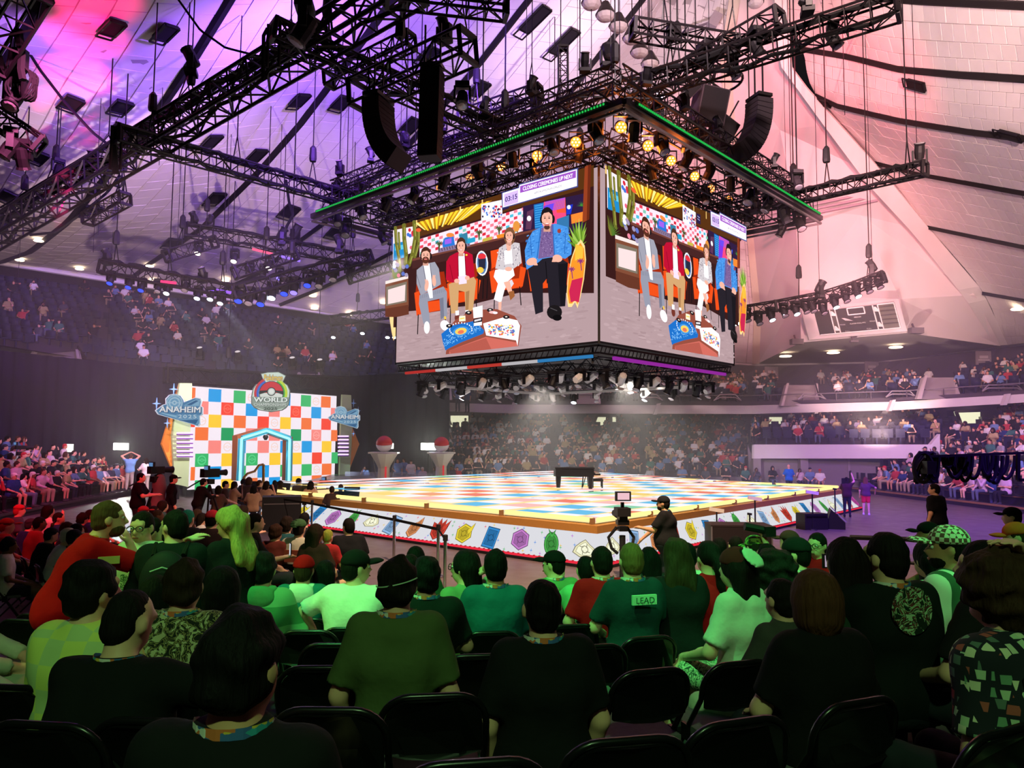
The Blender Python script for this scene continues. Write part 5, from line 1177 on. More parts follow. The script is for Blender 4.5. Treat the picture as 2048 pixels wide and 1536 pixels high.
MB().prism([Vector((WA.x,WA.y,zb_-.3))-wo,Vector((WB.x,WB.y,zb_-.3))-wo,Vector((WB.x,WB.y,zt_+.05))-wo,Vector((WA.x,WA.y,zt_+.05))-wo],-wn*.3,(0,0,0)).obj('wall_back',BLACK,wall)
CREAM=mat((172,204,150),.8,0,.06,3); ORNG=mat((226,150,52),.7,0,.06,2)
def slab(parent_loc,pts,o,th,name,m,par): 
    P=[z6(x,y,o)-parent_loc for x,y in pts]; return MB().prism(P,(0,0,0),wn*th).obj(name,m,par)
for sidename,cream,orange,bars in (('left',[(180,128),(298,130),(300,172),(262,1140),(130,1110),(104,640)],[(180,128),(104,640),(130,1030),(4,722)],[(165,318,y) for y in (615,657,702,745,790,832)]),
   ('right',[(1765,240),(1850,245),(1862,560),(1835,1060),(1738,1060),(1748,620)],[(1848,300),(1862,560),(1930,722),(1836,965),(1862,720)],[(1738,1836,y) for y in (645,680,716,752,790,824)])):
    L0=z6(cream[0][0],1000,.4); L0=Vector((L0.x,L0.y,0))
    t=thing('scenic_panel','pale green scenic panel with orange kite and violet bars at %s of chequered wall'%sidename,'scenery',L0)
    q_=z6(cream[4][0],cream[4][1],.4)-L0; MB().box((q_.x,q_.y,.3),(.5,.15,.6)).obj('foot',BLACK,t)
    slab(L0,cream,.35,.12,'panel_board',CREAM,t); slab(L0,orange,.2,.12,'kite_board',ORNG,t)
    gr=MB()
    for x0,x1,y in bars:
        MB().bar(z6(x0,y,.75)-L0,z6(x1,y,.75)-L0,.085,6).obj('neon_bar',glow((236,190,255),1.6),t); gr.bar(z6(x0,y+12,.7)-L0,z6(x1,y+12,.7)-L0,.07)
    gr.obj('bar_holder',mat((110,60,150),.6),t)
# arch doorway
L0=z6(1020,1050,1.0); L0=Vector((L0.x,L0.y,0)); ad=thing('arch_doorway','brown pointed arch doorway with cyan neon edge before chequered wall','doorway',L0)
outer=[(745,1080),(755,640),(1040,560),(1295,650),(1285,1080)]; inner=[(800,1080),(820,685),(1040,612),(1245,685),(1238,1080)]
BRN=mat((150,84,42),.6,0,.12,2); CY=glow((150,240,250),1.5); CYP=mat((60,170,190),.5)
for i in range(4):
    q=[z6(*outer[i],1.3),z6(*outer[i+1],1.3),z6(*inner[i+1],1.3),z6(*inner[i],1.3)]; MB().prism([p-L0 for p in q],(0,0,0),-wn*.4).obj('frame_board',BRN,ad)
    a,b=[(inner[j][0]*.62+outer[j][0]*.38,inner[j][1]*.62+outer[j][1]*.38) for j in (i,i+1)]
    MB().bar(z6(*a,1.32)-L0,z6(*b,1.32)-L0,.26).obj('cyan_panel',CYP,ad); MB().bar(z6(*a,1.5)-L0,z6(*b,1.5)-L0,.12,6).obj('neon_tube',CY,ad)
MB().lathe([(.1,.1),(.14,0),(.06,-.14)],8,z6(1030,655,1.2)-L0).obj('lamp',BLACK,ad)
# logo signs
def sign_plane(cx,cy,o):
    c=z6(cx,cy,o); f=(c-Vector((0,0,H))).length/F_PX/4.876*1.0; x=Vector((1,.12,0)).normalized()
    return c,lambda px,py,z=0.0: Vector((0,0,0))+x*((px-cx)*f)+Vector((0,0,-(py-cy)*f))+Vector((.12,-1,0)).normalized()*z
def pic_sign(par,pc_,mp,s): link('sign_face',pc_.mesh('sign_face',lambda a,b,z:tuple(mp(a,b,.08+z)),s),par)  # printed sign faces carry emission of their own, as if backlit
def txt_z(pc_,t,x,y,w_,h_,c,b=0,shear=0): pc_.text(t,x,y,w_,-h_,c,None,b,shear)
def city_sign(cx,cy,s,label,o):
    c,mp=sign_plane(cx,cy,o); t=thing('city_sign',label,'sign',c); p=Pic(); q=lambda x,y:(cx+(x-196)*s,cy+(y-390)*s)
    out=[(-4,395),(60,345),(84,338),(80,290),(110,255),(155,245),(205,260),(232,300),(236,318),(335,276),(380,284),(388,310),(380,352),(400,362),(402,425),(380,440),(384,510),(368,534),(330,520),(20,430)]
    MB().prism([mp(*q(x,y)) for x,y in out],(0,0,0),(-.01,-.07,0)).obj('sign_board',mat((210,226,236),.5),t)
    g=lambda pts,col: p.poly([q(*a) for a in pts],col)
    ctr=lambda k:[(196+(x-196)*k,390+(y-390)*k) for x,y in out]
    g(out,(214,232,244)); g(ctr(.95),(84,142,186))
    e=q(157,325); p.ell(*e,70*s,70*s,(176,212,234)); p.ell(*e,60*s,60*s,(120,176,212)); p.ring(*e,38*s,50*s,(176,212,234)); p.ring(*e,10*s,20*s,(190,222,240),n=14); p.line([q(100,325),q(135,325)],9*s,(176,212,234)); p.line([q(178,325),q(214,325)],9*s,(176,212,234))
    g([(235,350),(340,290),(376,298),(366,352)],(140,190,222)); g([(255,345),(338,300),(362,306),(300,345)],(52,108,156)); g([(20,408),(190,440),(186,462),(60,424)],(150,200,228)); g([(180,425),(370,430),(372,510),(344,514),(180,468)],(120,172,208)); g([(200,480),(330,508),(340,515),(352,500),(366,470),(300,476)],(52,108,156))
    for i,d in enumerate('2025'): g([(192+42*i,424),(228+42*i,424),(228+42*i,466),(192+42*i,466)],(92,150,192)); txt_z(p,d,*q(210+42*i,446),28*s,30*s,(206,230,244),.02)
    txt_z(p,'ANAHEIM',*q(211,387),346*s,50*s,(30,84,130),.045); txt_z(p,'ANAHEIM',*q(208,384),346*s,50*s,(248,250,252),.018)
    pic_sign(t,p,mp,.62); MB().bar(z6(cx,cy,o)-c,z6(cx,cy,.0)-c,.1).obj('bracket',BLACK,t)
    return t,mp,q
t,mp,q=city_sign(190,392,1.0,'left blue city sign with white lettering and stars',1.6)
for x,y,r_ in ((130,205,48),(88,508,40),(-10,335,48)):
    b=MB(); k=.2; b.prism([mp(x+(r_ if i%2==0 else r_*k)*math.sin(PI*i/4)*.8,y+(r_ if i%2==0 else r_*k)*math.cos(PI*i/4)*1.1,-.1) for i in range(8)],(0,0,0),(0,-.05,0)); b.obj('star',mat((120,180,226),.5),t)
t,mp,q=city_sign(1795,462,.735,'right blue city sign with white lettering and stars',1.6)
for x,y,r_ in ((1880,325,36),(1925,395,34),(1886,615,26)):
    b=MB(); k=.2; b.prism([mp(x+(r_ if i%2==0 else r_*k)*math.sin(PI*i/4)*.8,y+(r_ if i%2==0 else r_*k)*math.cos(PI*i/4)*1.1,-.1) for i in range(8)],(0,0,0),(0,-.05,0)); b.obj('star',mat((120,180,226),.5),t)
c,mp=sign_plane(1085,215,1.8); t=thing('championship_sign','round championship logo sign with red half disc at top of chequered wall','sign',c); p=Pic()
out=[(1020,120),(990,45),(1050,30),(1150,25),(1215,58),(1190,118),(1235,150),(1258,200),(1256,262),(1248,330),(1225,362),(1190,385),(1090,402),(985,385),(940,362),(915,330),(912,262),(922,190),(950,145)]
MB().prism([mp(x,y) for x,y in out],(0,0,0),(-.01,-.07,0)).obj('sign_board',mat((90,96,90),.5),t)
p.poly(out,(84,92,88)); p.poly([(1085+(x-1085)*.96,215+(y-215)*.965) for x,y in out],(216,232,218))
for r0,r1,cl,cr in ((128,150,(206,60,70),(200,226,60)),(108,128,(60,110,210),(70,180,70))):
    p.ring(1085,228,r0,r1,cl,PI*.86,PI*1.36,16); p.ring(1085,228,r0,r1,cr,-PI*.36,PI*.14,16)
p.ell(1090,225,112,112,(60,66,62)); p.ell(1090,225,105,105,(226,232,224)); p.poly([(1090+105*math.cos(a),225+105*math.sin(a)) for a in np.linspace(PI,2*PI,20)],(216,56,66)); p.poly([(985,205),(1050,200),(1130,200),(1195,205),(1195,240),(1130,218),(1050,218),(985,240)],(50,54,52))
p.ell(1090,212,40,40,(50,54,52)); p.ell(1090,212,32,32,(206,216,208)); p.ell(1090,212,22,22,(236,240,234))
p.poly([(918,262),(1252,262),(1246,330),(1222,358),(1090,396),(945,358),(922,330)],(150,166,154)); 
txt_z(p,'WORLD',1088,290,298,42,(60,74,68),.05); txt_z(p,'WORLD',1086,288,298,42,(236,244,238),.02)
txt_z(p,'CHAMPIONSHIPS',1085,334,290,26,(50,60,56),.05); txt_z(p,'CHAMPIONSHIPS',1084,333,290,26,(222,232,224),.015); txt_z(p,'2025',1088,370,120,26,(70,84,76),.02)
txt_z(p,'Pokémon',1105,82,164,52,(60,90,150),.06); txt_z(p,'Pokémon',1105,82,164,52,(248,208,60),.02)
pic_sign(t,p,mp,.75); MB().bar(Vector((0,0,0)),z6(1085,215,-.1)-c,.1).obj('bracket',BLACK,t)
# pedestals with two-tone globes
WHP=mat((232,228,218),.45,0,.04); 
for k,(x,yb,yt,Y) in enumerate([(767,963,905,32.3),(882,958,905,34.5)]):
    b=at(x,yb,Y); f=Y/F_PX; t=thing('globe_pedestal','white funnel-topped pedestal with red stripe, %s of the two'%['left one','right one'][k],'pedestal',b); hh=(yb-yt)*f
    MB().lathe([(.1*1,0),(.42,0),(.42,.05),(.3,.08)],14).obj('foot',WHP,t); MB().lathe([(.26,.06),(.25,hh*.45),(.30,hh*.55),(.58,hh*.92),(.6,hh*.95)],10).obj('column',WHP,t); MB().box((0,0,hh-.03),(1.25,.8,.07)).obj('table_top',WHP,t); MB().box((.13,-.26,hh*.3),(.07,.03,hh*.42)).obj('red_stripe',glow((220,50,60),.7),t)
    for s in (-1,1): MB().bar((s*.52,0,hh-.05),(s*.3,0,.05),.035).obj('stay_rod',GREYM,t)
    g=thing('globe','glossy globe, red above and white below, on the %s pedestal'%['left','right'][k],'globe',b+Vector((0,0,hh+.36))); r_=.36
    n=14; up=MB(); lo=MB(); Mt=Matrix.Rotation(.2,3,'X')
    up.lathe([(r_*math.cos(a),r_*math.sin(a)) for a in np.linspace(0,PI/2*.99,8)],18,M=Mt); lo.lathe([(r_*math.cos(a),r_*math.sin(a)) for a in np.linspace(-PI/2*.99,0,8)],18,M=Mt)
    up.obj('upper_half',mat((214,42,50),.15,0,.03,spec=.6),g,True); lo.obj('lower_half',mat((236,232,230),.15,0,.02,spec=.6),g,True)
# panel floodlights
for k,(x,y,Y,w_,h_,lab,s) in enumerate([(139,896,36,.45,.42,'small panel light on a stand over the left bleachers',3),(243,893,36.5,.78,.36,'bright wide panel light in front of the black drape at left',14),(778,892,38,.5,.3,'panel light half hidden behind the left globe',6),(857,893,38,.8,.38,'bright panel light just left of the right globe',14)]):
    p=at(x,y,Y); t=thing('panel_light',lab,'panel light',(p.x,p.y,0)); MB().box((0,0,p.z),(w_,.08,h_)).obj('housing',BLACK,t); MB().box((0,-.05,p.z),(w_*.94,.02,h_*.9)).obj('diffuser',glow((252,255,246),s),t); MB().bar((0,.05,0),(0,.05,p.z),.06,6).obj('stand_pole',DARKM,t)
    for a_ in (0,2.1,4.2): MB().bar((0,.05,.6),(.5*math.cos(a_),.05+.5*math.sin(a_),0),.04).obj('stand_leg',DARKM,t)
# ------------------------------------------------------------------ piano and bench
pb=on(1147,985,ZS); PZ=math.radians(-4); pn=thing('grand_piano','black closed grand piano standing alone on the bright stage','piano',pb,PZ); PB=mat((34,32,34),.3,0,.08)
out=[(.72,-.55),(.72,.62),(.3,.72),(-.1,.55),(-.45,.2),(-.66,-.05),(-.72,-.3),(-.64,-.52)]
MB().prism([(x,y,0) for x,y in out],(0,0,.6),(0,0,.86)).obj('case',PB,pn); MB().prism([(x*1.03,y*1.03,0) for x,y in out],(0,0,.87),(0,0,.91)).obj('lid',PB,pn)
MB().box((.82,.03,.68),(.26,1.14,.06)).obj('keybed',PB,pn); kb=MB(); kb.box((.84,.03,.72),(.15,1.05,.02)); kb.obj('keys',WHITEM,pn)
for x,y in ((.6,-.45),(.6,.5),(-.55,-.2)):
    MB().lathe([(.045,0),(.05,.06),(.06,.1),(.095,.45),(.1,.6)],8,(x,y,0)).obj('leg',PB,pn)
b=MB(); b.bar((.35,0,.6),(.3,.0,.08),.04).bar((.45,.08,.6),(.3,.08,.08),.03).box((.3,.04,.07),(.2,.25,.06)); b.obj('pedal_lyre',PB,pn)
bb=on(1172,984,ZS); bn=thing('piano_bench','black piano bench beside the grand piano','bench',bb+Vector((.42,.1,0)),PZ); MB().box((0,0,.44),(.42,.75,.07)).obj('seat',mat((46,42,42),.6),bn)
for x in (-.17,.17):
    for y in (-.32,.32): MB().bar((x,y,0),(x,y,.42),.05).obj('leg',PB,bn)
# ------------------------------------------------------------------ floor equipment
def stanchion(p,label):
    t=thing('stanchion',label,'stanchion',(p.x,p.y,0),group='belt stanchions'); MB().lathe([(.17,0),(.17,.025),(.05,.05)],14).obj('base',CHROME,t); MB().lathe([(.032,.04),(.032,.92)],10).obj('post',CHROME,t); MB().lathe([(.045,.92),(.045,1.02),(.03,1.03)],10).obj('head',BLACK,t); return Vector((p.x,p.y,.96))
sp_=[(544,1021,22.5),(624,1023,20.5),(789,1039,16.6),(877,1047,14.9),(891,1062,13.3)]
tops=[]
for k,(x,y,Y) in enumerate(sp_): p=at(x,y,Y); tops.append(stanchion(p,'%s belt stanchion from left in front of the stage skirt'%ORD[k]))
for k in range(4):
    a,b=tops[k],tops[k+1]; o=MB().prism([a,b,b+Vector((0,0,-.06)),a+Vector((0,0,-.06))],(0,0,0),(0,.01,0)).obj('belt',RUBBER); tag(o,'black belt between the %s and %s stanchion from left'%(ORD[k],ORD[k+1]),'barrier belt')
def rail(pts,label,posts,zt=1.05,name='barrier_rail'):
    P=[Vector((p.x,p.y,0)) for p in pts]; t=thing(name,label,'barrier',P[0]); o=P[0]; 
    for z in (zt,zt*.62,zt*.25):
        MB().tube([p-o+Vector((0,0,z)) for p in P],.045 if z==zt else .03,6).obj('rail',BLACK,t)
    for k in posts:
        i=int(k); q=P[min(i,len(P)-1)].lerp(P[min(i+1,len(P)-1)],k-i)-o; MB().bar(q,q+Vector((0,0,zt)),.1).obj('post',BLACK,t)
def fl_(x,y,Y): p=at(x,y,Y); return p
rail([fl_(1700,1064,13.2),fl_(1810,1057,13),fl_(1925,1052,12.4),fl_(2090,1042,12)],'black three-bar crowd barrier along right front of the audience',[0,.9,2.0,2.02,2.7])
# camera on gimbal pole
p=at(1245,1108,14.4); t=thing('camera_rig','camera with monitor on a thick black pole before near stage corner','camera',(p.x,p.y,0),.1); f=p.y/F_PX; zt=at(1245,992,p.y).z
MB().bar((0,0,0),(0,0,zt-.75),.12,8).obj('pole',BLACK,t); MB().lathe([(.35,0),(.3,.06),(.1,.1)],10).obj('base',BLACK,t)
for z,w_ in ((-.62,.16),(-.5,.22),(-.42,.16)): MB().box((0,0,zt+z),(w_,.2,.09)).obj('clamp',DARKM,t)
MB().box((0,0,zt-.3),(.26,.3,.16)).obj('camera_body',BLACK,t); MB().lathe([(.07,-.3),(.09,0),(.06,.1)],10,(0,.3,zt-.38),Matrix.Rotation(PI/2,3,'X')).obj('lens',BLACK,t)
m_=MB().box((0,-.05,zt),(.30,.08,.18)).obj('monitor',BLACK,t); MB().box((0,-.095,zt),(.23,.01,.13)).obj('screen',glow((236,190,200),.9),m_); MB().bar((0,0,zt-.28),(0,0,zt-.12),.06).obj('monitor_arm',DARKM,t)
for s in (-1,1): MB().tube([(s*.1,.05,zt-.6),(s*.25,.1,zt-.8),(s*.2,.05,zt-1.0),(s*.08,.05,zt-1.1)],.03,6).obj('cable',RUBBER,t)
# stage monitors, boxes, cases
def wedge(x,y,label,s,rz):
    p=on(x,y,0); t=thing('stage_monitor',label,'loudspeaker',p,rz); b=MB(); b.prism([(-.4*s,-.3*s,0),(-.4*s,.3*s,0),(-.4*s,.3*s,.22*s),(-.4*s,-.1*s,.62*s)],(0,0,0),(.8*s,0,0)); b.obj('cabinet',BLACK,t); MB().prism([(-.36*s,.31*s,.2*s),(.36*s,.31*s,.2*s),(.36*s,-.1*s,.62*s),(-.36*s,-.1*s,.62*s)],(0,.02,.02),(0,.04,.04)).obj('grille',mat((150,146,150),.6),t); return t
wedge(1668,1056,'tilted stage monitor on floor at right stage corner',1.0,-1.9)
p=on(1624,1058,0); t=thing('equipment_box','low black box on floor left of the tilted stage monitor','box',p,.2); MB().box((0,0,.25),(.8,.5,.5)).obj('case',BLACK,t); MB().box((0,-.26,.42),(.7,.02,.06)).obj('lid_strip',DARKM,t)
p=on(1476,1098,0); t=thing('road_case','wide black road case in front of right stage skirt','case',p,-.05); MB().box((0,0,.3),(1.5,.8,.6)).obj('case_body',mat((30,22,24),.6),t)
for x in (-.74,.74): MB().bar((x,-.41,0),(x,-.41,.6),.03).obj('edge_strip',GREYM,t)
MB().box((0,0,.62),(1.52,.82,.04)).obj('lid',mat((40,30,32),.6),t)
p=on(562,1060,0); t=thing('road_case','dark equipment case at left front corner of the stage','case',p,.3); MB().box((0,0,.5),(1.1,.8,1.0)).obj('case_body',mat((22,20,26),.6),t); MB().box((0,-.41,.8),(1.0,.02,.03)).obj('edge_strip',GREYM,t)
for k,(x,yt,yb) in enumerate([(607,1008,1062),(1434,1020,1085),(1511,997,1075),(1626,985,1060),(1671,978,1040),(1500,1028,1078)]):
    b_=on(x,yb,0); zt=at(x,yt,b_.y).z; t=thing('light_pole','thin black pole, %s from left, standing at stage skirt'%ORD[k],'pole',b_); MB().bar((0,0,0),(0,0,zt),.035).obj('pole',BLACK,t); MB().lathe([(.14,0),(.12,.03),(.02,.05)],8).obj('base',BLACK,t)
    MB().box((0,0,zt),(.4,.05,.1) if k in (1,2,3) else (.12,.06,.06),M=Matrix.Rotation(.15,3,'Y')).obj('head',mat((225,215,205),.5) if k in (1,2,3) else BLACK,t)
# looped cable festoon at right
ft=thing('cable_festoon','row of thick black cable loops hanging from a boom at right','cable loops',at(1850,915,17.5)); fo=ft.location.copy()
def fp(x,y,d=0): return at(x,y,17.5+d)-fo
MB().bar(fp(1850,913),fp(2075,905),.06).obj('boom',BLACK,ft)
for k,(x0,x1,yb) in enumerate([(1858,1878,955),(1862,1872,942),(1885,1905,935),(1893,1925,955),(1900,1935,948),(1908,1920,958),(1915,1945,962),(1930,1962,957),(1962,1985,950),(1968,1995,962),(1975,2005,966),(1985,2015,950),(1992,2030,958),(1965,1975,952),(1925,1940,950)]):
    P=[fp(x0+(x1-x0)*(.5-.5*math.cos(t)),911+(yb-911)*math.sin(t),k*.03) for t in np.linspace(0,PI,16)]; MB().tube(P,.045,6).obj('loop',RUBBER,ft)
b=MB()
for k in range(7): b.tube([fp(1846+18*math.cos(t+k)+k*2,935+30*math.sin(t),.1*k) for t in np.linspace(0,2*PI,14)],.05,5)
b.obj('bundle',RUBBER,ft); MB().box(fp(1856,935),(.2,.3,.3)).obj('camera_head',BLACK,ft)
MB().bar(fp(2036,905),fp(2036,960),.07).bar(fp(2036,960),fp(2090,960),.07).obj('bracket',BLACK,ft)
# upper bowl stair openings and rail guards
for k,(x0,y0,x1,y1,Y,lab) in enumerate([(1560,770,1632,812,46.5,'grey stair opening in the right upper bowl, nearer the screens'),(1834,755,1912,798,42.5,'larger grey stair opening in the right upper bowl'),(1145,778,1196,808,48,'grey stair opening under the screens in upper bowl'),(55,703,160,727,40,'pale stair wall in left upper bowl'),(590,748,640,762,45.6,'pale stair wall above the right part of chequered wall'),(838,768,900,800,47.5,'pale stair opening at edge of the black drape')]):
    L0=at((x0+x1)/2,y1,Y); t=thing('stair_opening',lab,'stair opening',L0); s=.12*(x1-x0)
    A=[at(x0+s*1.3,y0,Y+1.5),at(x1-s*.4,y0,Y+1.5),at(x1,y1,Y-.2),at(x0,y1,Y-.2)]
    MB().prism([p-L0 for p in A],(0,0,0),(0,.25,0)).obj('back_panel',mat((160,152,150),.8),t)
    for (a,b_) in ((A[0],A[3]),(A[1],A[2])): MB().prism([a-L0,b_-L0,b_-L0+Vector((0,-.22,0)),a-L0+Vector((0,-.22,.1))],(0,0,0),(.15,0,0)).obj('side_wall',mat((200,190,190),.8),t)
    MB().bar(A[1]-L0+Vector((0,0,.3)),A[2]-L0+Vector((.3,0,.3)),.07).obj('handrail',BLACK,t)
for k,(x0,x1,Y) in enumerate([(1428,1482,47.4),(1596,1652,46),(1772,1832,43.6),(1965,2046,40.6),(985,1025,48.4),(1282,1325,48)]):
    y=[803,801,796,784,802,803][k]; L0=at((x0+x1)/2,y,Y); t=thing('guard_rail','%s low metal guard rail from left on balcony front'%['third','fourth','fifth','sixth','first','second'][k],'railing',L0)
    for dz in (14,8): MB().tube([at(x0,y-2,Y)-L0,at(x0+12,y-dz,Y)-L0,at(x1-12,y-dz,Y)-L0,at(x1,y-2,Y)-L0],.04,5).obj('rail',mat((170,160,165),.4,.5),t)
rl=MB(); P=resample(P3([(x,y-1,Y-.2) for x,y,Y in UFr]),60); rl.tube([Vector(p)+Vector((0,0,.35)) for p in P],.04,4)
for p in P[::3]: rl.bar(Vector(p)-Vector((0,0,.1)),Vector(p)+Vector((0,0,.35)),.05)
o=rl.obj('balcony_handrail',mat((90,80,86),.5,.3)); tag(o,'long thin handrail on top of the balcony front','railing')
for k,(x,Y) in enumerate([(1020,48.5),(1310,48.2),(1632,46.6),(1780,44.2),(2010,40.5)]):
    y=[801,803,801,796,784][k]; a=at(x+14,y-8,Y);b_=at(x,y+26,Y); MB().prism([at(x-3,y+26,Y-.6),at(x+5,y+4,Y-.6),at(x+12,y+3,Y-.6),at(x+4,y+26,Y-.6)],(0,0,0),(0,.3,0)).obj('trim_%d'%(8+k),FASC,kind='structure')
# ------------------------------------------------------------------ people
V3=lambda *a: np.array(a,float)
def rotz(a): c,s=math.cos(a),math.sin(a); return np.array([[c,-s,0],[s,c,0],[0,0,1.]])
def rotx(a): c,s=math.cos(a),math.sin(a); return np.array([[1,0,0],[0,c,-s],[0,s,c]])
def roty(a): c,s=math.cos(a),math.sin(a); return np.array([[c,0,s],[0,1,0],[-s,0,c]])
ARMS={'lap':((.27,.05,-.26),(.12,.30,-.36)),'down':((.25,-.03,-.28),(.22,.07,-.53)),'hang':((.24,-.03,-.28),(.25,.05,-.52)),'headback':((.36,.10,.16),(.12,-.08,.19)),'headtop':((.36,.0,.2),(.12,.02,.33)),
 'phone':((.26,.24,-.16),(.15,.40,.05)),'chin':((.22,.22,-.22),(.08,.26,.10)),'out':((.22,.28,-.10),(.16,.56,-.12)),'cross':((.27,.08,-.24),(-.05,.22,-.22)),'raise':((.28,.16,.14),(.2,.3,.38)),'elbowout':((.40,.04,-.14),(.36,.22,-.34)),'front':((.25,.16,-.24),(.14,.38,-.22))}
def hand(F,wr,d,s,n,curl=.5,fine=True):
    d=d/np.linalg.norm(d); s=s-d*(s@d); s/=np.linalg.norm(s); n=np.cross(s,d)*(1 if np.cross(s,d)@n>0 else -1)
    for q in (-.022,0,.022): F.cap(wr+s*q*.6,wr+d*.08+s*q,.02,.017,.015)
    if not fine: F.cap(wr+d*.06,wr+d*.15+n*.02,.028,.018,.02); return
    for i,L in enumerate((.066,.076,.07,.054)):
        q=(-.033+.022*i); b=wr+d*.078+s*q; sp=s*(i-1.5)*.12; d1=d*math.cos(curl*.5)+n*math.sin(curl*.5)+sp; d1/=np.linalg.norm(d1); m=b+d1*L*.55; d2=d*math.cos(curl*1.4)+n*math.sin(curl*1.4)+sp; d2/=np.linalg.norm(d2)
        F.cap(b,m,.0105,.0095,.006); F.cap(m,m+d2*L*.5,.0095,.008,.004)
    t=wr+d*.025-s*.03; m=t-s*.032+d*.032+n*.01; F.cap(t,m,.014,.012,.01); F.cap(m,m+d*.034-s*.006+n*.008,.0115,.009,.004)
def figure(pose='sit',lean=.06,armL='lap',armR='lap',head=(0,0),fat=1.0,sleeve='s',legs='trousers',hair='short',h=.014,cap=None,beard=False,kn=None,seed=0,fem=False,side=0.0,hands=True):
    hz=.53 if pose=='sit' else .93
    sp=V3(math.sin(side)*1,math.sin(lean),math.cos(lean)); sp/=np.linalg.norm(sp); hip=V3(0,-.06 if pose=='sit' else 0,hz); S=lambda t: hip+sp*t
    nb=S(.50); C=nb+V3(sp[0]*.1,math.sin(lean*.7)*.15+.025,.138); Rh=rotz(head[0])@rotx(-head[1]); Hd=lambda *p: C+Rh@V3(*p)
    sw=.165*(.9 if fem else 1)*(1+.45*(fat-1)); sh={q:S(.445)+V3(q*sw,0,0) for q in(-1,1)}
    def arm(q,a):
        e,w_=ARMS[a] if isinstance(a,str) else a; fx=lambda p: V3(p[0]*q,p[1],p[2])+S(.445)
        return fx(e),fx(w_)
    aj={-1:arm(-1,armL),1:arm(1,armR)}
    if kn is None: kn=[((.11,.40,.50),(.12,.38,.09)),((.11,.40,.50),(.12,.38,.09))] if pose=='sit' else [((.095,.02,.49),(.11,-.02,.08))]*2
    legj={-1:(V3(-kn[0][0][0],*kn[0][0][1:]),V3(-kn[0][1][0],*kn[0][1][1:])),1:(V3(*kn[1][0]),V3(*kn[1][1]))}
    def torso(F,g,k=.06):
        f=fat
        F.cap(S(0)+V3(-.07*f,0,0),S(0)+V3(.07*f,0,0),.118*f+g,k=k)
        for q in (-1,1): F.cap(S(.06)+V3(q*.05*f,.01,0),S(.27)+V3(q*.06*f,0,0),.112*f+g,.112*f**.7+g,k)
        F.cap(S(.34)+V3(-.085,0,0),S(.34)+V3(.085,0,0),.112*f**.6+g,k=k); F.cap(S(.44)+V3(-sw*.8,-.005,0),S(.44)+V3(sw*.8,-.005,0),.062*f**.5+g,k=k)
        F.cap(S(.44),S(.545),.092+g*.6,.05+g*.6,k)
        if fem: 
            for q in(-1,1): F.ell(S(.32)+V3(q*.07,.09,0),(.06+g,.06+g,.065+g),.04)
    B=Field(); torso(B,-.012)
    B.cap(nb-sp*.06,Hd(0,-.02,-.05),.058 if not fem else .05,.054 if not fem else .047,.03)
    B.ell(Hd(0,-.008,.022),(.077,.096,.098),.03,R=Rh); B.ell(Hd(0,.028,-.048),(.058,.068,.068),.03,R=Rh); B.cap(Hd(0,.09,.012),Hd(0,.108,-.022),.011,.017,.016)
    B.cap(Hd(-.04,.078,.035),Hd(.04,.078,.035),.014,k=.02); B.cap(Hd(-.022,.085,-.06),Hd(.022,.085,-.06),.011,k=.014)
    for q in(-1,1): B.ell(Hd(q*.08,-.005,-.008),(.013,.022,.033),.012,R=Rh)
    r0=1+.35*(fat-1)
    for q in(-1,1):
        e,w_=aj[q]; B.cap(sh[q],e,.05*r0,.041*r0,.03); B.cap(e,w_,.041*r0,.028,.02)
        d=(w_-e); d=d/np.linalg.norm(d); sd=np.cross(d,V3(0,0,1)); sd=sd if np.linalg.norm(sd)>.2 else V3(1,0,0)
        if hands: hand(B,w_,d,-sd*q if False else sd*(-q),V3(-q*.6,0,-1.0) if abs(d[2])<.8 else V3(0,1,0),.55,fine=h<=.0125)
        k,a=legj[q]; B.cap(S(0)+V3(q*.085,0,-.02),k,.085*r0,.056,.03); B.cap(k,a,.055,.036,.03)
        if legs=='sandal' or legs=='bare': B.ell(a+V3(0,.07,-.045),(.042,.12,.033),.02)
    out={'body':B}
    T=Field(); torso(T,.014); s_end={'s':.62,'l':1.9,'n':.12}[sleeve]
    for q in(-1,1):
        e,w_=aj[q]
        if sleeve=='l': T.cap(sh[q],e,.064*r0,.056*r0,.05); T.cap(e,e+(w_-e)*.95,.056*r0,.042,.03,cut=True)
        elif sleeve=='s': T.cap(sh[q],sh[q]+(e-sh[q])*.82,.064*r0,.068*r0,.05,cut=True)
    T.cuts=[(nb+sp*.03+V3(0,-.02,0),sp+V3(0,-.15,0)),(V3(0,0,hz-.1),(0,0,-1))]; T.noise=(.0065,21,seed); out['shirt']=T
    L=Field(); L.cap(S(0)+V3(-.07*fat,0,-.01),S(0)+V3(.07*fat,0,-.01),.124*fat,k=.05); 
    for q in(-1,1):
        k,a=legj[q]; o=S(0)+V3(q*.085,0,-.02)
        if legs=='trousers': L.cap(o,k,.096*r0,.068,.03); L.cap(k,a,.067,.05,.03,cut=True)
        elif legs in('shorts','sandal','bare'): L.cap(o,o+(k-o)*.8,.102*r0,.085,.03,cut=True)
    L.noise=(.004,17,seed+2); out['trousers']=L
    if legs in('trousers','shorts'):
        for q in(-1,1):
            k,a=legj[q]; Fo=Field(); Fo.ell(a+V3(0,.06,-.04),(.05,.14,.045),.02); Fo.cap(a+V3(0,0,.03),a+V3(0,0,-.02),.052,k=.03); Fo.cuts=[(a+V3(0,0,-.075),(0,0,-1))]; out['shoe%d'%q]=Fo
    Hh=Field()
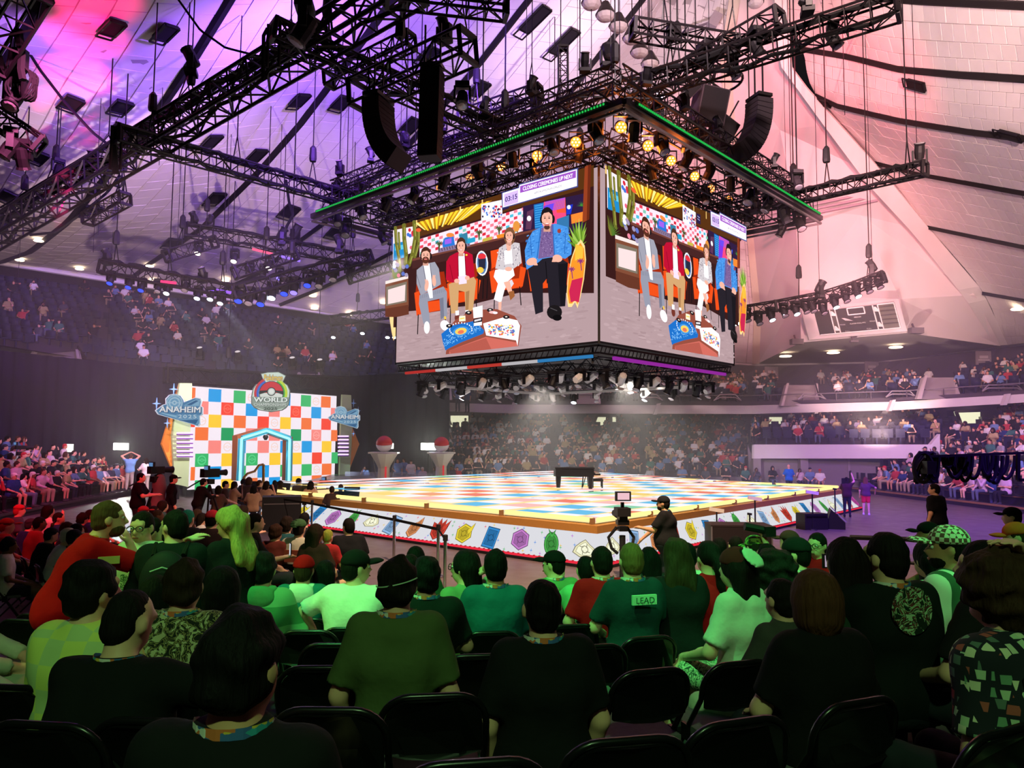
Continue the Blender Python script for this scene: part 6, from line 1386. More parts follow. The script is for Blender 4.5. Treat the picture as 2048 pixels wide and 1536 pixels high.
    if hair!='none':
        g={'short':0,'shaved':-.008,'wavy':.012,'messy':.008,'curly':.03,'bigcurly':.07,'bob':.02,'long':.008,'pony':.002,'bun':.002,'under':0}[hair]
        Hh.ell(Hd(0,-.016,.03),(.083+g,.101+g,.102+g),.02,R=Rh)
        if hair in('short','messy','shaved','under'): Hh.ell(Hd(0,-.05,-.03),(.072+g,.062+g,.07),.03,R=Rh)
        if hair=='bob': Hh.ell(Hd(0,-.03,-.05),(.108,.105,.12),.04,R=Rh)
        if hair in('curly',): Hh.ell(Hd(0,-.05,-.04),(.09,.08,.09),.04,R=Rh)
        if hair=='bigcurly': Hh.ell(Hd(0,-.04,-.06),(.15,.13,.14),.05,R=Rh)
        if hair in('long','wavy'):
            wv=hair=='wavy'; Hh.zf=.2 if not wv else .55
            if wv:
                for x in(-.08,0,.08): Hh.cap(Hd(x*.65,-.05,-.02),Hd(x*1.2,-.10-lean*.3,-.30),.045,.038,.05)
            for x in(-.055,-.02,.02,.055): Hh.cap(Hd(x,-.055,0),Hd(x*1.3,-.105-lean*.3,-.36),.052,.022,.035)
        if hair=='pony': Hh.cap(Hd(0,-.09,.02),Hd(0,-.155,-.04),.04,.045,.02); Hh.cap(Hd(0,-.155,-.04),Hd(.02,-.14,-.38),.045,.02,.03)
        if hair=='bun': Hh.ell(Hd(0,-.12,.06),(.055,.05,.05),.015,R=Rh)
        fs=.0 if hair!='bob' else .01
        Hh.ell(Hd(0,.125,-.055),(.074+fs,.082,.118),sub=True,R=Rh)
        if hair not in('long','wavy','pony','bob','bigcurly','curly'): Hh.cuts=[(Hd(0,-.05,-.085),Rh@V3(0,.25,-1))]
        if hair=='bob': Hh.cuts=[(Hd(0,0,-.16),Rh@V3(0,.1,-1))]
        if hair in('short','shaved','under','messy'):
            for q in(-1,1): Hh.ell(Hd(q*.09,.03,-.045),(.026,.04,.045),sub=True,R=Rh)
        Hh.noise={'messy':(.009,60,seed),'curly':(.012,75,seed),'bigcurly':(.02,62,seed),'short':(.0035,90,seed),'bob':(.003,60,seed),'long':(.006,70,seed),'wavy':(.016,42,seed),'pony':(.004,60,seed)}.get(hair,(.002,90,seed))
        out['hair']=Hh
    if cap:
        K=Field(); K.ell(Hd(0,-.01,.045),(.094,.112,.095),.01,R=Rh); sg=-1 if cap=='back' else 1
        K.cuts=[(Hd(0,0,.032),Rh@V3(0,0,-1))]; out['cap']=K
        if cap in('front','back'):
            Bm=Field(); Bm.ell(Hd(0,sg*(.13 if sg>0 else .12),.04 if sg>0 else .085),(.08,.085,.017),.01,R=Rh@rotx(.12 if sg>0 else .75)); out['brim']=Bm
    if beard:
        Q=Field(); Q.ell(Hd(0,.033,-.07),(.062,.07,.058),.02,R=Rh); Q.ell(Hd(0,.1,-.03),(.035,.04,.022),sub=True,R=Rh); Q.cuts=[(Hd(0,.02,-.035),Rh@V3(0,-.4,1))]; Q.noise=(.003,110,1); out['beard']=Q
    info=dict(top=(Hd(0,-.01,.135) if hair!='bigcurly' else Hd(0,-.01,.2))[2],hx=C[0],hy=C[1],nb=nb,sp=sp,C=C,Rh=Rh,S=S,sh=sh,aj=aj)
    return out,info
SKINS={'l':(232,178,150),'m':(196,140,108),'d':(120,78,58),'t':(214,156,124)}
def cloth(c): return c if not isinstance(c,tuple) else mat(c,.9,0,.14,9,.15,.55,key='cloth')
def skin(k): return mat(SKINS[k],.5,0,.06,14,.35,key='skin')
def hairm(c): return mat(c,.75,0,.45,60,.12,.6,key='hair')
LANY=pattern_mat([(60,170,190),(240,235,230),(230,120,70),(70,110,180),(240,200,80)],34,.7,'voronoi','lanyard')
placed=[]; AUTO=[]
def person(label,px,top,Y,yaw=8,pose='sit',shirt=(30,30,32),tr=(40,42,50),sk='l',hc=(26,20,20),capc=None,brimc=None,lany=False,res=None,z0=None,eyes=False,glasses=False,group=None,shoe=(40,38,40),chair=True,scale=None,extra=None,**k):
    h=res or (.010 if Y<2.6 else .0125 if Y<4.4 else .017 if Y<7 else .024)
    F,inf=figure(pose=pose,h=h,seed=len(placed),**k); P=at(px,top,Y); y=math.radians(yaw); ht=inf['top']+.012
    zr=z0 if z0 is not None else ramp(Y)
    s=(P.z-zr)/ht; s0=s
    if scale: s=scale; zr=P.z-s*ht
    s=min(1.15,max(.86,s)); 
    if z0 is None and not scale: zr=max(P.z-s*ht, zr if False else -.5)
    hv=rotz(y)@V3(inf['hx'],inf['hy'],0)*s; loc=(P.x-hv[0],P.y-hv[1],zr)
    t=thing('person',label,'person',loc,y,group); t.scale=(s,s,s); placed.append((label,round(s0,2)))
    ms={'body':skin(sk),'shirt':cloth(shirt),'trousers':cloth(tr),'hair':hairm(hc),'cap':cloth(capc or (30,30,32)),'brim':cloth(brimc or capc or (30,30,32)),'beard':hairm(hc)}
    objs={}
    for nm,f in F.items():
        v,q=f.mesh(h if nm not in('trousers','shoe1','shoe-1') else h*1.8)
        if len(q)==0: continue
        n2='shoe' if nm.startswith('shoe') else nm
        objs[nm]=link(n2,np_mesh(n2,v,q,ms.get(nm) or cloth(shoe)),t)
    C,Rh=inf['C'],inf['Rh']; Hd=lambda *p: Vector(C+Rh@V3(*p))
    if eyes or (Y<7.5 and (abs(k.get('head',(0,0))[0])>.45 or abs(yaw)>55)):
        for q in(-1,1):
            e=MB().ball(Hd(q*.033,.082,.012),.0125,8).obj('eye',mat((235,230,228),.2),t,True); MB().ball(Hd(q*.033,.091,.012),.0065,6).obj('iris',mat((40,26,20),.2),e,True)
        MB().bar(Hd(-.022,.098,-.062),Hd(.022,.098,-.062),.009).obj('mouth',mat((150,70,66),.5),t)
    if glasses:
        g=MB()
        for q in(-1,1):
            g.tube([Hd(q*.036+.03*math.cos(a),.105,.01+.022*math.sin(a)) for a in np.linspace(0,2*PI,12)],.0035,4); g.tube([Hd(q*.066,.103,.016),Hd(q*.085,.02,.01)],.003,4)
        g.bar(Hd(-.008,.107,.014),Hd(.008,.107,.014),.005); g.obj('glasses',BLACK,t)
    if lany:
        nb,sp=Vector(inf['nb']),Vector(inf['sp']); R_=.082; pts=[nb+Vector((R_*1.1*math.cos(a),R_*1.0*math.sin(a)-.004,.026-.05*max(0,math.sin(a)))) for a in np.linspace(0,2*PI,20)]
        b=MB(); 
        for a,c in zip(pts[:-1],pts[1:]): o=Vector((0,0,.0125)); b.add([a-o,c-o,c+o,a+o],[(0,1,2,3)]); 
        b.obj('lanyard',LANY,t)
    if extra: extra(t,inf,s)
    if pose=='sit' and chair and Y>6.8: AUTO.append((loc,y,label))
    return t,loc,s
# folding chair prototype
CHM=mat((16,15,17),.28,0,.1,30,.5); SEATM=mat((104,104,104),.85,0,.2,40)
def chair_meshes():
    d={}
    arc=[(.205-.115*(1-math.sin(t)) if True else 0,math.cos(t)) for t in np.linspace(PI/2,0,7)]
    rt=[(.205,-.19,.62)]+[(.09+.115*math.sin(t),-.205-.035*math.cos(t),.685+.115*math.cos(t)) for t in np.linspace(PI/2,0,8)]
    rt=[(.205,.23,0),(.205,.02,.33)]+rt; top=[(-x,y,z) for x,y,z in rt]+[(0,-.241,.80)]+rt[::-1]
    fr=MB(); fr.tube(top,.0135,8); d['frame']=fr.mesh('frame',CHM,True)
    rp_=[(.19,-.20,.58)]+[(.085+.105*math.sin(t),-.205-.032*math.cos(t),.685+.105*math.cos(t)) for t in np.linspace(PI/2,0,8)]
    prof=[(-x,y,z) for x,y,z in rp_]+[(0,-.238,.791)]+rp_[::-1]+[(.1,-.205,.568),(0,-.208,.565),(-.1,-.205,.568)]
    bk=MB(); bk.prism([Vector(p)+Vector((0,-.03*(1-(p[0]/.19)**2),0)) for p in prof],(0,-.008,0),(0,.01,0)); d['backrest']=bk.mesh('backrest',CHM)
    st=MB(); out=[(.2*sx*(1 if abs(sy)<.19 else .8),sy) for sx,sy in ((-1,-.17),(1,-.17),(1,.12),(1,.2),(-1,.2),(-1,.12))]
    st.prism([(x,y+.02,.44) for x,y in out],(0,0,-.02),(0,0,.015)); d['seat']=st.mesh('seat',SEATM)
    for q in(-1,1): d['leg%d'%q]=MB().tube([(q*.185,.16,.44),(q*.19,-.27,0)],.012,6).mesh('leg',CHM)
    d['stretcher']=MB().bar((-.19,-.22,.06),(.19,-.22,.06),.018,6).bar((-.2,.17,.1),(.2,.17,.1),.018,6).mesh('stretcher',CHM)
    d['hinge']=MB().box((-.21,-.05,.42),(.02,.06,.08)).box((.21,-.05,.42),(.02,.06,.08)).mesh('hinge',DARKM)
    return d
CHD=chair_meshes()
def folding_chair(loc,yaw,label):
    t=thing('folding_chair',label,'chair',loc,yaw,'black folding chairs')
    for k,m in CHD.items(): link(m.name.split('.')[0],m,t)
    return t
def chair_px(px,top,yaw,label):
    r=ray(px,top); Y=-.535/(r.z+.15); P=at(px,top,Y); y=math.radians(yaw); o=rotz(y)@V3(0,-.24,0)
    return folding_chair((P.x-o[0],P.y-o[1],P.z-.805),y,label)
YEL_CHECK=pattern_mat([(226,236,120),(200,222,150)],11,.9,'check'); ALOHA=pattern_mat([(24,26,22),(150,140,90),(30,30,24),(190,190,150)],16,.9,'leaf'); CARDS=pattern_mat([(200,205,175),(90,110,100),(215,210,180),(170,80,70),(180,200,165),(110,150,120)],24,.9,'cards')
HOOD_STR=pattern_mat([(60,120,80),(110,160,120)],1.1,.9,'hstripe'); JERS=pattern_mat([(235,235,225),(60,90,70)],2.6,.9,'vstripe'); FLORAL=pattern_mat([(230,232,215),(190,215,180),(220,150,200),(235,240,225)],9,.9,'leaf','fl'); CHKCAP=pattern_mat([(225,225,205),(110,60,60)],42,.9,'check','cap')
WT=(236,236,230)
def badge_back(w_,h_,z,cols,txt=None):
    def f(t,inf,s):
        S=inf['S']; c=Vector(S(z))+Vector((0,-.178,0)); b=MB()
        b.box(c,(w_,.02,h_)); b.obj('back_print',mat(cols,.8),t)
        if txt: text_on('lettering',txt,frame(c+Vector((0,-.018,0)),(1,0,0),(0,0,1)),mat((24,40,44),.8),t,width=w_*.75)
    return f
def print_text(txt,z,w_,col):
    def f(t,inf,s): text_on('lettering',txt,frame(Vector(inf['S'](z))+Vector((0,-.185,0)),(1,0,0),(0,0,1)),mat(col,.8),t,width=w_,extr=.0)
    return f
def round_print(t,inf,s):
    c=Vector(inf['S'](.43))+Vector((-.03,-.165,0)); b=MB(); b.prism([c+Vector((.105*math.cos(a),0,.11*math.sin(a))) for a in np.linspace(0,2*PI,22)[:-1]],(0,-.006,0),(0,.01,0)); b.obj('back_print',pattern_mat([(20,34,24),(170,205,160),(120,50,50),(25,30,26),(190,220,180)],13,.8,'leaf','rp'),t)
def pale_disc(t,inf,s):
    c=Vector(inf['S'](.24))+Vector((.10,-.16,0)); MB().prism([c+Vector((.1*math.cos(a),.03*math.cos(a),.1*math.sin(a))) for a in np.linspace(0,2*PI,20)[:-1]],(0,-.006,0),(0,.02,0)).obj('back_print',mat((190,215,150),.8),t)
def hood(col):
    def f(t,inf,s):
        F=Field(); nb=inf['nb']; F.ell(nb+V3(0,-.085,-.05),(.115,.055,.10),.03); F.cap(nb+V3(-.085,-.02,.0),nb+V3(.085,-.02,0),.035,k=.04); F.ell(nb+V3(0,-.02,.06),(.062,.07,.08),sub=True); v,q=F.mesh(.012); link('hood',np_mesh('hood',v,q,cloth(col)),t)
    return f
def backpack(t,inf,s):
    S=inf['S']; F=Field(); c=S(.27)+V3(0,-.22,0); F.ell(c,(.17,.10,.23),.03); F.ell(c+V3(0,-.08,-.08),(.12,.05,.11),.03); v,q=F.mesh(.016); b=link('backpack',np_mesh('backpack',v,q,mat((24,28,32),.7)),t)
    for q_ in(-1,1): MB().tube([S(.45)+V3(q_*.1,-.13,.0),S(.5)+V3(q_*.11,-.02,.02),S(.42)+V3(q_*.12,.1,0)],.018,6).obj('strap',RUBBER,b)
    MB().tube([c+V3(-.08,-.1,.1),c+V3(0,-.115,.13),c+V3(.08,-.1,.1)],.006,5).bar(c+V3(-.07,-.13,-.02),c+V3(.07,-.13,-.02),.008).obj('zip',mat((170,190,180),.4),b)
def phone_in(hand_='R',glowc=None):
    def f(t,inf,s):
        w_=inf['aj'][1 if hand_=='R' else -1][1]; MB().box(V3(w_[0],w_[1]+.06,w_[2]+.09),(.075,.012,.15)).obj('phone',BLACK,t)
        MB().box(V3(w_[0],w_[1]+.052,w_[2]+.09),(.066,.002,.138)).obj('phone_screen',glow(glowc or (210,220,230),.9),t)
    return f
def phone_flat(t,inf,s):
    w_=inf['aj'][-1][1]; p=MB().box(V3(w_[0]-.05,w_[1]+.03,w_[2]+.08),(.15,.012,.075)).obj('phone',BLACK,t); MB().box(V3(w_[0]-.06,w_[1]+.022,w_[2]+.08),(.11,.002,.06)).obj('phone_screen',glow((190,170,190),.7),p)
def multi(*fs):
    def f(t,inf,s):
        for g in fs: g(t,inf,s)
    return f
def mask_strap(t,inf,s):
    C,Rh=inf['C'],inf['Rh']; MB().tube([Vector(C+Rh@V3(.096*math.sin(a),-.005-.118*math.cos(a),.02+.02*math.sin(a))) for a in np.linspace(-1.4,1.4,14)],.0035,4).obj('mask_strap',mat((190,220,190),.8),t)
K=lambda *a,**k: person(*a,**k)
# nearest rows, left to right
K('man in black tee with dark thick hair and lanyard, head large at bottom left centre',490,1205,1.66,-3,shirt=(26,25,28),hair='messy',hc=(20,16,18),lany=True,fat=1.05,armL='lap',armR='lap',sk='t',head=(-.25,.02),z0=None)
K('person in flowered shirt slouched in front of the nearest dark-haired man',455,1350,2.3,-4,shirt=FLORAL,hair='short',hc=(24,18,18),armR=((.30,.05,-.2),(.26,.30,-.16)),scale=.86,head=(0,.2))
K('man in black tee leaning right with bent elbow out, shaved dark hair',262,1169,2.75,-8,shirt=(22,22,24),hair='shaved',hc=(22,18,18),lany=True,lean=.28,side=-.05,fat=1.25,armR=((.44,.02,-.04),(.38,.16,-.34)),sk='l',head=(-.2,.3),tr=(30,30,34))
K('person in yellow-green checked shirt with thick dark hair, behind leaning man',190,1112,3.15,-12,shirt=YEL_CHECK,hair='messy',hc=(22,18,18),head=(-.35,0),fat=1.0,sleeve='l')
K('man with curly brown top and leafy dark shirt, ears showing',373,1112,3.75,0,shirt=ALOHA,hair='messy',hc=(46,32,24),lany=True,fat=1.08)
K('dark bob-haired person in white tee beside the leafy-shirt man',447,1131,4.3,4,shirt=WT,hair='bob',hc=(18,16,18),lany=True,fem=True)
K('short dark-haired child between leaning man and leafy-shirt man',313,1150,4.6,2,shirt=(40,60,50),hair='bob',hc=(20,22,20),scale=.9)
K('person in green striped hoodie with dark hair, seated',529,1099,5.7,3,shirt=HOOD_STR,sleeve='l',hair='messy',hc=(24,20,20),extra=hood((90,140,100)))
K('person in red cap and teal vest over white hoodie',609,1107,6.7,4,shirt=(30,110,112),sleeve='l',hair='under',hc=(60,40,30),cap='plain',capc=(205,8,20),extra=hood((225,232,225)))
K('man in plain white tee lit bright green, dark cap brim to right',714,1096,5.8,-4,shirt=WT,hair='short',hc=(26,20,18),cap='front',capc=(22,22,24),fat=1.22,armL='elbowout',armR='elbowout',head=(-.9,0))
K('man in olive tee with messy dark hair and thin mask strap',797,1106,3.55,4,shirt=(84,98,60),hair='messy',hc=(30,22,20),lany=True,fat=1.0,armL='down',armR='down',extra=mask_strap,head=(-.15,0))
K('man in black tee just right of the olive tee man',854,1108,5.0,6,shirt=(20,26,26),hair='messy',hc=(18,15,17),lany=True,fat=1.05)
K('person with dark hair low before the stanchions, mostly hidden',832,1087,7.2,4,shirt=(60,100,70),hair='short',hc=(16,14,16))
K('small person with dark hair behind the olive tee man, looking right',822,1104,6.4,-20,shirt=(70,110,80),hair='short',hc=(20,16,16))
K('long-haired person in sage tee and glasses, turned left beside teal tee man',930,1097,5.9,38,shirt=(120,150,110),hair='long',hc=(20,16,16),glasses=True,head=(.5,0),fem=False,fat=1.05,armR='headback')
K('man in teal tee with cropped black hair and lanyard, arm bent to his left',991,1092,5.6,8,shirt=(26,96,104),hair='short',hc=(16,13,14),lany=True,fat=1.0,armL='lap',sk='m')
K('man in black tee with round dark head, seated near centre bottom',1084,1150,3.2,10,shirt=(24,24,26),hair='short',hc=(20,15,16),lany=True,fat=1.1,armL='down',armR='down')
K('person in sage tee and black cap worn sideways, before green badge',1107,1098,7.4,24,shirt=(110,150,100),hair='under',hc=(20,16,16),cap='front',capc=(18,18,20),head=(.7,0),lany=True,fat=1.15)
K('short person with black hair holding up a phone by red tee man',1171,1107,7.0,10,shirt=(120,190,140),hair='short',hc=(16,14,16),lany=True,extra=phone_in('L'),armL='phone')
K('man in red tee with green sleeve badge and lanyard, right of the phone holder',1202,1087,6.5,16,shirt=(196,12,24),hair='short',hc=(24,18,16),lany=True,extra=badge_back(.10,.13,.3,(170,200,120)))
K('man with light brown hair in dark tee printed LEAD on the back',1261,1080,5.9,16,shirt=(28,56,62),hair='short',hc=(120,86,52),lany=True,fat=1.0,extra=badge_back(.18,.065,.41,(176,226,190),'LEAD'))
K('dark long-haired person behind light brown-haired man',1297,1090,8.2,14,shirt=(40,40,44),hair='long',hc=(18,15,16),fem=True)
K('person with long wavy brown hair in black tee and jeans, knee out left',1350,1075,6.1,16,shirt=(26,26,30),hair='wavy',hc=(60,42,28),fat=.95,tr=(70,96,120),kn=[((.36,.30,.50),(.38,.26,.09)),((.11,.40,.5),(.12,.38,.09))])
K('person in white jersey with dark lettering, facing the stage',1372,1080,7.6,14,shirt=(220,226,210),hair='short',hc=(16,14,16),extra=print_text('ANASTA',.36,.3,(40,60,60)))
K('person in red tee with long dark ponytail and white label on back',1415,1076,6.3,20,shirt=(196,12,24),hair='pony',hc=(24,18,18),extra=badge_back(.09,.08,.38,(200,220,190)),fem=True)
K('person with dark head against the road case, left one',1437,1071,10,14,shirt=(50,60,60),hair='short',hc=(18,14,16))
K('person with dark head against the road case, right one',1470,1068,10,14,shirt=(90,60,60),hair='short',hc=(22,16,16))
K('woman in white jersey and shorts, maroon cap backwards, legs turned left',1471,1090,4.9,42,shirt=(220,226,212),hair='long',hc=(26,18,18),cap='back',capc=(92,30,34),brimc=(200,230,205),fem=True,legs='shorts',tr=pattern_mat([(190,200,170),(60,80,70),(210,215,190)],18,.9,'leaf','sh'),head=(-.05,0),kn=[((.10,.44,.50),(.10,.42,.09)),((.10,.42,.5),(.10,.34,.09))],shoe=(30,30,32),armL='lap')
K('person in green patterned cap bowed down beside the raised camera',1508,1068,8.6,20,shirt=(120,150,110),hair='under',hc=(40,30,24),cap='front',capc=pattern_mat([(150,200,90),(60,100,60)],40,.9,'voronoi','gc'),head=(0,.2))
K('photographer arm raised holding long camera lens toward the stage',1532,1082,8.2,20,shirt=(24,22,24),hair='short',hc=(20,16,16),armR=((.18,.14,.10),(.12,.2,.32)),extra=lambda t,inf,s:(MB().bar(inf['aj'][1][1]+V3(.0,-.02,.1),inf['aj'][1][1]+V3(-.2,.05,.14),.08,10).obj('camera_lens',BLACK,t),MB().box(inf['aj'][1][1]+V3(.02,-.02,.09),(.12,.1,.1)).obj('camera_body',BLACK,t)))
K('person with very big dark curly hair and green tee',1548,1092,5.9,16,shirt=(44,110,74),hair='bigcurly',hc=(24,19,17),fat=1.05,fem=True)
K('person in two-tone dark cap and sage tee with lanyard, looking left',1590,1071,6.7,24,shirt=(80,120,84),hair='under',hc=(20,16,16),cap='plain',capc=(24,28,28),lany=True,head=(.6,0))
K('man in dark flat cap behind two-tone cap person',1577,1058,9.8,20,shirt=(40,40,44),hair='under',hc=(30,22,20),cap='front',capc=(70,50,46),head=(.5,0))
K('smiling girl in glasses and red tee looking back to the left',1633,1061,8.3,100,shirt=(196,12,24),hair='short',hc=(22,18,18),eyes=True,glasses=True,head=(.55,0),fem=True)
K('woman with smooth chestnut bob in black top, seated close at right',1627,1137,3.3,14,shirt=(20,18,20),hair='bob',hc=(86,48,34),fat=1.2,fem=True,armL='lap')
K('person in pale jeans and strappy sandals left of bob-haired woman',1560,1150,4.1,26,shirt=(70,70,66),hair='short',hc=(26,20,20),tr=(205,215,190),kn=[((.34,.34,.5),(.36,.38,.07)),((.1,.4,.5),(.1,.38,.07))],scale=.9)
K('woman with very long straight dark hair and pale round print on tee',1687,1068,4.3,12,shirt=(40,58,46),hair='long',hc=(30,17,20),fem=True,fat=1.1,head=(-.15,0),extra=pale_disc)
K('man in black tee with round printed back, filming with a phone',1768,1056,4.2,14,shirt=(22,26,26),hair='short',hc=(26,18,18),lany=True,fat=1.2,armL=((.27,.2,-.1),(-.02,.34,.05)),extra=multi(round_print,phone_flat),head=(.25,0))
K('person in white tee bending forward, long dark hair falling',1856,1074,5.6,16,shirt=WT,hair='long',hc=(16,14,15),lean=.5,fat=1.45)
K('man in black cap and dark tee with beard, facing left',1854,1041,8.8,70,shirt=(28,34,32),hair='under',hc=(20,16,14),cap='front',capc=(18,18,20),beard=True,sk='m',lany=True)
K('man in chequered green cap and striped jersey with red lettering',1893,1046,5.0,34,shirt=JERS,hair='under',hc=(20,16,14),cap='front',capc=CHKCAP,beard=True,sk='m',fat=1.2,head=(.6,0),extra=multi(print_text('ANAHEIM',.40,.34,(170,40,36)),print_text('24',.26,.2,(170,40,36))))
K('woman with dark hair tied up, behind the patterned shirt person',1962,1073,3.9,30,shirt=(30,28,30),hair='bun',hc=(22,17,17),fem=True,fat=1.1,head=(.4,0))
K('person in dark shirt printed with pale cards, hand on curly brown hair',1990,1103,2.75,24,shirt=CARDS,hair='curly',hc=(58,34,24),lean=.2,fat=1.3,armR='headtop',armL='down',sleeve='s',head=(.1,.2),side=.05)
K('person in orange cap and red and white shirt at right edge',2030,1042,7.8,60,shirt=(214,214,200),hair='under',hc=(60,40,28),cap='front',capc=(222,92,40),head=(.2,.2),extra=lambda t,inf,s: MB().box(Vector(inf['S'](.42))+Vector((0,-.1,0)),(.3,.12,.1)).obj('red_yoke',cloth((190,40,40)),t))
K('dark figure holding lit phone at bottom right corner',2365,1180,2.35,34,shirt=(22,20,22),hair='short',hc=(18,15,15),armL=((.28,.10,-.26),(.24,.34,-.16)),extra=phone_in('L',(60,110,200)),sleeve='l')
K('person in pale jacket at left edge with sneaker toward the aisle',-55,1085,4.6,-70,shirt=(214,216,190),sleeve='l',tr=(170,175,150),hair='short',hc=(30,22,20),shoe=(225,232,220),kn=[((.11,.42,.50),(.12,.52,.12)),((.11,.42,.50),(.12,.46,.09))])
K('second person at left edge, only pale trousers and shoe showing',-62,1150,3.5,-70,shirt=(190,190,170),sleeve='l',tr=(190,180,150),hair='short',hc=(30,22,20),shoe=(225,232,220))
# standing group at left
K('man in red tee leaning over with arm stretched to his neighbour, standing',221,996,5.4,-62,pose='stand',shirt=(196,12,24),hair='short',hc=(92,66,46),beard=True,lean=.42,fat=1.3,armR=((.16,.30,-.12),(.10,.60,.02)),armL='down',res=.0105,lany=True,tr=(26,24,28),extra=lambda t,inf,s:MB().box(inf['sh'][1]+V3(.085,.1,-.06),(.006,.13,.05)).obj('sleeve_print',mat((220,210,120),.8),t))
K('man in black glasses resting cheek on hand, facing the camera',285,1018,6.3,168,pose='sit',shirt=(222,226,205),hair='short',hc=(28,22,20),glasses=True,eyes=True,armL='chin',head=(.2,.1),scale=1.05,res=.0115,extra=lambda t,inf,s: MB().box(Vector(inf['S'](.2))+Vector((0,.13,0)),(.2,.02,.16)).obj('front_print',pattern_mat([(40,90,60),(210,220,190),(40,90,60)],30,.8,'leaf','fp'),t))
K('man with dark hair in pale green tee between glasses man and backpack man',308,1030,6.6,-30,shirt=(170,210,170),hair='short',hc=(18,15,16),head=(-.6,0),scale=1.0)
K('bearded man in black jacket with black backpack, turned left, standing',350,1014,5.4,14,pose='stand',shirt=(24,28,30),sleeve='l',hair='short',hc=(22,17,16),beard=True,fat=1.15,head=(.85,0),extra=backpack,lean=.05)
K('woman with long blonde hair in black tee, standing',462,1007,5.6,62,pose='stand',shirt=(22,22,26),hair='wavy',hc=(170,138,80),fem=True,armL='front',armR='front',head=(.25,.15))
K('person with dyed green hair in the middle of the floor seats',377,1016,11.8,-10,shirt=(40,40,44),hair='short',hc=(40,160,130))
K('person in bright red beanie in the middle of the floor seats',426,1018,11.8,-10,shirt=(60,40,44),hair='under',hc=(30,24,22),cap='plain',capc=(220,50,66))
K('person in black vest and red sleeves looking at phone, facing right',512,1022,10.6,-64,shirt=(26,24,28),hair='short',hc=(24,20,20),armR='front',extra=phone_in('R'),tr=(60,60,70))
K('person in teal tee seated beyond the first stanchion',575,1030,12.2,-14,shirt=(40,88,92),hair='messy',hc=(40,28,22))
K('person with brown hair left of the teal tee person',553,1045,11.6,-18,shirt=(110,50,44),hair='messy',hc=(60,38,28))
K('person in green cap backwards and white printed tee by the belt',600,1036,11.6,-10,shirt=(206,204,180),hair='short',hc=(40,30,24),cap='back',capc=(70,110,70),extra=badge_back(.2,.16,.3,(190,90,70)))
K('brown-haired woman in shorts with arm round her neighbour',633,1045,10.8,-24,shirt=(60,40,36),hair='long',hc=(50,34,26),legs='shorts',tr=(120,140,110),fem=True)
K('child in red top on the lap of the brown-haired woman',657,1056,11,-20,shirt=(190,40,50),hair='short',hc=(170,160,70),scale=.86,chair=False)
K('man in black vest seated at right end facing left',697,1033,12,20,shirt=(24,24,28),hair='short',hc=(24,18,18),fat=1.15,head=(.4,0))
K('person with dark hair beyond the green cap, by the case',610,1022,13.2,-10,shirt=(36,34,40),hair='short',hc=(18,15,16))
K('person with long dark hair between red cap and bright white tee',652,1118,6.9,2,shirt=(50,70,50),hair='long',hc=(18,15,16),fem=True)
# crew
K('heavy camera operator in black tee, cap and headset beside the gimbal pole',1326,990,13.2,70,pose='stand',shirt=(22,20,22),hair='under',hc=(30,22,18),cap='front',capc=(26,26,28),beard=True,fat=1.55,sk='m',armL='front',armR=((.22,.2,-.24),(.16,.40,-.42)),lany=True,z0=0,res=.016)
K('man in black tee walking on the violet floor at right, back turned',1867,965,16.5,30,pose='stand',shirt=(20,18,22),hair='short',hc=(24,18,18),fat=1.15,head=(.5,0),armL='hang',armR='hang',z0=0,sk='t',res=.02)
K('crew member in black cap bending by the barrier at right edge',2022,1012,10.6,60,pose='stand',shirt=(22,20,22),hair='under',hc=(30,22,18),cap='front',capc=(18,18,20),lean=.4,z0=0)
K('crew member silhouette in black handling a camera left of the wall',283,944,19.5,-80,pose='stand',shirt=(20,18,22),sleeve='s',hair='short',hc=(18,15,16),fat=1.2,armL='front',armR='front',z0=0)
K('crew member silhouette in black cap standing by the scenic panel',348,948,20.5,-60,pose='stand',shirt=(20,18,24),sleeve='l',hair='under',hc=(18,15,16),cap='front',capc=(18,18,20),z0=0,armL='hang',armR='hang')
K('camera operator silhouette bent at big camera before the wall',408,955,21,-40,pose='stand',shirt=(26,22,22),sleeve='l',hair='short',hc=(18,15,16),lean=.25,armL='front',armR='front',z0=0)
K('person in light blue shirt with hands on head before the panel light',262,906,33,20,pose='stand',shirt=(120,170,220),hair='short',hc=(80,60,50),armL='headtop',armR='headtop',scale=1.0,tr=(180,170,160))
K('woman in white top beside the person with hands on head',292,915,33,60,pose='stand',shirt=(236,232,226),hair='long',hc=(40,30,26),fem=True,armL='front',armR='front',scale=.95,tr=(200,190,180))
K('drummer seated at a drum kit before the black drape',186,921,34,-30,shirt=(150,140,150),hair='short',hc=(60,50,44),armL='front',armR='front',scale=1.0)
K('bald man in bright blue tee standing at back of right stage edge',1577,928,39,-10,pose='stand',shirt=(30,110,200),hair='none',armL='lap',armR='lap',scale=1.0,z0=None)
K('camera operator at right stage corner with shoulder camera',1693,957,27.5,-30,pose='stand',shirt=(70,40,50),hair='short',hc=(24,20,20),armL='front',armR='raise',z0=0,extra=lambda t,inf,s:(MB().box((-.05,.25,1.5),(.28,.6,.28)).obj('camera_body',BLACK,t),MB().bar((-.1,.5,1.5),(-.1,.9,1.5),.2,10).obj('camera_lens',BLACK,t)))
K('small child in red skirt running on the violet floor',1731,966,28.5,-30,pose='stand',shirt=(90,60,80),hair='long',hc=(110,70,50),legs='shorts',tr=(220,50,70),fem=True,scale=.72,armL='hang',armR='elbowout',shoe=(230,210,220))
print('scales',[(l[:28],s) for l,s in placed if not .86<=s<=1.15])
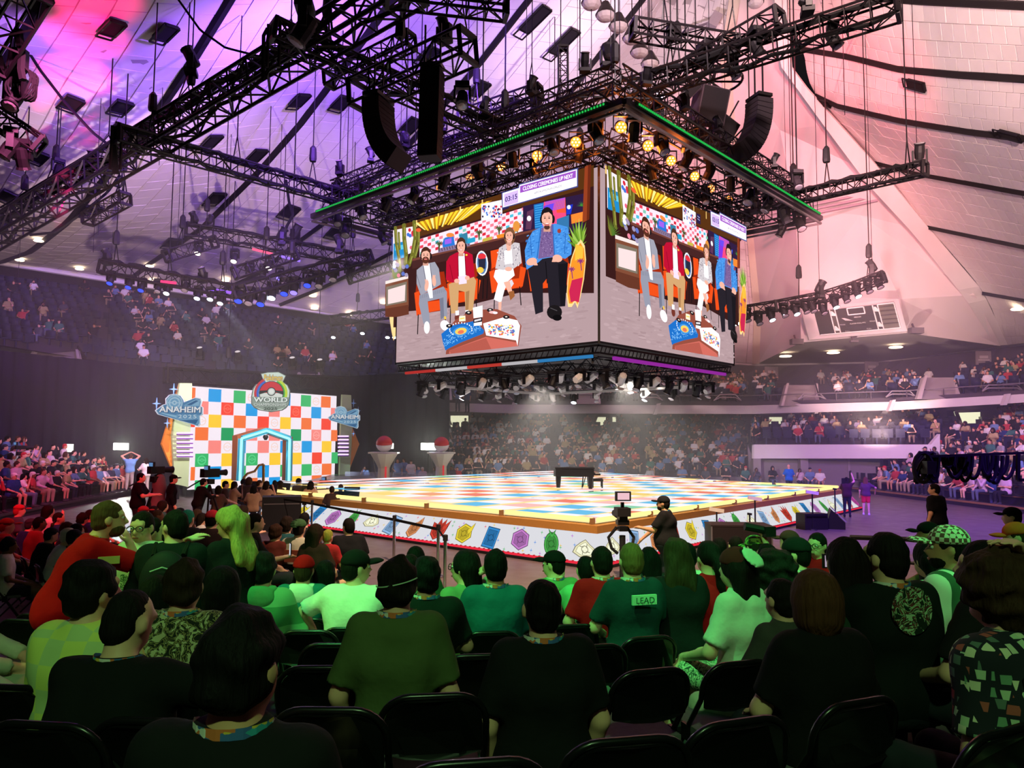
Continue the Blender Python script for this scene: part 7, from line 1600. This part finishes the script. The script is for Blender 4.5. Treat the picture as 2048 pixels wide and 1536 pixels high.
# chairs
CH=[(42,1240,-6,'chair at left edge behind pale jacket person'),(72,1229,-6,'chair just behind the left edge chair'),(182,1361,-4,'chair under the leaning black tee man'),(14,1372,-6,'chair cut by left frame edge, middle height'),(82,1447,-6,'large chair in bottom left corner'),(300,1440,-3,'chair left of nearest man, low'),(352,1353,-2,'chair behind nearest man head, left'),(656,1418,0,'chair right of nearest man shoulder'),(616,1262,2,'empty chair in third row left of white tee man'),(608,1238,2,'empty chair in fourth row, left of white tee man'),(698,1256,3,'chair behind the white tee man'),(704,1232,4,'chair of the bright white tee man'),(668,1288,3,'chair left of the olive tee man, second row'),(640,1334,3,'empty chair left of the olive tee man, near'),(811,1323,5,'chair of the olive tee man'),(868,1390,8,'empty chair right of olive tee man, low centre'),(950,1523,10,'chair cut by bottom edge, left of centre'),(1258,1478,12,'chair cut by bottom edge, right of centre'),(983,1236,8,'chair of the teal tee man'),(985,1264,8,'empty chair behind teal tee man'),(962,1310,8,'chair half hidden by black tee man at centre'),(1106,1369,11,'chair of the black tee man near centre'),(1146,1250,11,'empty chair right of the black tee man, far'),(1190,1291,12,'empty chair right of black tee man, middle'),(1368,1200,16,'chair of the wavy-haired person'),(1531,1216,18,'chair of the woman in white jersey'),(1299,1274,17,'empty chair left of the white jersey woman, far'),(1306,1340,18,'empty chair left of the white jersey woman, near'),(1482,1324,18,'chair of the chestnut bob woman'),(1482,1441,20,'large empty chair low right of centre'),(1722,1401,22,'large empty chair below the bob-haired woman'),(1722,1233,18,'chair of the long-haired woman in pale tee'),(1945,1262,26,'chair of the card-shirt person'),(1195,1184,14,'chair of the LEAD tee man'),(602,1205,2,'chair with white RESERVED lettering on its back'),(1850,1235,22,'chair behind the man with round print'),(529,1212,2,'chair of the striped hoodie person'),(455,1236,2,'chair of the bob-haired person in white tee'),(373,1262,0,'chair of the leafy-shirt man'),(2010,1460,26,'chair at bottom right corner in the dark')]
for x,y,a,l in CH:
    c=chair_px(x,y,a,'black folding '+l)
    if 'RESERVED' in l: text_on('lettering','RESERVED',frame((0,-.285,.70),(1,0,0),(0,-.1,1)),mat((200,225,200),.7),c,width=.25,extr=.004)
for loc,y,l in AUTO: folding_chair(loc,y,'black folding chair under the '+' '.join(l.split()[:9]).rstrip(','))
# ------------------------------------------------------------------ crowd
def proto(h,**k):
    F,inf=figure(h=h,hands=h<.05,**k); V=[];Q=[];M=[];n=0
    for nm,f in F.items():
        if nm=='shoe-1' : mi=4
        mi={'body':0,'shirt':1,'trousers':2,'hair':3,'cap':3,'brim':3,'beard':3}.get(nm,4)
        v,q=f.mesh(h*(1.0 if nm!='body' else 1.0)); 
        if len(q)==0: continue
        V.append(v);Q.append(q+n);M.append(np.full(len(q),mi));n+=len(v)
    return np.concatenate(V),np.concatenate(Q),np.concatenate(M),inf
PV=[dict(hair='short'),dict(hair='long',fem=True,armL='lap',armR='chin'),dict(hair='short',armL='cross',armR='cross',fat=1.15,lean=-.05),dict(hair='under',cap='front',lean=.3),dict(hair='messy',legs='shorts',fat=1.1),dict(hair='bob',fem=True,lean=.12,armL='front',armR='front'),dict(hair='short',sleeve='l',armL='chin',armR='lap',lean=.2),dict(hair='under',cap='front',legs='shorts',fat=1.25)]
SHIRTS=[((232,228,226),'white'),((30,30,34),'black'),((226,222,220),'white'),((180,60,64),'red'),((104,132,172),'light blue'),((70,72,84),'grey'),((36,36,48),'black'),((40,60,110),'navy'),((200,170,190),'pale pink'),((176,156,112),'tan'),((60,110,100),'teal'),((150,150,156),'grey')]
TRS=[((40,44,60),'dark'),((30,30,34),'black'),((90,100,120),'blue'),((160,140,115),'tan')]
HRS=[(26,20,20),(40,28,22),(70,48,34),(20,18,20)]
protos=[]
for p in PV:
    v,q,m,inf=proto(.034,**p); me=np_mesh('person',v,q,[skin('l'),cloth(WT),cloth((40,44,60)),hairm((26,20,20)),cloth((60,58,60))],m); protos.append((me,inf))
PS=[]
for p in [dict(hair='short'),dict(hair='long',fem=True),dict(hair='under',cap='front',fat=1.15)]:
    v,q,m,inf=proto(.034,pose='stand',armL='hang',armR='lap',**p); PS.append((np_mesh('person',v,q,[skin('l'),cloth(WT),cloth((40,44,60)),hairm((26,20,20)),cloth((60,58,60))],m),inf))
cr=random.Random(21); NCROWD=0
def ride(o,i,m): o.material_slots[i].link='OBJECT'; o.material_slots[i].material=m
HN=['short-haired','long-haired','broad','capped','shorts-wearing','bob-haired','leaning','heavy capped']
def crowd_person(loc,yaw,where,group,kind=None,stand=False,s=None):
    global NCROWD; NCROWD+=1
    L=PS if stand else protos; k=kind if kind is not None else cr.randrange(len(L)); me,inf=L[k]
    o=link('person',me,None,loc=loc,rz=yaw+cr.uniform(-.35,.35)); s=s or cr.uniform(.93,1.05); o.scale=(s,s,s)
    sh=cr.choice(SHIRTS); tr=cr.choice(TRS); ride(o,0,skin(cr.choice('llmtd'))); ride(o,1,cloth(sh[0])); ride(o,2,cloth(tr[0])); ride(o,3,hairm(cr.choice(HRS)) if k not in (3,7) else cloth(cr.choice([(220,216,210),(40,40,50),(190,50,60),(60,60,70)])))
    tag(o,'%s in %s top, %s'%(('standing person' if stand else HN[k]+' spectator'),sh[1],where),'person',group); return o
BLM=mat((44,38,48),.8,0,.15,3)
def bleacher(P0,P1,rows,pitch,rise,gap,fill,who,label,maxn,trimc):
    d=(P1-P0); d.z=0; L=d.length; d.normalize(); out=Vector((d.y,-d.x,0))
    if (P0+out-Vector((2,28,0))).length<(P0-Vector((2,28,0))).length: out=-out
    t=thing('bleacher',label,'bleacher',P0); f=-out; yaw=math.atan2(-f.x,f.y); n=0
    for r in range(rows):
        a=out*(r*pitch-.25);z=.2+r*rise; b=MB(); b.prism([a,a+d*L,a+d*L+out*pitch,a+out*pitch],(0,0,max(0,z-rise-.02)),(0,0,z)); b.obj('riser',BLM,t)
        MB().bar(a+Vector((0,0,z)),a+d*L+Vector((0,0,z)),.08).obj('edge_strip',trimc,t)
        c=0; k=int(L/gap)
        for i in range(k):
            if cr.random()>fill: continue
            if n>=maxn: break
            q0=P0+out*(r*pitch+.35)+d*((i+.5)*gap)
            if q0.y>40.8: continue
            n+=1; c+=1; p=P0+out*(r*pitch+.35)+d*((i+.5)*gap+cr.uniform(-.06,.06)); p.z=z
            crowd_person(p,yaw,'%s seat of %s row in the %s'%(ORD[i],ORD[r],who),'spectators in the '+who)
            s_=MB()
        sb=MB()
        for i in range(k):
            q=out*(r*pitch+.35)+d*((i+.5)*gap)+Vector((0,0,z)); sb.box(q+Vector((0,0,.43)),(.42,.42,.04)).box(q+out*.22+Vector((0,0,.66)),(.4,.05,.35),M=Matrix.Rotation(yaw,3,'Z'))
        sb.obj('seat_row',mat((20,20,26),.5),t,kind='stuff')
    return t
bl=bleacher(on(-30,1046,0),on(262,988,0),6,.86,.30,.66,.86,'left bleachers','tiered black seating platform at left, full of spectators under pink light',78,mat((60,50,56),.6))
brt=bleacher(on(1688,980,0),on(2080,1030,0),7,.9,.36,.7,.8,'right bleachers','tiered seating platform at right, full of spectators under violet light',112,mat((150,110,70),.6))
# railing in front of the left bleachers end
rail([fl_(180,950,39),fl_(262,985,37),fl_(266,1005,34)],'black sloping hand rail at right end of the left bleachers',[0,1,2],1.3,'bleacher_rail')
rail([fl_(1700,965,43),fl_(1850,905,43.5)],'black hand rail behind the right bleachers',[0,.5,1],1.1,'bleacher_rail')
spot_l=[(15,1040,'l'),(48,1024),(70,1030),(98,1012),(119,1018),(132,1034),(156,1040),(167,1019),(40,1008),(85,1046),(302,1004),(327,1002),(317,1017),(393,1009),(406,1017),(381,1036),(288,1012),(445,1022),(340,1020),(205,1010),(183,1018),(484,1010),(362,1010),(20,1064),(150,1056),(115,1056)]
for k,q in enumerate(spot_l):
    p=on(q[0],q[1],1.33); o=crowd_person(Vector((p.x,p.y,0)),math.radians(-48),'%s floor seat in red-lit left block'%ORD[k],'floor seats in red light',kind=[7,3,6,1,0,5,1,4][k%8]); 
    if k==0: ride(o,1,cloth((190,40,44)));o['label']='capped person in red and cream varsity jacket on the red-lit floor'; ride(o,3,cloth((200,60,60)))
    c=folding_chair((p.x,p.y,0),math.radians(-48),'black folding chair under the %s floor spectator in red light'%ORD[k])
# orchestra row with stands and harp
for k,(x,y) in enumerate([(452,962),(470,958),(483,952),(497,956),(520,958),(534,961),(548,953),(560,957),(598,957),(622,961),(680,962),(437,966),(664,966),(508,964)]):
    p=on(x,y,1.34); o=crowd_person(Vector((p.x,p.y,0)),math.radians(-70+k*7),'%s musician seat before the chequered wall'%ORD[k],'musicians before the wall',kind=[0,1,6,5][k%4]); ride(o,1,cloth([(60,46,44),(190,150,120),(40,34,36),(90,70,60)][k%4]))
    if k in (2,4,6,8,10):
        t=thing('music_stand','black music stand in front of %s musician'%ORD[k],'music stand',(p.x+.5,p.y-.5,0)); MB().bar((0,0,0),(0,0,.95),.03).obj('pole',DARKM,t); MB().box((0,0,1.02),(.5,.03,.34),M=Matrix.Rotation(-.4,3,'X')).obj('desk',BLACK,t)
        for a in (0,2.1,4.2): MB().bar((0,0,.2),(.25*math.cos(a),.25*math.sin(a),0),.02).obj('leg',DARKM,t)
p=at(505,985,27.5); t=thing('harp','gold harp standing among the musicians','harp',(p.x,p.y,0),.5); GOLD=mat((196,150,80),.35,.6,.1)
MB().tube([(.35,0,.1),(.38,0,.9),(.36,0,1.75)],.05,8).obj('column',GOLD,t); MB().tube([(.36,0,1.75),(.2,0,1.72),(.05,0,1.5),(-.2,0,1.42),(-.35,0,1.25)],.045,7).obj('neck',GOLD,t); MB().tube([(-.35,0,1.25),(0,0,.6),(.3,0,.1)],[.06,.12,.16],8).obj('sound_box',mat((150,100,60),.4),t); MB().lathe([(.28,0),(.26,.1)],10,(.25,0,0)).obj('base',GOLD,t)
s_=MB()
for k in range(14): u=k/13; s_.bar((.3-.62*u,0,.15+1.05*u),(.33-.62*u,0,1.68-.35*u),.008,3)
s_.obj('strings',mat((220,200,170),.4),t,kind='stuff')
def tripod_cam(x,y,Y,label,big=1.0,covered=False):
    p=at(x,y,Y); t=thing('broadcast_camera',label,'camera',(p.x,p.y,0),-.55); z=p.z
    for a in (0.5,2.6,4.7): MB().bar((0,0,z-.35),(.5*math.cos(a),.5*math.sin(a),0),.05).obj('leg',BLACK,t)
    MB().box((0,0,z-.25),(.2,.2,.15)).obj('pan_head',BLACK,t); MB().box((0,0,z),(.17*big,.42*big,.2*big)).obj('camera_body',BLACK,t); MB().lathe([(.07,0),(.09,.26),(.1,.3)],10,(0,.2*big,z),Matrix.Rotation(-PI/2,3,'X')).obj('lens',BLACK,t); v=MB().box((.2,-.25,z+.16),(.2,.06,.14)).obj('viewfinder',BLACK,t); MB().box((.2,-.285,z+.16),(.16,.01,.1)).obj('screen',glow((120,170,230),.5),v); MB().bar((0,-.3,z-.2),(.1,-.8,z-.4),.03).obj('pan_bar',BLACK,t)
    if covered:
        F=Field(); F.cap((0,.1,z-.25),(0,.1,.1),.16,.3,k=.1); F.noise=(.03,9,1); v_,q_=F.mesh(.05); link('cover',np_mesh('cover',v_,q_,mat((120,112,110),.8)),t)
tripod_cam(312,940,20.5,'camera with grey cover beside the black silhouette operator',1.0,True); tripod_cam(420,946,22,'large broadcast camera in front of the chequered wall',1.25); tripod_cam(650,965,29,'low camera near far left corner of the stage'); tripod_cam(40,895,30,'camera and lamp on stand at back of the left bleachers',.8)
p=at(186,950,35); t=thing('drum_kit','drum kit with cymbals before the black drape','drum kit',(p.x,p.y-.6,.0)); z0=.0
MB().lathe([(.35,-.25),(.35,.25)],14,(0,0,.55),Matrix.Rotation(PI/2,3,'X')).obj('bass_drum',mat((200,200,205),.4),t)
for x,z in ((-.4,.8),(.35,.8),(-.1,1.0)): MB().lathe([(.18,0),(.18,.2)],12,(x,0,z)).obj('drum',mat((190,190,200),.4),t)
for x,z in ((-.75,1.35),(.7,1.4),(-.5,1.6)): MB().lathe([(.26,0),(.05,.03),(.02,.05)],12,(x,0,z)).bar((x,0,0),(x,0,z),.03).obj('cymbal',mat((200,170,90),.3,.8),t)
# people behind the stage and at its far right edge
for k,(x,Y,st) in enumerate([(795,41,1),(808,41.3,1),(822,41,1),(836,41.2,0),(846,41,0),(868,40.8,0),(914,41.5,0),(902,41.2,0),(1365,44,0),(1388,44,0),(1412,44,0),(1452,44.2,0),(1490,44,0),(1513,44,0),(1545,43.4,0),(1600,43,0),(1620,42.6,0),(1640,42.2,0),(730,41,0),(1268,44,0),(1220,44,0),(1300,44,0)]):
    p=at(x,950,Y); crowd_person(Vector((p.x,p.y,0)),math.radians(170),'%s place in floor row behind stage'%ORD[k],'people behind the stage',stand=bool(st),kind=k%3 if st else None)
for k,(x,y,Y) in enumerate([(1857,737,53),(1948,730,51),(1965,731,51),(1727,852,46),(1681,850,46.4),(1447,775,50),(916,770,47.6),(935,772,47.8),(1985,940,32),(1900,880,38)]):
    p=at(x,y,Y); crowd_person(Vector((p.x,p.y,p.z-1.72)),math.radians(160),'%s standing place high in the bowls'%ORD[k],'people standing in the bowls',stand=True)
# stadium seats and far crowd in the bowls
sm=MB().box((0,0,.42),(.46,.4,.06)).box((0,-.22,.66),(.46,.06,.46),M=Matrix.Rotation(-.15,3,'X')).box((0,0,.2),(.08,.1,.4)); SEATM2=mat((30,32,62),.6,0,.15,2); seat_me=sm.mesh('stadium_seat',SEATM2)
sv=np.array(sm.v);sf=np.array(sm.f)
VC=bpy.data.collections.new('crowd_figures')
NVAR=0
for p in [dict(hair='short'),dict(hair='long',fem=True,lean=.15),dict(hair='under',cap='front',lean=.25,fat=1.15),dict(hair='short',armL='chin',armR='cross',fat=1.1),dict(hair='messy',lean=-.1,armL='headback',armR='lap'),dict(hair='bob',fem=True,lean=.35,armL='front',armR='chin')]:
    v,q,m,inf=proto(.045,**p); me=np_mesh('crowd_figure',v,q,[skin('l'),cloth(WT),cloth((40,44,60)),hairm((26,20,20)),cloth((60,58,60))],m)
    for c in range(10):
        o=bpy.data.objects.new('crowd_figure',me); VC.objects.link(o); NVAR+=1
        ride(o,0,skin(cr.choice('llmtd'))); ride(o,1,cloth(SHIRTS[(0,1,1,2,5,6,3,4,9,10,7,8)[c]][0])); ride(o,2,cloth(cr.choice(TRS)[0])); ride(o,3,hairm(cr.choice(HRS)))
CP=[];CVAR=[];CY=[];CS=[]
seats=[]
def view(p):
    d=p-Vector((0,0,H)); z=d.dot(CF); return 1024+F_PX*d.dot(CR)/z, 768-F_PX*d.dot(CU)/z
SPANS=[(1495,1500),(1555,1635),(1828,1915),(1140,1200)]
def populate(Lv,fillf,aisles,skipf=None):
    global cn
    for r,row in enumerate(Lv[:-1]):
        P=resample([Vector(p) for p in row],400); d=np.r_[0,np.cumsum(np.linalg.norm(np.diff(P,axis=0),axis=1))]; nx=Lv[r+1]; 
        k=int(d[-1]/.6)
        for i in range(k):
            s=(i+.5)*.6; p=Vector([float(np.interp(s,d,P[:,j])) for j in range(3)]); t=(Vector([float(np.interp(min(s+.3,d[-1]),d,P[:,j])) for j in range(3)])-p)
            t.z=0; t.normalize(); out=Vector((-t.y,t.x,0))
            x,y=view(p)
            if x<-40 or x>2090: continue
            if any(abs(x-a)<w for a,w in aisles): continue
            if skipf and skipf(x,y): continue
            q=p+out*.42; f=-out; yaw=math.atan2(-f.x,f.y); seats.append(((q-Vector((0,0,H))).length,q,yaw))
            if cr.random()<fillf(x,y):
                CP.append(tuple(q)); CVAR.append(cr.randrange(NVAR)); CY.append(yaw+cr.uniform(-.35,.35)); CS.append(cr.uniform(.88,1.02))
def f_upper(x,y):
    if x<880:
        for cx,cy,rx,ry,pr in ((300,640,45,40,.6),(380,680,60,30,.5),(255,610,70,16,.45),(440,625,30,20,.6),(130,595,30,20,.3),(60,640,60,20,.3),(90,660,60,30,.22),(290,700,40,20,.5),(500,705,40,16,.35),(600,720,60,20,.25),(690,740,60,20,.3)):
            if ((x-cx)/rx)**2+((y-cy)/ry)**2<1: return pr
        return .03
    if x<1500: return .62
    return .42 if x<1830 else .5
def sk_upper(x,y):
    for x0,x1,y0 in ((1556,1640,768),(1830,1916,752),(1142,1200,776),(50,165,700),(586,644,746),(834,905,766)):
        if x0<x<x1 and y>y0: return True
    return False
populate(ULv,f_upper,[(1030,9),(1300,9),(1500,8),(1650,7),(1760,7),(1940,8),(200,7),(420,8),(640,8)],sk_upper)
populate(LLv,lambda x,y:.82 if y>880 else .5,[(1110,8),(1290,8),(1420,6)],lambda x,y: any(abs(x-a)<24 and y<868 for a in (919,1212)))
populate(QLv,lambda x,y:.45 if x<1880 else .6,[(1690,7),(1880,9)],lambda x,y: (1515<x<1580 and y<868) or (1905<x<1985 and y<880))
seats.sort(key=lambda q:q[0]); sV=[];sQ=[]
for k,(dd_,q,yaw) in enumerate(seats):
    if k<250:
        o=link('stadium_seat',seat_me,None,loc=q,rz=yaw); tag(o,'dark blue tip-up seat in the nearer rows of the right bowl','seat','blue bowl seats')
    else: sQ.append(sf+len(sv)*len(sV)); sV.append(sv@rotz(yaw).T+np.array(q))
o=link('stadium_seating',np_mesh('stadium_seating',np.concatenate(sV),np.concatenate(sQ),[SEATM2],smooth=False),None,'stuff'); tag(o,'rows of dark blue tip-up seats filling the far bowls','seating',kind='stuff')
cm=bpy.data.meshes.new('seated_crowd'); cm.from_pydata(CP,[],[])
for nm,ty,vals in (('variant','INT',CVAR),('yaw','FLOAT',CY),('size','FLOAT',CS)):
    a=cm.attributes.new(nm,ty,'POINT'); a.data.foreach_set('value',vals)
ng=bpy.data.node_groups.new('seat_the_crowd','GeometryNodeTree'); ng.interface.new_socket('Geometry',in_out='INPUT',socket_type='NodeSocketGeometry'); ng.interface.new_socket('Geometry',in_out='OUTPUT',socket_type='NodeSocketGeometry')
N=ng.nodes; gi=N.new('NodeGroupInput'); go=N.new('NodeGroupOutput'); ip=N.new('GeometryNodeInstanceOnPoints'); ci=N.new('GeometryNodeCollectionInfo'); ci.inputs['Collection'].default_value=VC; ci.inputs['Separate Children'].default_value=True; ci.inputs['Reset Children'].default_value=True
def na(nm,ty):
    n=N.new('GeometryNodeInputNamedAttribute'); n.data_type=ty; n.inputs['Name'].default_value=nm; return n.outputs['Attribute']
cx=N.new('ShaderNodeCombineXYZ'); L_=ng.links.new; L_(na('yaw','FLOAT'),cx.inputs[2]); L_(gi.outputs[0],ip.inputs['Points']); L_(ci.outputs[0],ip.inputs['Instance']); ip.inputs['Pick Instance'].default_value=True; L_(na('variant','INT'),ip.inputs['Instance Index']); L_(cx.outputs[0],ip.inputs['Rotation']); L_(na('size','FLOAT'),ip.inputs['Scale']); L_(ip.outputs[0],go.inputs[0])
o=link('seated_crowd',cm,None,'stuff'); md=o.modifiers.new('seats','NODES'); md.node_group=ng; tag(o,'distant seated crowd filling the bowls around the stage','crowd',kind='stuff')
print('crowd persons',NCROWD,'stuff people',len(CP),'seats',len(seats))
# ------------------------------------------------------------------ lamp beams and stage haze
for nm,a,b,c,wt,dg in [('beam_light',at(397,598,30.2),at(560,770,35),(225,235,255),6500,17),('beam_light',at(443,608,30.2),at(620,830,36),(225,235,255),6000,17),('beam_light',at(336,588,30),at(480,760,34),(225,235,255),4500,14),
 ('beam_light',at(1567,626,32.3),at(1480,860,38),(235,240,255),2600,16),('beam_light',at(1690,598,31.5),at(1560,850,36),(235,240,255),2600,16),('beam_light',at(1493,640,33),at(1440,860,40),(235,240,255),3000,16),('beam_light',at(1080,770,24),at(1100,945,34),(255,246,235),9000,40),('beam_light',at(1240,762,25),at(1330,930,36),(255,246,235),8000,40),
 ('beam_light',at(243,893,36.2),at(300,860,30),(250,255,245),700,120),('beam_light',at(857,893,37.8),at(900,860,32),(250,255,245),600,120)]:
    spot(nm,a,b,c,wt,dg,.5,.1)
hz=bpy.data.materials.new('stage_haze'); hz.use_nodes=True; nt=hz.node_tree; nt.nodes.clear(); vs=nt.nodes.new('ShaderNodeVolumeScatter'); vs.inputs['Color'].default_value=(1,.97,.95,1); vs.inputs['Density'].default_value=.0075; vs.inputs['Anisotropy'].default_value=.1
ou=nt.nodes.new('ShaderNodeOutputMaterial'); nt.links.new(vs.outputs[0],ou.inputs['Volume'])
h2=hz.copy(); h2.node_tree.nodes['Volume Scatter'].inputs['Density'].default_value=.02
o=MB().ball((7,45,3.0),(17,7.5,6.2),24).obj('haze_bank',h2,None,kind='stuff'); tag(o,'denser pale haze bank drifting behind the stage','haze',kind='stuff')
o=MB().box((5,46,5.6),(90,42,11)).obj('haze',hz,None,kind='stuff'); tag(o,'thin pale stage haze hanging over the stage and far bowls','haze',kind='stuff')
